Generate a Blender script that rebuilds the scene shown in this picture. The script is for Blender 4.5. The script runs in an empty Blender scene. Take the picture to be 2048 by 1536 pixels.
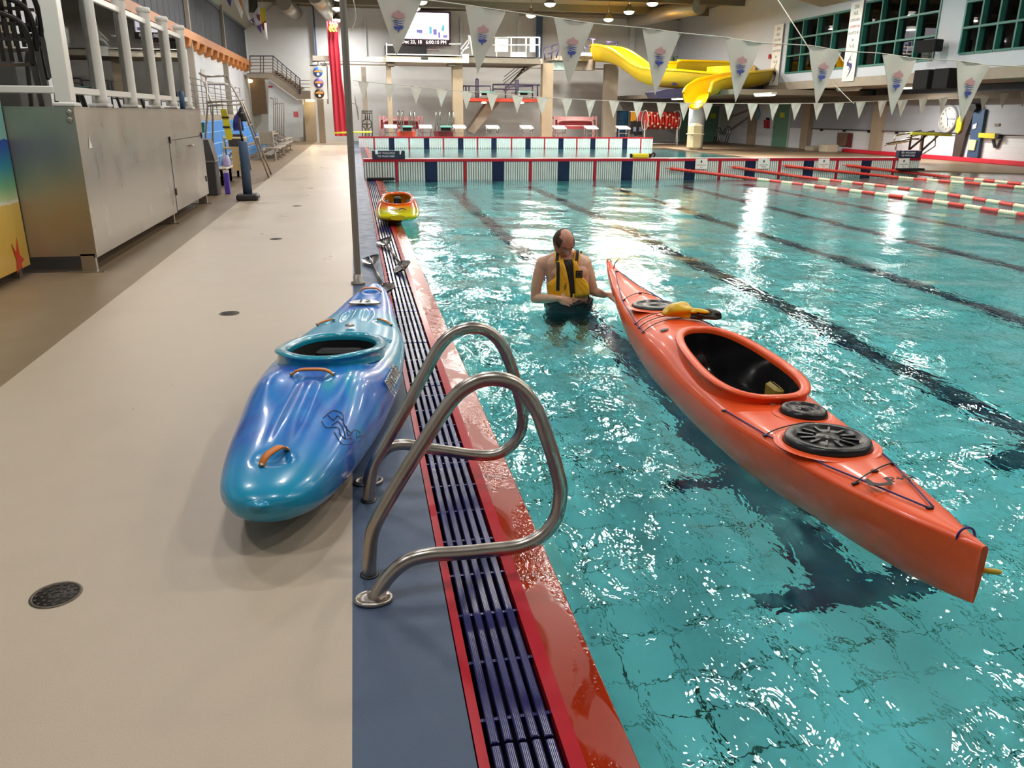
import bpy, bmesh, math, random
import numpy as np
from mathutils import Vector, Matrix, Quaternion
from math import sin, cos, pi, radians, sqrt, atan2
random.seed(7)
rng = np.random.RandomState(7)
S = bpy.context.scene
COL = S.collection
# ------------------------------------------------------------------ camera
F, CX, CY, HC = 1600.0, 1024.0, 768.0, 1.6
_Y = Vector((706 - CX, 226 - CY, F)).normalized()          # the pool's long axis in camera coordinates
_Z = Vector((1, .008, 0)).cross(_Y).normalized()
if _Z.y > 0: _Z = -_Z
_X = _Y.cross(_Z)
cam = bpy.data.cameras.new('camera'); camo = bpy.data.objects.new('camera', cam); COL.objects.link(camo)
cam.sensor_fit = 'HORIZONTAL'; cam.sensor_width = 36; cam.lens = F / 2048 * 36
cam.clip_start = .05; cam.clip_end = 200
# camera axes in the world: right, up (= -y down), back (= -z forward)
R = Matrix((_X, _Y, _Z))                                    # world = R @ (right, down, forward)
right = R @ Vector((1, 0, 0)); down = R @ Vector((0, 1, 0)); fwd = R @ Vector((0, 0, 1))
M = Matrix.Identity(4)
for i in range(3):
    M[i][0] = right[i]; M[i][1] = -down[i]; M[i][2] = -fwd[i]
M[2][3] = HC
camo.matrix_world = M
S.camera = camo
# ------------------------------------------------------------------ colour management, world
S.view_settings.view_transform = 'Standard'; S.view_settings.look = 'None'
S.view_settings.gamma = 1; S.view_settings.use_curve_mapping = False
S.view_settings.exposure = 0.0
S.cycles.max_bounces = 8; S.cycles.diffuse_bounces = 3; S.cycles.glossy_bounces = 4
S.cycles.transmission_bounces = 6; S.cycles.transparent_max_bounces = 12
S.cycles.caustics_reflective = False; S.cycles.caustics_refractive = True
S.cycles.blur_glossy = .3
S.cycles.sample_clamp_indirect = 70; S.cycles.sample_clamp_direct = 0
S.cycles.use_light_tree = True
S.cycles.use_adaptive_sampling = True; S.cycles.adaptive_threshold = .02
W = bpy.data.worlds.new('world'); S.world = W; W.use_nodes = True
W.node_tree.nodes['Background'].inputs[0].default_value = (.9, .95, 1, 1)
W.node_tree.nodes['Background'].inputs[1].default_value = .05
# ------------------------------------------------------------------ the hall's lamps (their housings come with the ceiling)
LAMPS = []
for yy in (1.5, 7.5, 13.5, 19.5, 25.5, 31.0):
    for xx in (-3.4, .3, 4.2, 8.1, 12.0, 15.9):
        LAMPS.append((xx + .35 * sin(yy * 3 + xx), yy + .4 * cos(xx * 2), 6.5))
def _lamp(px, py, z=6.45):
    d = R @ Vector(((px - CX) / F, (py - CY) / F, 1.0)); t = (z - HC) / d.z; return (d.x * t, d.y * t, z)
LAMPS += [_lamp(*p) for p in ((675, 15), (674, 38), (676, -6), (843, 2), (830, 15), (1062, 29), (1100, 6), (1217, 37), (1258, 22), (1305, 5))]
LAMP_R = .27
for i, (x, y, z) in enumerate(LAMPS):
    L = bpy.data.lights.new('high_bay_light', 'AREA'); L.shape = 'DISK'; L.size = LAMP_R * 2
    L.energy = (330 if y > 33 else 210 if y > 28 else 100 if y > 10 else 84) if y > 5 else 70
    if x < 2 and y > 5: L.energy *= .74 if y > 10 else 1.12
    if x > 2: L.energy *= 1.35 if y < 28 else 1.25; L.color = (1.0, .95, .86)
    o = bpy.data.objects.new('high_bay_light', L); o.location = (x, y, z - .19); COL.objects.link(o)
    o['kind'] = 'helper'

for y in (12, 20, 26, 32):  # added fill lights without fittings, to brighten the rooms behind the gallery windows
    L = bpy.data.lights.new('gallery_fill_light', 'AREA'); L.shape = 'RECTANGLE'; L.size = .4; L.size_y = 2.0; L.energy = 200; L.color = (1, .97, .88)
    o = bpy.data.objects.new('gallery_fill_light', L); o.location = (21.6, y, 7.0); COL.objects.link(o); o['kind'] = 'helper'
# ------------------------------------------------------------------ pixel helpers: a point of the place seen at (px, py)
def ray(px, py): return R @ Vector(((px - CX) / F, (py - CY) / F, 1.0))
def g(px, py, z=0.0):
    d = ray(px, py); t = (z - HC) / d.z; return Vector((d.x * t, d.y * t, z))
def aY(px, py, Y):
    d = ray(px, py); t = Y / d.y; return Vector((d.x * t, Y, HC + d.z * t))
def aX(px, py, X):
    d = ray(px, py); t = X / d.x; return Vector((X, d.y * t, HC + d.z * t))
# ------------------------------------------------------------------ objects
def link(name, me, parent=None):
    o = bpy.data.objects.new(name, me); COL.objects.link(o)
    if parent is not None: o.parent = parent
    return o
def tag(o, label=None, cat=None, group=None, kind=None):
    if label: o['label'] = label
    if cat: o['category'] = cat
    if group: o['group'] = group
    if kind: o['kind'] = kind
    return o
def thing(name, label, cat, loc=(0, 0, 0), rz=0.0, group=None):
    o = bpy.data.objects.new(name, None); COL.objects.link(o); o.empty_display_size = .1
    o.location = loc; o.rotation_euler = (0, 0, rz)
    return tag(o, label, cat, group)
def copy_tree(o, parent=None):
    c = o.copy(); COL.objects.link(c); c.parent = parent
    for ch in CH.get(o.name, []): pass
    for ch in list(o.children): copy_tree(ch, c)
    return c
CH = {}
class MB:
    """collects shapes in one mesh"""
    def __init__(s): s.v = []; s.f = []; s.m = []; s.sm = []; s.cur = 0
    def add(s, vs, fs, smooth=False):
        b = len(s.v); s.v += [tuple(p) for p in vs]
        for f in fs: s.f.append([b + i for i in f]); s.m.append(s.cur); s.sm.append(smooth)
        return s
    def box(s, a, b, M=None, bev=0):
        x0, y0, z0 = a; x1, y1, z1 = b
        if bev:
            e = bev
            vs = []
            for z, i in ((z0, e), (z0 + e, 0), (z1 - e, 0), (z1, e)):
                vs += [(x0 + i + e, y0 + i, z), (x1 - i - e, y0 + i, z), (x1 - i, y0 + i + e, z), (x1 - i, y1 - i - e, z),
                       (x1 - i - e, y1 - i, z), (x0 + i + e, y1 - i, z), (x0 + i, y1 - i - e, z), (x0 + i, y0 + i + e, z)]
            fs = [list(range(7, -1, -1)), list(range(24, 32))]
            for k in range(3):
                for j in range(8):
                    fs.append([k * 8 + j, k * 8 + (j + 1) % 8, k * 8 + 8 + (j + 1) % 8, k * 8 + 8 + j])
        else:
            vs = [(x0, y0, z0), (x1, y0, z0), (x1, y1, z0), (x0, y1, z0), (x0, y0, z1), (x1, y0, z1), (x1, y1, z1), (x0, y1, z1)]
            fs = [(3, 2, 1, 0), (4, 5, 6, 7), (0, 1, 5, 4), (1, 2, 6, 5), (2, 3, 7, 6), (3, 0, 4, 7)]
        if M is not None: vs = [M @ Vector(p) for p in vs]
        return s.add(vs, fs)
    def quad(s, a, b, c, d): return s.add([a, b, c, d], [(0, 1, 2, 3)])
    def bar(s, p, q, w, h=None, up=(0, 0, 1)):
        """rectangular bar from p to q, w wide, h high"""
        h = h or w; p = Vector(p); q = Vector(q); d = (q - p).normalized(); u = Vector(up)
        if abs(d.dot(u)) > .99: u = Vector((0, 1, 0))
        r = d.cross(u).normalized() * (w / 2); u = r.cross(d).normalized() * (h / 2)
        vs = [p - r - u, p + r - u, p + r + u, p - r + u, q - r - u, q + r - u, q + r + u, q - r + u]
        return s.add(vs, [(0, 1, 2, 3), (7, 6, 5, 4), (0, 4, 5, 1), (1, 5, 6, 2), (2, 6, 7, 3), (3, 7, 4, 0)])
    def tube(s, pts, r, n=10, cap=True, closed=False):
        pts = [Vector(p) for p in pts]; N = len(pts)
        rr = r if hasattr(r, '__len__') else [r] * N
        vs = []; prev = None
        for i, p in enumerate(pts):
            if closed: t = (pts[(i + 1) % N] - pts[i - 1])
            else: t = pts[min(i + 1, N - 1)] - pts[max(i - 1, 0)]
            t.normalize()
            if prev is None:
                a = Vector((0, 0, 1)) if abs(t.z) < .9 else Vector((1, 0, 0))
                u = t.cross(a).normalized()
            else:
                u = prev - t * prev.dot(t)
                u = u.normalized() if u.length > 1e-6 else t.orthogonal().normalized()
            prev = u; w = t.cross(u)
            for k in range(n):
                a = 2 * pi * k / n
                vs.append(p + (u * cos(a) + w * sin(a)) * rr[i])
        fs = []
        for i in range(N if closed else N - 1):
            j = (i + 1) % N
            for k in range(n): fs.append((i * n + k, i * n + (k + 1) % n, j * n + (k + 1) % n, j * n + k))
        s.add(vs, fs, True)
        if cap and not closed:
            b = len(s.v) - len(vs)
            s.f.append([b + k for k in range(n)][::-1]); s.m.append(s.cur); s.sm.append(False)
            s.f.append([b + (N - 1) * n + k for k in range(n)]); s.m.append(s.cur); s.sm.append(False)
        return s
    def lathe(s, prof, n=20, M=None, smooth=True, cap=True):
        """profile of (radius, height) round the z axis"""
        vs = []; fs = []
        for r, z in prof:
            for k in range(n): a = 2 * pi * k / n; vs.append(Vector((r * cos(a), r * sin(a), z)))
        for i in range(len(prof) - 1):
            for k in range(n): fs.append((i * n + k, i * n + (k + 1) % n, i * n + n + (k + 1) % n, i * n + n + k))
        if cap:
            fs.append(list(range(n))[::-1]); fs.append([(len(prof) - 1) * n + k for k in range(n)])
        if M is not None: vs = [M @ p for p in vs]
        s.add(vs, fs, smooth); return s
    def prism(s, poly, t, M=None):
        """polygon in local XY, extruded by t along local Z"""
        n = len(poly); vs = [Vector((x, y, 0)) for x, y in poly] + [Vector((x, y, t)) for x, y in poly]
        if M is not None: vs = [M @ p for p in vs]
        fs = [list(range(n))[::-1], list(range(n, 2 * n))] + [(i, (i + 1) % n, n + (i + 1) % n, n + i) for i in range(n)]
        return s.add(vs, fs)
    def grid(s, P, smooth=True, cu=False, cv=False):
        """P[i][j] points"""
        a = len(P); b = len(P[0]); vs = [p for row in P for p in row]; fs = []
        for i in range(a if cu else a - 1):
            for j in range(b if cv else b - 1):
                fs.append((i * b + j, i * b + (j + 1) % b, ((i + 1) % a) * b + (j + 1) % b, ((i + 1) % a) * b + j))
        return s.add(vs, fs, smooth)
    def build(s, name, mats, parent=None, fix=False):
        me = bpy.data.meshes.new(name)
        me.from_pydata(s.v, [], s.f)
        if not isinstance(mats, (list, tuple)): mats = [mats]
        for m in mats: me.materials.append(m)
        me.polygons.foreach_set('material_index', s.m); me.polygons.foreach_set('use_smooth', s.sm)
        if fix:
            bm = bmesh.new(); bm.from_mesh(me); bmesh.ops.recalc_face_normals(bm, faces=bm.faces); bm.to_mesh(me); bm.free()
        me.update()
        return link(name, me, parent)
def struct(name, mb, mats, parent=None, fix=False):
    o = mb.build(name, mats, parent, fix)
    if parent is None: o['kind'] = 'structure'
    return o
def smooth_pts(pts, n=6, closed=False):
    """Catmull-Rom through pts"""
    pts = [Vector(p) for p in pts]; out = []; N = len(pts)
    for i in range(N if closed else N - 1):
        if closed: p0, p1, p2, p3 = pts[i - 1], pts[i], pts[(i + 1) % N], pts[(i + 2) % N]
        else: p0, p1, p2, p3 = pts[max(i - 1, 0)], pts[i], pts[i + 1], pts[min(i + 2, N - 1)]
        for k in range(n):
            t = k / n
            out.append(.5 * ((2 * p1) + (p2 - p0) * t + (2 * p0 - 5 * p1 + 4 * p2 - p3) * t * t + (3 * p1 - p0 - 3 * p2 + p3) * t ** 3))
    if not closed: out.append(pts[-1])
    return out
def text(body, size, M, mat, parent=None, name='lettering', ext=.001, align='CENTER', label=None, sx=1):
    cu = bpy.data.curves.new(name, 'FONT'); cu.body = body; cu.size = size; cu.extrude = ext
    cu.align_x = align; cu.align_y = 'CENTER'; cu.resolution_u = 2
    t = bpy.data.objects.new('tmp', cu); COL.objects.link(t)
    dg = bpy.context.evaluated_depsgraph_get(); dg.update()
    me = bpy.data.meshes.new_from_object(t.evaluated_get(dg))
    bpy.data.objects.remove(t); me.materials.clear(); me.materials.append(mat)
    me.transform(M @ Matrix.Diagonal((sx, 1, 1, 1)))
    me.name = name
    return link(name, me, parent)
# ------------------------------------------------------------------ materials
def srgb(*c):
    if len(c) == 1: c = c[0]
    return tuple((((v / 255) / 12.92) if v / 255 <= .04045 else ((v / 255 + .055) / 1.055) ** 2.4) for v in c)
class NT:
    def __init__(s, name):
        s.m = bpy.data.materials.new(name); s.m.use_nodes = True; s.t = s.m.node_tree; s.t.nodes.clear()
        s.out = s.n('ShaderNodeOutputMaterial')
    def n(s, typ, **kw):
        x = s.t.nodes.new(typ)
        for k, v in kw.items(): setattr(x, k, v)
        return x
    def l(s, a, b): s.t.links.new(a, b)
    def coord(s, kind='Object'): return s.n('ShaderNodeTexCoord').outputs[kind]
    def pos(s): return s.n('ShaderNodeNewGeometry').outputs['Position']
    def mapping(s, vec, scale=(1, 1, 1), loc=(0, 0, 0), rot=(0, 0, 0)):
        x = s.n('ShaderNodeMapping'); x.inputs['Scale'].default_value = scale; x.inputs['Location'].default_value = loc
        x.inputs['Rotation'].default_value = rot; s.l(vec, x.inputs[0]); return x.outputs[0]
    def noise(s, vec, scale=5, detail=3, rough=.5, dist=0):
        x = s.n('ShaderNodeTexNoise'); x.inputs['Scale'].default_value = scale; x.inputs['Detail'].default_value = detail
        x.inputs['Roughness'].default_value = rough; x.inputs['Distortion'].default_value = dist
        s.l(vec, x.inputs['Vector']); return x.outputs[0]
    def ramp(s, fac, stops, interp='LINEAR'):
        x = s.n('ShaderNodeValToRGB'); x.color_ramp.interpolation = interp; e = x.color_ramp.elements
        while len(e) < len(stops): e.new(.5)
        for i, (p, c) in enumerate(stops):
            e[i].position = p; e[i].color = (c if hasattr(c, '__len__') else (c, c, c)) + (1,) if not hasattr(c, '__len__') or len(c) == 3 else c
        s.l(fac, x.inputs[0]); return x.outputs[0]
    def mix(s, fac, a, b, mode='MIX'):
        x = s.n('ShaderNodeMix', data_type='RGBA', blend_type=mode)
        for sock, v in ((x.inputs[0], fac), (x.inputs[6], a), (x.inputs[7], b)):
            if hasattr(v, 'is_output'): s.l(v, sock)
            elif hasattr(v, '__len__'): sock.default_value = tuple(v) + (1,) if len(v) == 3 else v
            else: sock.default_value = v
        return x.outputs[2]
    def math(s, op, a, b=None):
        x = s.n('ShaderNodeMath', operation=op)
        for i, v in enumerate((a, b)):
            if v is None: continue
            if hasattr(v, 'is_output'): s.l(v, x.inputs[i])
            else: x.inputs[i].default_value = v
        return x.outputs[0]
    def bump(s, h, strength=.3, dist=.01, normal=None):
        x = s.n('ShaderNodeBump'); x.inputs['Strength'].default_value = strength; x.inputs['Distance'].default_value = dist
        s.l(h, x.inputs['Height'])
        if normal is not None: s.l(normal, x.inputs['Normal'])
        return x.outputs[0]
    def bsdf(s, col, rough=.5, metal=0, normal=None, spec=.5, coat=0, emit=None, es=0, alpha=None, trans=0, sub=0):
        x = s.n('ShaderNodeBsdfPrincipled')
        for sock, v in ((x.inputs['Base Color'], col), (x.inputs['Roughness'], rough), (x.inputs['Metallic'], metal)):
            if hasattr(v, 'is_output'): s.l(v, sock)
            elif hasattr(v, '__len__'): sock.default_value = tuple(v) + (1,)
            else: sock.default_value = v
        x.inputs['Specular IOR Level'].default_value = spec; x.inputs['Coat Weight'].default_value = coat
        x.inputs['Coat Roughness'].default_value = .08
        x.inputs['Transmission Weight'].default_value = trans
        if sub: x.inputs['Subsurface Weight'].default_value = sub; x.inputs['Subsurface Radius'].default_value = (.02, .008, .005)
        if emit is not None:
            if hasattr(emit, 'is_output'): s.l(emit, x.inputs['Emission Color'])
            else: x.inputs['Emission Color'].default_value = tuple(emit) + (1,)
            x.inputs['Emission Strength'].default_value = es
        if normal is not None: s.l(normal, x.inputs['Normal'])
        s.l(x.outputs[0], s.out.inputs[0]); return s.m
_mc = {}
def pm(name, rgb, rough=.5, metal=0, var=.12, vs=6.0, bump=0, bs=60.0, spec=.5, coat=0, emit=None, es=0):
    """plain material: colour with a little noise variation and fine relief"""
    if name in _mc: return _mc[name]
    t = NT(name); c = srgb(rgb); co = t.coord()
    n = t.noise(co, vs, 4)
    col = t.mix(n, tuple(v * (1 - var) for v in c), tuple(min(1, v * (1 + var)) for v in c))
    nm = t.bump(t.noise(co, bs, 3), bump, .002) if bump else None
    m = t.bsdf(col, rough, metal, nm, spec, coat, emit=srgb(emit) if emit else None, es=es)
    _mc[name] = m; return m
# ================================================================== THE SETTING
XL, XR, YB, YF, ZC = -5.7, 23.3, -5.0, 51.0, 7.3
XU = 20.0; XD = 20.3
PX0, PX1, PY0, PY1 = .65, XD, -3.0, 41.5        # basin
YBH = 21.3                                         # bulkhead
ZW = -.030                                         # water level
DEPTH = 1.08
# -- materials
def deck_mat():
    t = NT('deck_beige'); p = t.pos()
    fine = t.noise(p, 260, 3, .7); mid = t.noise(p, 5, 4); big = t.noise(p, .8, 3)
    c = t.mix(fine, srgb(160, 139, 117), srgb(214, 197, 176))
    c = t.mix(t.math('MULTIPLY', mid, .5), c, srgb(176, 158, 140))
    puddle = t.ramp(t.noise(t.mapping(p, (1, .55, 1)), 1.3, 3, .5, .4), [(.50, 0.0), (.72, 1.0)])
    c = t.mix(t.math('MULTIPLY', puddle, .07), c, srgb(120, 105, 92))
    r = t.ramp(puddle, [(0.0, .36), (1.0, .26)])
    b = t.bump(fine, .35, .003)
    return t.bsdf(c, r, 0, b, .45)
def deck2_mat():
    t = NT('deck_brown'); p = t.pos()
    fine = t.noise(p, 220, 3, .7); mid = t.noise(p, 3, 4)
    c = t.mix(fine, srgb(118, 98, 76), srgb(152, 130, 104))
    c = t.mix(t.math('MULTIPLY', mid, .6), c, srgb(112, 92, 70))
    return t.bsdf(c, .42, 0, t.bump(fine, .3, .003), .4)
def strip_mat():
    t = NT('deck_blue'); p = t.pos()
    fine = t.noise(p, 300, 2, .8); mid = t.noise(p, 6, 4)
    c = t.mix(fine, srgb(44, 60, 86), srgb(92, 108, 134))
    c = t.mix(t.math('MULTIPLY', mid, .5), c, srgb(66, 78, 96))
    return t.bsdf(c, t.ramp(mid, [(.35, .3), (.65, .45)]), 0, t.bump(fine, .5, .003), .3)
def concrete(name, a, b, rough=.8):
    t = NT(name); p = t.pos()
    n = t.noise(p, 2.2, 6, .65); f = t.noise(p, 40, 3)
    c = t.mix(n, srgb(a), srgb(b)); c = t.mix(t.math('MULTIPLY', f, .25), c, srgb(a))
    return t.bsdf(c, rough, 0, t.bump(f, .2, .004), .3)
def block_wall(name, a, sx=.4, sz=.2, axis='X'):
    """painted blockwork"""
    t = NT(name); p = t.pos()
    v = t.mapping(p, rot=(radians(90), 0, 0) if axis == 'X' else (radians(90), 0, radians(90)))
    s_ = t.n('ShaderNodeSeparateXYZ'); t.l(p, s_.inputs[0])
    cb = t.n('ShaderNodeCombineXYZ'); t.l(s_.outputs[0 if axis == 'X' else 1], cb.inputs[0]); t.l(s_.outputs[2], cb.inputs[1])
    br = t.n('ShaderNodeTexBrick'); br.inputs['Scale'].default_value = 1; br.inputs['Brick Width'].default_value = sx; br.inputs['Row Height'].default_value = sz
    br.inputs['Mortar Size'].default_value = .006; t.l(cb.outputs[0], br.inputs[0])
    br.inputs['Color1'].default_value = br.inputs['Color2'].default_value = (1, 1, 1, 1); br.inputs['Mortar'].default_value = (.0, .0, .0, 1)
    c = t.mix(t.noise(p, 1.3, 5), tuple(v * .88 for v in srgb(a)), srgb(a))
    c = t.mix(br.outputs['Fac'], c, tuple(v * .8 for v in srgb(a)))
    return t.bsdf(c, .55, 0, t.bump(br.outputs['Color'], .4, .004), .35)
def wet_orange():
    t = NT('orange_tile'); p = t.pos(); n = t.noise(p, 9, 4, .6, .8); f_ = t.noise(p, 40, 3, .6)
    wet = t.ramp(t.noise(t.mapping(p, (2.5, .8, 1)), 2.2, 3, .5, .8), [(.46, 0.0), (.50, 1.0)])
    c = t.mix(n, srgb(140, 34, 10), srgb(160, 48, 18))
    b = t.bump(t.mix(wet, (.5, .5, .5), f_), .35, .006)
    return t.bsdf(c, t.ramp(wet, [(0.0, .3), (1.0, .07)]), 0, b, .3)
def tile_floor():
    t = NT('pool_tile'); p = t.pos()
    s_ = t.n('ShaderNodeSeparateXYZ'); t.l(p, s_.inputs[0])
    x, y, z = s_.outputs
    def grout(u, size, w):
        fr = t.math('FRACT', t.math('DIVIDE', u, size)); return t.math('LESS_THAN', t.math('ABSOLUTE', t.math('SUBTRACT', fr, .5)), w / size / 2)
    n = t.noise(p, 3.0, 4); patch = t.noise(p, .9, 3)
    gx = grout(t.math('ADD', x, t.math('MULTIPLY', n, .0)), .23, .014); gy = grout(y, .23, .014)
    gz = t.math('MAXIMUM', gx, gy)
    dirt = t.ramp(t.noise(p, 2.2, 5, .7), [(.42, 0.0), (.62, .9)])
    c = t.mix(n, srgb(206, 236, 238), srgb(232, 250, 250))
    c = t.mix(t.math('MULTIPLY', gz, t.math('ADD', dirt, .25)), c, srgb(52, 74, 60))
    return t.bsdf(c, .35, 0, None, .4)
def water_mat():
    t = NT('pool_water'); p = t.pos()
    v1 = t.mapping(p, (1, .55, 1))
    n1 = t.noise(v1, 7.5, 3, .55, .5); n2 = t.noise(v1, 28, 2, .5, .3)
    near = t.bump(n1, .38, .03)
    b = t.bump(n2, .32, .006, near)
    fr = t.n('ShaderNodeFresnel'); fr.inputs[0].default_value = 1.33; t.l(b, fr.inputs[1])
    rf = t.n('ShaderNodeBsdfRefraction'); rf.inputs['Color'].default_value = srgb(186, 248, 252) + (1,); rf.inputs['Roughness'].default_value = 0; rf.inputs['IOR'].default_value = 1.33
    gl = t.n('ShaderNodeBsdfGlossy'); gl.inputs['Roughness'].default_value = .0; gl.inputs['Color'].default_value = (1, 1, 1, 1)
    t.l(b, rf.inputs['Normal']); t.l(b, gl.inputs['Normal'])
    mx = t.n('ShaderNodeMixShader'); t.l(fr.outputs[0], mx.inputs[0]); t.l(rf.outputs[0], mx.inputs[1]); t.l(gl.outputs[0], mx.inputs[2])
    t.l(mx.outputs[0], t.out.inputs[0]); return t.m
M_deck = deck_mat(); M_brown = deck2_mat(); M_strip = strip_mat(); M_tile = tile_floor(); M_water = water_mat()
M_conc = concrete('concrete', (150, 140, 126), (178, 166, 150)); M_conc2 = concrete('concrete_warm', (150, 132, 110), (176, 158, 134))
M_wall = concrete('wall_white_x', (206, 206, 204), (222, 222, 220), .6); M_wally = block_wall('wall_white_y', (222, 224, 226), axis='Y')
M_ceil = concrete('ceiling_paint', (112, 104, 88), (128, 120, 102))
M_red = pm('red_tile', (176, 34, 48), .2, var=.1, vs=12); M_orange = wet_orange()
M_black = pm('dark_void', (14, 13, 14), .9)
M_navy = pm('navy_tile', (20, 30, 62), .2)
M_white = pm('white_gloss', (236, 234, 228), .25)
# -- floors
b = MB(); b.box((-2.2, YB, -.25), (-.09, YF, 0)); struct('floor', b, M_deck)
b = MB(); b.box((XL, YB, -.25), (-2.2, YF, 0)); struct('floor_brown', b, M_brown)
b = MB(); b.box((-.09, YB, -.25), (.228, YF, 0)); struct('floor_blue_strip', b, M_strip)
b = MB(); b.box((.228, PY1, -.25), (XR, YF, 0)); b.box((.228, YB, -.25), (XR, PY0, 0)); struct('floor_far', b, M_brown)
b = MB(); b.prism([(XD, PY0), (XR, PY0), (XR, PY1), (15.9, PY1), (15.9, 25.0), (XD, 21.9)], .3, Matrix.Translation((0, 0, -.3))); struct('floor_right', b, M_brown)
# -- basin
b = MB(); b.box((PX0 - .1, PY0, -DEPTH - .1), (PX1, PY1, -DEPTH)); bf = struct('floor_pool', b, M_tile)
b = MB(); b.box((PX0 - .15, PY0 - .1, -DEPTH), (PX0, PY1, -.041)); struct('wall_pool_left', b, M_tile)
b = MB(); b.box((PX1, PY0, -DEPTH), (PX1 + .1, PY1, -.25)); struct('wall_pool_right', b, M_tile)
b = MB(); b.box((PX0, PY0 - .1, -DEPTH), (PX1, PY0, -.25)); struct('wall_pool_near', b, M_tile)
# gutter trench and orange ledge
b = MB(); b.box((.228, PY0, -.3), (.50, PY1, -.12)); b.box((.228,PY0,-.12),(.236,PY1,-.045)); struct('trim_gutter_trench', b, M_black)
b = MB()
zz = [(.50, -.001), (.53, -.003), (.645, -.010), (.65, -.015), (.65, -.04), (.50, -.04)]
b.add([(x, PY0, z) for x, z in zz] + [(x, PY1, z) for x, z in zz], [(i, (i + 1) % 6, 6 + (i + 1) % 6, 6 + i) for i in range(6)]); struct('trim_ledge', b, M_orange, fix=True)
# -- water surface: graded grid, waves as real relief
def water_grid():
    xs = [.505]; 
    while xs[-1] < PX1: xs.append(xs[-1] + .03 + .008 * max(0, xs[-1] - 1.2))
    xs[-1] = PX1
    ys = [PY0]
    while ys[-1] < 0.8: ys.append(ys[-1] + .12)
    while ys[-1] < PY1: ys.append(ys[-1] + .03 + .0085 * max(0, ys[-1] - 2))
    ys[-1] = PY1
    X, Y = np.meshgrid(np.array(xs), np.array(ys))
    Z = np.zeros_like(X)
    r = np.random.RandomState(3)
    for lam, amp, n in ((2.2, .0045, 5), (1.1, .0035, 6), (.55, .0022, 9), (.28, .0012, 10)):
        for k in range(n):
            th = r.uniform(0, 2 * pi); L = lam * r.uniform(.75, 1.3); ph = r.uniform(0, 6.28)
            fade = 1 / (1 + (Y / (lam * 22)) ** 4)
            Z += amp * (.45 if lam < .6 else .6) * np.sin((X * cos(th) + Y * sin(th)) * 2 * pi / L + ph + .6 * np.sin(X * 1.3 + ph) + .5 * np.sin(Y * .9 + 2 * ph)) * fade
    edge = np.clip((X - .5) / .5, .12, 1)
    Z = Z * edge * np.where(Y > YBH, .15, 1) + ZW
    nx, ny = len(xs), len(ys)
    v = np.stack([X, Y, Z], -1).reshape(-1, 3)
    i = np.arange(ny - 1)[:, None] * nx + np.arange(nx - 1)[None, :]
    f = np.stack([i, i + 1, i + nx + 1, i + nx], -1).reshape(-1, 4)
    me = bpy.data.meshes.new('water_surface'); me.from_pydata(v.tolist(), [], f.tolist())
    me.polygons.foreach_set('use_smooth', [True] * len(f)); me.materials.append(M_water)
    o = link('water_surface', me); tag(o, kind='structure'); print('water faces', len(f)); return o
WATER = water_grid()
# -- walls and ceiling
b = MB(); b.box((XL, YF, 0), (XR, YF + .2, ZC)); struct('wall_back', b, M_wall)
b = MB(); b.box((XL - .2, YB, 0), (XL, YF, ZC)); struct('wall_left', b, M_wally)
b = MB(); b.box((XL, YB - .2, 0), (XR, YB, ZC)); struct('wall_front', b, M_wall)
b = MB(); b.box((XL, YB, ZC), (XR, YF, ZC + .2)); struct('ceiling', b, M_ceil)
# -- gutter: red edging tiles and the navy grating, slat by slat
b = MB(); b.box((.232, PY0, -.12), (.26, PY1, .002), bev=0); struct('trim_red_inner', b, M_red)
b = MB(); b.box((.463, PY0, -.12), (.507, PY1, .003)); struct('trim_red_outer', b, M_red)
t = NT('grating_navy'); p = t.pos()
s_ = t.n('ShaderNodeSeparateXYZ'); t.l(p, s_.inputs[0])
rb = t.math('SINE', t.math('MULTIPLY', s_.outputs[0], 2 * pi / .0048))
c_ = t.mix(t.noise(p, 9, 3), srgb(26, 26, 78), srgb(40, 42, 100))
M_grate = t.bsdf(c_, .2, 0, t.bump(rb, .25, .0008), .4)
slat = MB(); slat.box((-.0122, -.495, -.02), (.0122, .495, .003), bev=.003)
grat = bpy.data.objects.new('trim_gutter_grating', None); COL.objects.link(grat); grat['kind'] = 'structure'
proto = slat.build('slat', M_grate, grat); sme = proto.data; first = True
for j in range(22):
    for k in range(5):
        o = proto if first else link('slat', sme, grat); first = False
        o.location = (.2865 + .0372 * k, -.3 + j * 1.0 + .5 + (.002 if k % 2 else -.002), 0)
b = MB()
for j in range(int(22 / .25)):
    y = -.3 + j * .25 + .1
    b.box((.26, y - .006, -.03), (.463, y + .006, -.006))
cb_ = b.build('cross_rods', M_grate, grat); cb_['kind'] = 'stuff'
b = MB()
for k in range(5): b.box((.272 + .0372 * k, 22.3, -.02), (.301 + .0372 * k, PY1, .003))
b.build('far_slats', M_grate, grat)['kind'] = 'stuff'
# -- floor lane lines
for x in (2.12, 4.3, 6.3, 8.2, 10.1, 12.0, 13.9, 15.8):
    x += .1 if x < 3 else 0; ye = 2.9 if x < 3 else 3.9
    b = MB(); b.box((x - .13, ye, -DEPTH - .05), (x + .13, YBH - 1.2, -DEPTH + .003)); b.box((x - .48, ye - .05, -DEPTH - .05), (x + .46, ye + .14, -DEPTH + .0025))
    if x < 3: b.box((x - .46, 4.0, -DEPTH - .05), (x + .46, 4.12, -DEPTH + .0025))
    b.box((x - .35, YBH - 1.2, -DEPTH - .05), (x + .35, YBH - .95, -DEPTH + .003))
    struct('trim_lane_line', b, M_navy)
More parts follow.
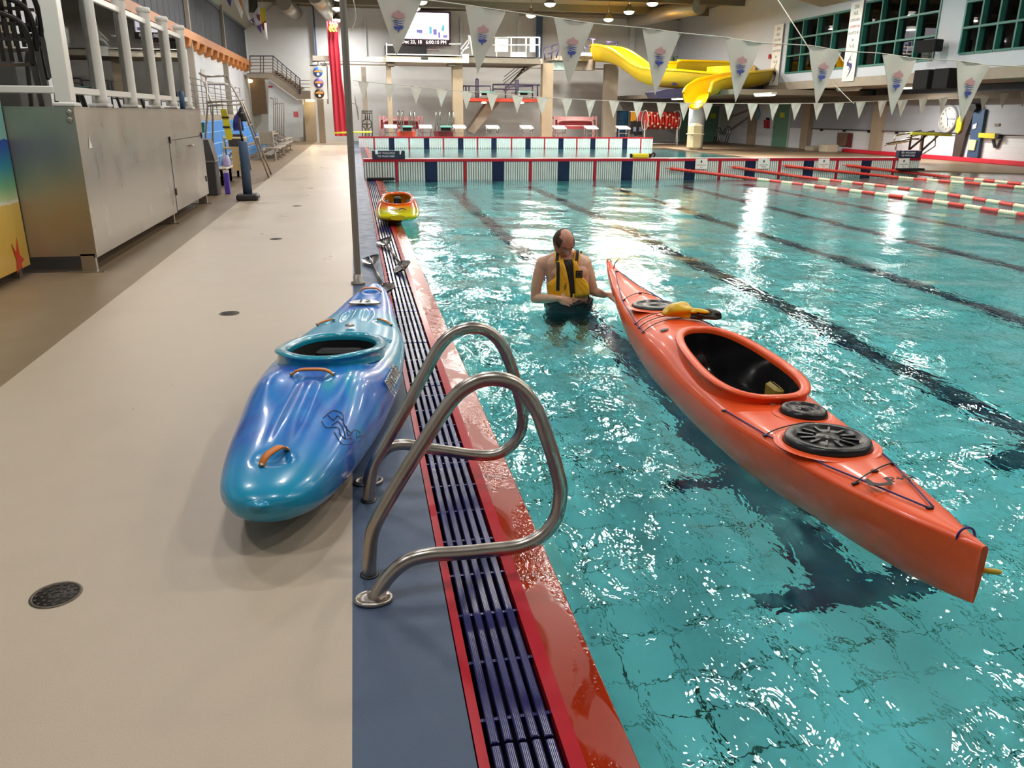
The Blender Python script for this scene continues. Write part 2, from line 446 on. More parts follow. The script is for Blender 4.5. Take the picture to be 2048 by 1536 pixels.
# -- bulkhead across the pool
def ribbed(x0, x1, y, z0, z1, n):
    """ribbed panel facing -Y"""
    m = MB(); m.cur = 1; m.box((x0, y, z0), (x1, y + .03, z1)); m.cur = 0; w = (x1 - x0) / n
    for i in range(n): m.box((x0 + w * (i + .2), y - .014, z0), (x0 + w * (i + .8), y, z1))
    return m
M_rib = pm('rib_white', (220, 226, 220), .3); M_ribgap = pm('rib_gap', (124, 138, 134), .6)
M_grout = pm('bulkhead_grey', (150, 142, 140), .5)
M_panel = pm('panel_white', (214, 220, 222), .35)
def wallrow(root, y, x0, posts, blocks, x1, z1, pw, bw, nrib, gap=None):
    b = MB(); b.box((.66, y + .03, -.5), (x1, y + 1.0, z1 - .05)).box((x0, y + .03, .006), (.66, y + 1.0, z1 - .05)); b.build('core', M_grout, root)
    b = MB(); b.box((x0, y - .02, z1 - .07), (x1, y + .06, z1)); b.build('red_top_edge', M_red, root)
    b = MB(); b.box((x0, y + .06, z1 - .05), (x1, y + .9, z1 - .02)); b.build('walking_top', M_grout, root)
    for x in posts: MB().box((x - pw, y - .014, -.5), (x + pw, y + .03, z1 - .07)).build('red_post', M_red, root)
    for x in blocks: MB().box((x - bw, y - .012, -.5), (x + bw, y + .03, z1 - .07)).build('navy_block', M_navy, root)
    ed = sorted([(x0, x0), (.656, .656)] + [(x - pw, x + pw) for x in posts] + [(x - bw, x + bw) for x in blocks] + [(x1, x1)])
    for (a0, a1), (b0, b1) in zip(ed[:-1], ed[1:]):
        if b0 - a1 > .05: ribbed(a1 + .004, b0 - .004, y, -.5 if a1 > .6 else .006, z1 - .072, max(3, int((b0 - a1) * nrib))).build('ribbed_panel', [M_rib, gap or M_ribgap], root)
bulk = thing('pool_bulkhead', 'long white ribbed bulkhead with red top edge and navy blocks crossing the pool', 'bulkhead', (0, 0, 0))
posts = [1.02, 2.78, 4.51, 6.27, 8.05, 9.83, 11.61, 13.37, 15.15]; blocks = [1.9, 3.65, 5.41, 7.17, 8.96, 10.73, 12.49, 14.28]
wallrow(bulk, YBH, .2, posts, blocks, 15.98, .50, .035, .15, 17)
endw = thing('pool_end_wall', 'raised white end wall with red edge and navy blocks below the starting blocks', 'pool wall', (0, 0, 0))
posts2 = [.94, 2.65, 4.35, 6.06, 7.8, 9.51, 11.21, 12.92, 14.65]; blocks2 = [1.79, 3.51, 5.21, 6.9, 8.65, 10.37, 12.06, 13.78]
wallrow(endw, PY1, .2, posts2, blocks2, 15.3, .52, .03, .13, 10, M_panel)
# "no walking" boards
M_lett = pm('letter_white', (230, 230, 236), .5); M_ink = pm('letter_ink', (24, 24, 28), .6)
def noboard(x0, x1, lab):
    r_ = thing('notice_board', lab, 'notice board', ((x0 + x1) / 2, YBH + .02, .502))
    w = (x1 - x0) / 2; m = MB()
    m.prism([(-w, 0), (w, 0), (w, .2), (w * .82, .2), (w * .78, .11), (w * .68, .11), (w * .68, .2), (-w * .64, .2), (-w * .64, .11), (-w * .8, .11), (-w * .84, .2), (-w, .2)], .16,
            Matrix.Rotation(radians(90), 4, 'X') @ Matrix.Translation((0, 0, -.1)))
    m.build('board', pm('board_navy', (34, 38, 62), .5), r_)
    for k, s_ in enumerate(('NO WALKING', 'NE MARCHER')):
        text(s_, .07, Matrix.Translation((-.06, -.065, .14 - k * .075)) @ Matrix.Rotation(radians(90), 4, 'X'), M_lett, r_)
noboard(.42, 1.24, 'navy notched notice board standing on the left end of the bulkhead')
noboard(15.25, 15.95, 'navy notched notice board standing on the right end of the bulkhead')
for px, wd, nm in ((1403, 'Slow', 'first white lane sign from the left hung on the bulkhead, reading slow'), (1528, 'Medium', 'white lane sign on the bulkhead reading medium'),
                   (1648, 'Fast', 'third white lane sign from the left hung on the bulkhead'), (1808, 'Fast', 'white lane sign on the bulkhead right under the navy notice board')):
    q = aY(px, 318, YBH - .03)
    r_ = thing('lane_sign', nm, 'sign', (q.x, YBH - .045, .35), group='lane signs on the bulkhead')
    MB().box((-.17, 0, -.13), (.17, .01, .14), bev=.002).build('sign_plate', M_white, r_)
    MX = Matrix.Rotation(radians(90), 4, 'X')
    text('Lap Swim Lane', .042, Matrix.Translation((0, -.002, -.02)) @ MX, M_ink, r_)
    text(wd, .045, Matrix.Translation((0, -.002, -.075)) @ MX, M_ink, r_)
    MB().prism([(-.018, .05), (-.012, .035), (.012, .035), (.018, .05), (.022, .085), (0, .105), (-.022, .085)], .002, Matrix.Translation((0, -.001, 0)) @ MX).build('crest', M_ink, r_)
# black bars at the bulkhead's ends
tag(MB().box((.26, YBH - .35, .0), (.95, YBH - .05, .05), bev=.01).build('rubber_bar', M_black), 'black rubber bar lying where the gutter meets the bulkhead', 'bar')
tag(MB().box((15.2, YBH - .25, .16), (16.0, YBH - .02, .22), bev=.01).build('rubber_bar', M_black), 'black rubber bar fixed low on the right end of the bulkhead', 'bar')
# -- side walls with their openings
b = MB(); b.box((XR, YB, 0), (XR + .2, YF, 2.9)); struct('wall_right', b, M_wally)
M_grey = pm('wall_grey_paint', (150, 152, 158), .5, var=.05)
b = MB(); b.box((XR - .02, PY0, 1.02), (XR, 44, 2.9)); struct('wall_right_upper_band', b, M_grey)
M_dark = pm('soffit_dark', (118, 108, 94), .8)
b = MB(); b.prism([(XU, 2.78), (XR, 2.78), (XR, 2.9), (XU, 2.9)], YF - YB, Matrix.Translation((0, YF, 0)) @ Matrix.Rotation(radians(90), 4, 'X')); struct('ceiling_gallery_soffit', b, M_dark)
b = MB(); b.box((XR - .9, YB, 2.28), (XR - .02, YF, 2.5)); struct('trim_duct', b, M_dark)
YW = 34.6     # the windowed front of the gallery ends here
b = MB(); b.box((XU - .06, YB, 2.78), (XU + .2, YF, 3.12)); struct('trim_gallery_band', b, M_conc)
# gallery wall with three window openings
WIN = []
def win_y(px, py): return aX(px, py, XU).y
wins = [(win_y(1693, 110), win_y(1574, 110), 3.52, 5.7), (win_y(1870, 90), win_y(1722, 90), 3.52, 5.85), (win_y(2110, 80), win_y(1926, 60), 3.62, 6.0), (6.0, 12.5, 3.6, 6.0)]
M_wall_up = pm('gallery_white', (194, 198, 206), .6, var=.04, vs=2)
b = MB(); ys = sorted([YB, YF] + [v for w in wins for v in w[:2]])
for i in range(len(ys) - 1):
    y0, y1 = ys[i], ys[i + 1]; w = [w for w in wins if abs(w[0] - y0) < 1e-6]
    if w: b.box((XU, y0, 3.12), (XU + .2, y1, w[0][2])); b.box((XU, y0, w[0][3]), (XU + .2, y1, ZC))
    else: b.box((XU, y0, 3.12), (XU + .2, y1, ZC))
struct('wall_right_gallery', b, M_wall_up)
M_green = pm('window_green', (36, 112, 100), .4)
def glass_mat(name='window_glass', ior=1.45, tint=.78):
    t = NT(name); fr = t.n('ShaderNodeFresnel'); fr.inputs[0].default_value = ior
    tr = t.n('ShaderNodeBsdfTransparent'); tr.inputs[0].default_value = (tint * .96, tint, tint * .98, 1)
    gl = t.n('ShaderNodeBsdfGlossy'); gl.inputs['Roughness'].default_value = .02
    mx = t.n('ShaderNodeMixShader'); t.l(fr.outputs[0], mx.inputs[0]); t.l(tr.outputs[0], mx.inputs[1]); t.l(gl.outputs[0], mx.inputs[2]); t.l(mx.outputs[0], t.out.inputs[0]); return t.m
M_glass = glass_mat(); M_clear = glass_mat('clear_panel', 1.22, .93)
M_room = pm('dark_room', (120, 112, 98), .9, var=.6, vs=.8)
for wi, (y0, y1, z0, z1) in enumerate(wins):
    r_ = bpy.data.objects.new('window_%d' % (wi + 1), None); COL.objects.link(r_); r_['kind'] = 'structure'
    nc, nr = 4, 3
    if wi >= 2: nc = 5
    for i in range(nc + 1):
        y = y0 + (y1 - y0) * i / nc; MB().box((XU - .03, y - .035, z0), (XU + .19, y + .035, z1)).build('mullion', M_green, r_)
    for k in range(nr + 1):
        z = z0 + (z1 - z0) * k / nr
        for i in range(nc):
            MB().box((XU - .03, y0 + (y1 - y0) * i / nc + .035, z - .035), (XU + .19, y0 + (y1 - y0) * (i + 1) / nc - .035, z + .035)).build('transom', M_green, r_)
    for i in range(nc):
        for k in range(nr):
            ya = y0 + (y1 - y0) * i / nc; za = z0 + (z1 - z0) * k / nr
            MB().box((XU + .14, ya + .03, za + .03), (XU + .15, ya + (y1 - y0) / nc - .03, za + (z1 - z0) / nr - .03)).build('pane', M_glass, r_)
b = MB(); b.box((XU + 2.6, YB, 2.9), (XU + 2.8, YF, ZC)); struct('wall_gallery_back', b, M_room)
# slanted ceiling panel over the gallery front
b = MB(); P_ = [(XU, 6.05), (XU, 6.2), (15.0, 7.3), (15.0, 7.15)]
b.prism(P_, YW - YB, Matrix.Translation((0, YW, 0)) @ Matrix.Rotation(radians(90), 4, 'X')); struct('ceiling_slant', b, M_conc2)
# pilasters, doors, rail and red kerb on the right wall
def rw(px, py, d=0): return aX(px, py, XR - d)
for i, (pa, pb) in enumerate(((1500, 1511), (1608, 1622), (1748, 1766))):
    ya = rw(pa, 280).y; yb = rw(pb, 280).y
    MBb = MB(); MBb.box((XR - .25, min(ya, yb), 0), (XR - .0, max(ya, yb), 2.78)); struct('trim_pilaster_%d' % (i + 1), MBb, M_conc2)
M_doorg = pm('door_green', (104, 146, 122), .4); M_signy = pm('sign_yellow', (206, 208, 52), .5)
M_steel = pm('steel_tube', (168, 164, 158), .25, 1, var=.06)
for i, (pa, pb) in enumerate(((1404, 1434), (1359, 1374))):
    xa, xb = aY(pa, 270, YF).x, aY(pb, 270, YF).x
    r_ = bpy.data.objects.new('door_%d' % (i + 2), None); COL.objects.link(r_); r_['kind'] = 'structure'
    MB().box((xa, YF - .05, 0), (xb, YF, 2.2)).build('door_leaf', M_doorg, r_)
    if i == 0: MB().box(((xa + xb) / 2 - .05, YF - .06, 1.45), ((xa + xb) / 2 + .3, YF - .05, 1.75)).build('door_sign', M_signy, r_)
for i, (pa, pb, sgn) in enumerate(((1547, 1577, 1),)):
    y1, y0 = rw(pa, 270).y, rw(pb, 270).y
    r_ = bpy.data.objects.new('door_%d' % (i + 1), None); COL.objects.link(r_); r_['kind'] = 'structure'
    MB().box((XR - .05, y0, 0), (XR, y1, 2.2)).build('door_leaf', M_doorg, r_)
    MB().box((XR - .08, y0 - .08, 0), (XR - .01, y0, 2.28)).box((XR - .08, y1, 0), (XR - .01, y1 + .08, 2.28)).box((XR - .08, y0 - .08, 2.2), (XR - .01, y1 + .08, 2.28)).build('door_frame', pm('frame_pale', (176, 190, 178), .5), r_)
    MB().tube([(XR - .05, y1 - .12, 1.02), (XR - .12, y1 - .12, 1.02), (XR - .12, y1 - .28, 1.02)], .018, 8).build('door_handle', M_steel, r_)
    if sgn: MB().box((XR - .06, (y0 + y1) / 2 - .25, 1.55), (XR - .05, (y0 + y1) / 2 + .25, 1.8)).build('door_sign', M_signy, r_)
y_r0, y_r1 = 16.0, rw(1695, 290).y
M_kerb = pm('kerb_red', (206, 30, 52), .4)
struct('trim_red_kerb', MB().box((XR - .28, PY0, 0), (XR, y_r1, .16), bev=.02), M_kerb)
ra = MB(); ra.tube([(XR - .12, PY0, 1.02), (XR - .12, rw(1628, 262).y, 1.02)], .025, 8)
rail = ra.build('wall_rail', M_steel); tag(rail, 'long grey handrail bracketed along the right wall below the clock', 'rail')
for k in range(14):
    y = rw(1628, 262).y - .8 - k * 2.0
    MB().box((XR - .13, y - .03, .92), (XR, y + .03, 1.0)).build('rail_bracket', M_black, rail)
# -- left wall: timber beam with joist ends, dark blinds
M_timber = pm('timber_orange', (196, 122, 56), .45, vs=3)
M_blind = pm('blind_dark', (30, 36, 44), .6); M_bframe = pm('blind_frame', (64, 68, 74), .5)
struct('trim_beam', MB().box((XL, 6, 4.0), (XL + .3, 49.9, 4.27)), M_timber)
bm_ = bpy.data.objects.new('trim_joists', None); COL.objects.link(bm_); bm_['kind'] = 'structure'
for k in range(27):
    y = 8.2 + k * 1.55
    MB().prism([(0, 0), (0, .34), (.3, .34), (.24, .1)], .5, Matrix.Translation((XL, y + .5, 3.66)) @ Matrix.Rotation(radians(90), 4, 'X')).build('joist_end', M_timber, bm_)
r_ = bpy.data.objects.new('window_5', None); COL.objects.link(r_); r_['kind'] = 'structure'
for k in range(52):
    y = 6.2 + k * .84
    MB().prism([(0, 0), (.72, 0), (.78, .03), (.78, .05), (.06, .05), (0, .03)], 1.58, Matrix.Translation((XL + .02, y, 4.3)) @ Matrix.Rotation(radians(90), 4, 'Z') @ Matrix.Scale(-1, 4, (0, 1, 0))).build('blind_strip', M_blind, r_)
MB().box((XL, 6, 5.88), (XL + .12, 49.9, 6.0)).build('head_rail', M_bframe, r_)
for y in (7.5, 15.8, 24.0, 32.5, 41.0): struct('trim_wall_post', MB().box((XL, y - .1, 0), (XL + .2, y + .1, ZC)), M_conc)
# light grey sloping bulkhead over the blinds
struct('ceiling_left_slope', MB().prism([(0, 0), (0, 1.3), (1.6, 1.3)], YF - 6, Matrix.Translation((XL, YF, 6.0)) @ Matrix.Rotation(radians(90), 4, 'X')), pm('slope_grey', (150, 148, 134), .8))
# ================================================================== KAYAKS
def interp(tab, x):
    """smooth interpolation in a table of (x, value)"""
    xs = [a for a, _ in tab]; ys = [b for _, b in tab]; n = len(xs)
    if x <= xs[0]: return ys[0]
    if x >= xs[-1]: return ys[-1]
    i = max(k for k in range(n) if xs[k] <= x)
    i = min(i, n - 2); h = xs[i + 1] - xs[i]; t = (x - xs[i]) / h
    def sl(k):
        if k == 0: return (ys[1] - ys[0]) / (xs[1] - xs[0])
        if k == n - 1: return (ys[-1] - ys[-2]) / (xs[-1] - xs[-2])
        a = (ys[k] - ys[k - 1]) / (xs[k] - xs[k - 1]); b = (ys[k + 1] - ys[k]) / (xs[k + 1] - xs[k])
        return 0 if a * b <= 0 else 2 * a * b / (a + b)
    m0, m1 = sl(i) * h, sl(i + 1) * h
    return (2 * t ** 3 - 3 * t * t + 1) * ys[i] + (t ** 3 - 2 * t * t + t) * m0 + (-2 * t ** 3 + 3 * t * t) * ys[i + 1] + (t ** 3 - t * t) * m1
class Hull:
    def __init__(s, L, W, K, SH, D, NU, ND, side=0.0, mod=None):
        s.L, s.W, s.K, s.SH, s.D, s.NU, s.ND, s.side, s.mod = L, W, K, SH, D, NU, ND, side, mod
    def pt(s, y, a):
        """a: 0..2pi, 0 = right sheer, pi/2 = deck centre"""
        w = interp(s.W, y); zk = interp(s.K, y); zs = interp(s.SH, y); zd = interp(s.D, y)
        c, q = cos(a), sin(a)
        n = interp(s.NU, y) if q >= 0 else interp(s.ND, y)
        x = w * math.copysign(abs(c) ** (2 / n), c); zz = abs(q) ** (2 / n)
        z = zs + (zd - zs) * zz if q >= 0 else zs - (zs - zk) * zz
        p = Vector((x, y, z))
        if s.mod: p = s.mod(p, y, a, w)
        return p
    def deck(s, x, y):
        """deck height at x, y"""
        w = interp(s.W, y); n = interp(s.NU, y); zs = interp(s.SH, y); zd = interp(s.D, y)
        u = min(.999, abs(x) / max(w, 1e-4)); q = (1 - u ** n) ** (1 / n)
        z = zs + (zd - zs) * q
        if s.mod: z = s.mod(Vector((x, y, z)), y, math.acos(max(-1, min(1, x / w))), w).z
        return z
    def mesh(s, ys, na, hole=None):
        m = MB(); P_ = [[s.pt(y, 2 * pi * k / na) for k in range(na)] for y in ys]
        vs = [p for r_ in P_ for p in r_]; fs = []
        for i in range(len(ys) - 1):
            for k in range(na):
                j = (k + 1) % na; q = [i * na + k, i * na + j, (i + 1) * na + j, (i + 1) * na + k]
                c = sum((vs[t] for t in q), Vector()) / 4
                if hole and 0 < k + .5 < na / 2 and hole(c.x, c.y): continue
                fs.append(q)
        fs.append([k for k in range(na)]); fs.append([(len(ys) - 1) * na + k for k in range(na)][::-1])
        m.add(vs, fs, True); m.sm[-1] = m.sm[-2] = False
        return m
def cosgrid(L, n): return [L * (.5 - .5 * cos(pi * i / n)) * .5 + L * i / n * .5 for i in range(n + 1)]
def rim_ring(pts, prof):
    """sweep a profile of (outward, up) along a closed loop of 3-d points"""
    N = len(pts); c = sum(pts, Vector()) / N; rows = []
    for i, p in enumerate(pts):
        t = (pts[(i + 1) % N] - pts[i - 1]); t.z = 0; t.normalize(); o = Vector((t.y, -t.x, 0))
        if o.dot(Vector((p.x - c.x, p.y - c.y, 0))) < 0: o = -o
        rows.append([p + o * a + Vector((0, 0, b)) for a, b in prof])
    return rows
def plane_at(h, x, y, e=.02, lift=0.0, ang=0.0):
    """matrix lying on the deck at x, y"""
    z = h.deck(x, y); dx = Vector((e, 0, h.deck(x + e, y) - z)); dy = Vector((0, e, h.deck(x, y + e) - z))
    n = dx.cross(dy).normalized(); dx.normalize(); dy2 = n.cross(dx)
    Mx = Matrix((dx, dy2, n)).transposed().to_4x4(); Mx.translation = Vector((x, y, z)) + n * lift
    return Mx @ Matrix.Rotation(ang, 4, 'Z')
M_foam = pm('black_foam', (20, 20, 22), .6, bump=.3, bs=80); M_rubber = pm('hatch_rubber', (18, 18, 20), .3, bump=.2, bs=120)
M_tape = pm('handle_orange', (216, 122, 44), .4)
# ---- blue creek boat lying on the deck
def swirl():
    t = NT('blue_plastic'); co = t.coord()
    v = t.mapping(co, (2.2, .7, 1.6)); n = t.noise(v, 1.6, 3, .5, 1.6); n2 = t.noise(t.mapping(co, (3, 1.1, 2), (4, 2, 0)), 2.0, 2, .5, 1.0)
    c = t.ramp(n, [(.30, srgb(22, 84, 176)), (.46, srgb(30, 112, 200)), (.60, srgb(34, 132, 208)), (.70, srgb(30, 158, 196))])
    c = t.mix(t.ramp(n2, [(.5, 0.0), (.64, .8)]), c, srgb(48, 88, 184))
    s_ = t.n('ShaderNodeSeparateXYZ'); t.l(co, s_.inputs[0]); y = s_.outputs[1]
    band = t.ramp(t.math('ADD', t.math('DIVIDE', y, 3.6), t.math('MULTIPLY', t.math('SUBTRACT', n, .5), .12)), [(0.0, 1.0), (.05, .7), (.13, 0.0), (.41, 0.0), (.45, 1.0), (.74, 1.0), (.79, 0.0)])
    c = t.mix(t.math('MULTIPLY', band, .8), c, srgb(22, 158, 186))
    drops = t.n('ShaderNodeTexVoronoi'); drops.inputs['Scale'].default_value = 42; t.l(co, drops.inputs[0])
    h = t.ramp(drops.outputs['Distance'], [(0.0, 1.0), (.14, .0)])
    return t.bsdf(c, .27, 0, t.bump(h, .25, .002), .45, .3)
M_blue = swirl(); M_teal = pm('teal_plastic', (26, 150, 178), .22, var=.15, coat=.5)
def blue_mod(p, y, a, w):
    if sin(a) > 0:
        u = p.x / max(w, .01)
        k = max(0, min(1, (y - .35) / .25)) * max(0, min(1, (1.18 - y) / .25)) + max(0, min(1, (y - 2.55) / .2)) * max(0, min(1, (2.86 - y) / .1))
        # raised central spine with two grooves
        p = p + Vector((0, 0, k * (.012 * math.exp(-((p.x / .045) ** 6)) - .006 * math.exp(-(((abs(p.x) - .058) / .012) ** 2)))))
        # knee bulges beside the spine just before the cockpit
        kb = math.exp(-((y - 1.02) / .22) ** 2) * math.exp(-((abs(u) - .62) / .25) ** 2) * .035
        sc = -math.exp(-((y - .95) / .3) ** 2) * math.exp(-((abs(u) - .95) / .12) ** 2) * .01
        p = p + Vector((0, 0, kb + sc))
        # handle recesses
        for hx, hy, r_ in ((0, .27, .065), (0, 3.33, .05), (-.19, 2.5, .05), (.19, 2.5, .05), (0, 1.08, .07), (-.07, 2.62, .03), (.07, 2.62, .03)):
            d = ((p.x - hx) ** 2 + ((p.y - hy) * (.8 if hx in (-.07, .07) else 1.4)) ** 2) ** .5 / r_
            if hx in (-.07, .07): d = sqrt(((p.x - hx) / .02) ** 2 + ((p.y - hy) / .13) ** 2)
            p.z -= (.022 if r_ > .04 else .014) / (1 + d ** 6)
    return p
BL = 3.6
bh = Hull(BL, [(0, .003), (.012, .06), (.04, .11), (.09, .15), (.18, .195), (.4, .245), (.8, .30), (1.2, .345), (1.7, .365), (2.2, .345), (2.7, .26), (3.1, .19), (3.4, .125), (3.54, .08), (3.6, .035)],
          [(0, .215), (.03, .16), (.12, .105), (.4, .04), (.9, .0), (2.5, .0), (3.1, .08), (3.5, .2), (3.6, .26)],
          [(0, .225), (.3, .2), (1, .2), (2, .19), (2.8, .21), (3.3, .26), (3.6, .30)],
          [(0, .235), (.03, .262), (.1, .285), (.35, .315), (.8, .36), (1.15, .385), (1.4, .375), (1.9, .33), (2.4, .31), (2.9, .305), (3.3, .32), (3.6, .33)],
          [(0, 2.2), (.5, 2.5), (1.2, 2.5), (2, 2.5), (3.6, 2.2)], [(0, 2.2), (1, 3.0), (2.5, 3.0), (3.6, 2.2)], mod=blue_mod)
def bz(x, y): return bh.deck(x, y)
bk = thing('whitewater_kayak', 'blue and teal swirled whitewater kayak lying on the pool deck beside the ladder rails', 'kayak', (-.415, 2.76, 0), -radians(8.2))
def bhole(x, y): return (abs(x) / .252) ** 2.4 + (abs(y - 1.68) / .425) ** 2.4 < 1
bhull = bh.mesh(cosgrid(BL, 130), 120, bhole).build('hull', M_blue, bk)
M_seam = pm('seam_dark', (20, 60, 110), .4)
def cock(cx_, cy_, rx, ry, n, dz, egg=0.0, N=64):
    out = []
    for k in range(N):
        a = 2 * pi * k / N; c, q = cos(a), sin(a)
        x = rx * math.copysign(abs(c) ** (2 / n), c) * (1 + egg * q); y = ry * math.copysign(abs(q) ** (2 / n), q)
        out.append((cx_ + x, cy_ + y))
    return out
loop = cock(0, 1.68, .235, .41, 2.3, 0, -.05)
pts = [Vector((x, y, .355 + .055 * math.exp(-((y - 1.27) / .3) ** 2) - .05 * (y - 1.3) / .8 + .012 * (abs(x) / .23) ** 2)) for x, y in loop]
rows = rim_ring(pts, [(.05, -.05), (.036, .0), (.058, .008), (.054, .018), (.03, .022), (.0, .016), (-.006, .0), (-.004, -.02)])
MB().grid(rows, True, cu=True).build('cockpit_rim', M_teal, bk, fix=True)
m = MB(); rr = [[Vector((p.x * s_, 1.68 + (p.y - 1.68) * s_, p.z - .012 - d)) for s_, d in ((.995, 0), (1.0, .1), (.9, .25), (.6, .33), (.02, .34))] for p in pts]
m.grid(rr, True, cu=True); m.build('cockpit_liner', M_foam, bk)
MB().box((-.17, 1.45, .03), (.17, 1.8, .12), bev=.03).build('seat', M_foam, bk)
MB().box((-.15, 1.88, .08), (.15, 1.95, .28), bev=.02).build('backrest', M_foam, bk)
def handle(h, x, y, ang, ln, parent, mat=M_tape, up=.03, w=.024):
    Mx = plane_at(h, x, y, lift=.015, ang=ang); m = MB(); P_ = []
    for i in range(11):
        t = i / 10 * 2 - 1; hgt = up * (1 - t ** 4)
        P_.append([Mx @ Vector((t * ln, -w / 2, hgt)), Mx @ Vector((t * ln, w / 2, hgt)), Mx @ Vector((t * ln, w / 2, hgt + .01)), Mx @ Vector((t * ln, -w / 2, hgt + .01))])
    m.grid(P_, True, cv=True); o = m.build('grab_handle', mat, parent)
    for t in (-1, 1):
        q = Mx @ Vector((t * ln * .95, 0, .008)); MB().lathe([(.011, 0), (.011, .008), (.004, .011)], 10, Matrix.Translation(q)).build('bolt', M_steel, o)
    return o
handle(bh, 0, .27, radians(62), .075, bk, up=.035, w=.03); handle(bh, 0, 1.08, 0, .105, bk); handle(bh, 0, 3.33, 0, .08, bk)
handle(bh, -.19, 2.5, radians(35), .06, bk, up=.01, w=.018); handle(bh, .19, 2.5, radians(-35), .06, bk, up=.01, w=.018)
# drain plug, number decal, maker's lettering
Mx = plane_at(bh, 0, 2.28, lift=.012); MB().lathe([(.03, 0), (.03, .008), (.02, .012)], 20, Mx).build('drain_plug', M_steel, bk)
def decal(poly, h, x, y, ang, mat, name, parent, lift=.004, sc=1.0, mir=False):
    """thin sticker following the deck"""
    m = MB(); bmv = []
    for (u, v) in poly:
        xx = x + (u * cos(ang) - v * sin(ang)) * sc; yy = y + (u * sin(ang) + v * cos(ang)) * sc
        bmv.append(Vector((xx, yy, h.deck(xx, yy) + lift)))
    c = Vector((x, y, h.deck(x, y) + lift)); vs = [c] + bmv; n = len(bmv)
    m.add(vs, [(0, 1 + i, 1 + (i + 1) % n) for i in range(n)], True); return m.build(name, mat, parent)
ell = lambda rx, ry, n=28: [(rx * cos(2 * pi * i / n), ry * sin(2 * pi * i / n)) for i in range(n)]
decal(ell(.118, .068), bh, 0, 2.98, 0, M_ink, 'decal_edge', bk, .014); decal(ell(.108, .06), bh, 0, 2.98, 0, pm('decal_white', (232, 232, 228), .3), 'decal', bk, .017)
text('12', .10, plane_at(bh, 0, 2.98, lift=.021), M_ink, bk, 'number')
def side_text(body, h, y0, a0, size, mat, parent, lift, name, sx=1, bold=0):
    """lettering wrapped on the hull's right flank: u along the boat, v up the flank"""
    cu = bpy.data.curves.new(name, 'FONT'); cu.body = body; cu.size = size; cu.align_x = 'CENTER'; cu.align_y = 'CENTER'; cu.offset = bold; cu.resolution_u = 3; cu.space_character = 1.05
    t = bpy.data.objects.new('tmp', cu); COL.objects.link(t); dg = bpy.context.evaluated_depsgraph_get(); dg.update()
    me = bpy.data.meshes.new_from_object(t.evaluated_get(dg)); bpy.data.objects.remove(t); me.materials.clear(); me.materials.append(mat)
    e = .12; p = h.pt(y0, a0); du = (h.pt(y0 + e, a0) - h.pt(y0 - e, a0)).normalized(); dv = (h.pt(y0, a0 + e) - h.pt(y0, a0 - e)); n = du.cross(dv).normalized()
    if n.x < 0: n = -n
    dv = n.cross(du).normalized(); Mx = Matrix((du, dv, n)).transposed().to_4x4(); Mx.translation = p + n * lift
    me.transform(Mx @ Matrix.Diagonal((sx, 1, 1, 1)))
    me.name = name; return link(name, me, parent)
side_text('pyranha', bh, 1.40, .34, .12, pm('decal_white', (232, 232, 228), .3), bk, .012, 'lettering_edge', .85, .007)
side_text('pyranha', bh, 1.40, .34, .12, M_ink, bk, .0135, 'lettering', .85)
# fine black line drawing near the tip (a scribbled fish-like sketch)
m = MB(); rs = random.Random(5)
for c0 in (((.0, .0), (.03, .05), (.08, .05), (.10, .0), (.14, -.02)), ((.0, -.02), (.03, -.05), (.08, -.03), (.10, -.06), (.15, -.06)), ((.02, .02), (.05, .0), (.06, .03), (.09, .02)),
           ((.07, -.06), (.10, -.09), (.14, -.10), (.17, -.08)), ((.11, .0), (.13, -.04), (.15, .0), (.18, -.02)), ((.05, -.03), (.07, .0), (.10, -.02), (.12, -.06)), ((.16, .0), (.17, -.05), (.2, -.04), (.19, -.08))):
    pp = [Vector((.13 + u * .9 + 0, .62 + v * 1.5, 0)) for u, v in c0]
    pp = smooth_pts(pp, 5); pp = [Vector((p.x, p.y, bh.deck(min(p.x, .9 * interp(bh.W, p.y)), p.y) + .003)) for p in pp]; m.tube(pp, .0018, 4)
m.build('line_drawing', M_ink, bk)
m = MB()
for k, (u, v) in enumerate([(i, j) for i in range(4) for j in range(3)]):
    for sx_ in (-1, 1):
        x = sx_ * (.225 + .022 * u * .8); y = 2.0 + .03 * v + .015 * (u % 2); m.lathe([(.008, 0), (.008, .003), (.004, .004)], 8, plane_at(bh, x, y, lift=.0))
m.build('grip_dimples', M_teal, bk)
# ---- orange sea kayak on the water
OL = 5.11
oh = Hull(OL, [(0, .012), (.1, .035), (.3, .09), (.6, .155), (.97, .215), (1.5, .275), (2.1, .30), (2.7, .295), (3.3, .255), (3.9, .185), (4.4, .115), (4.8, .055), (5.02, .025), (5.11, .008)],
          [(0, .15), (.12, .11), (.4, .04), (.8, -.02), (1.3, -.07), (2.5, -.09), (3.8, -.06), (4.4, .0), (4.8, .10), (5.0, .2), (5.11, .30)],
          [(0, .335), (.5, .285), (1, .24), (1.5, .20), (2.5, .175), (3.5, .19), (4.3, .235), (4.8, .29), (5.11, .345)],
          [(0, .355), (.3, .335), (.6, .318), (1, .30), (1.5, .285), (2.05, .30), (2.6, .335), (3.2, .315), (3.8, .285), (4.3, .285), (4.8, .315), (5.11, .36)],
          [(0, 2.0), (.5, 1.9), (1.2, 2.6), (2.5, 2.3), (3.6, 1.9), (4.4, 1.7), (5.11, 1.8)], [(0, 1.6), (.6, 1.7), (1.5, 2.2), (3, 2.2), (4.4, 1.6), (5.11, 1.6)])
t = NT('orange_plastic'); co = t.coord(); n = t.noise(t.mapping(co, (4, 1, 4)), 3, 5, .6); sc_ = t.noise(t.mapping(co, (30, 1.5, 60)), 3, 4, .7)
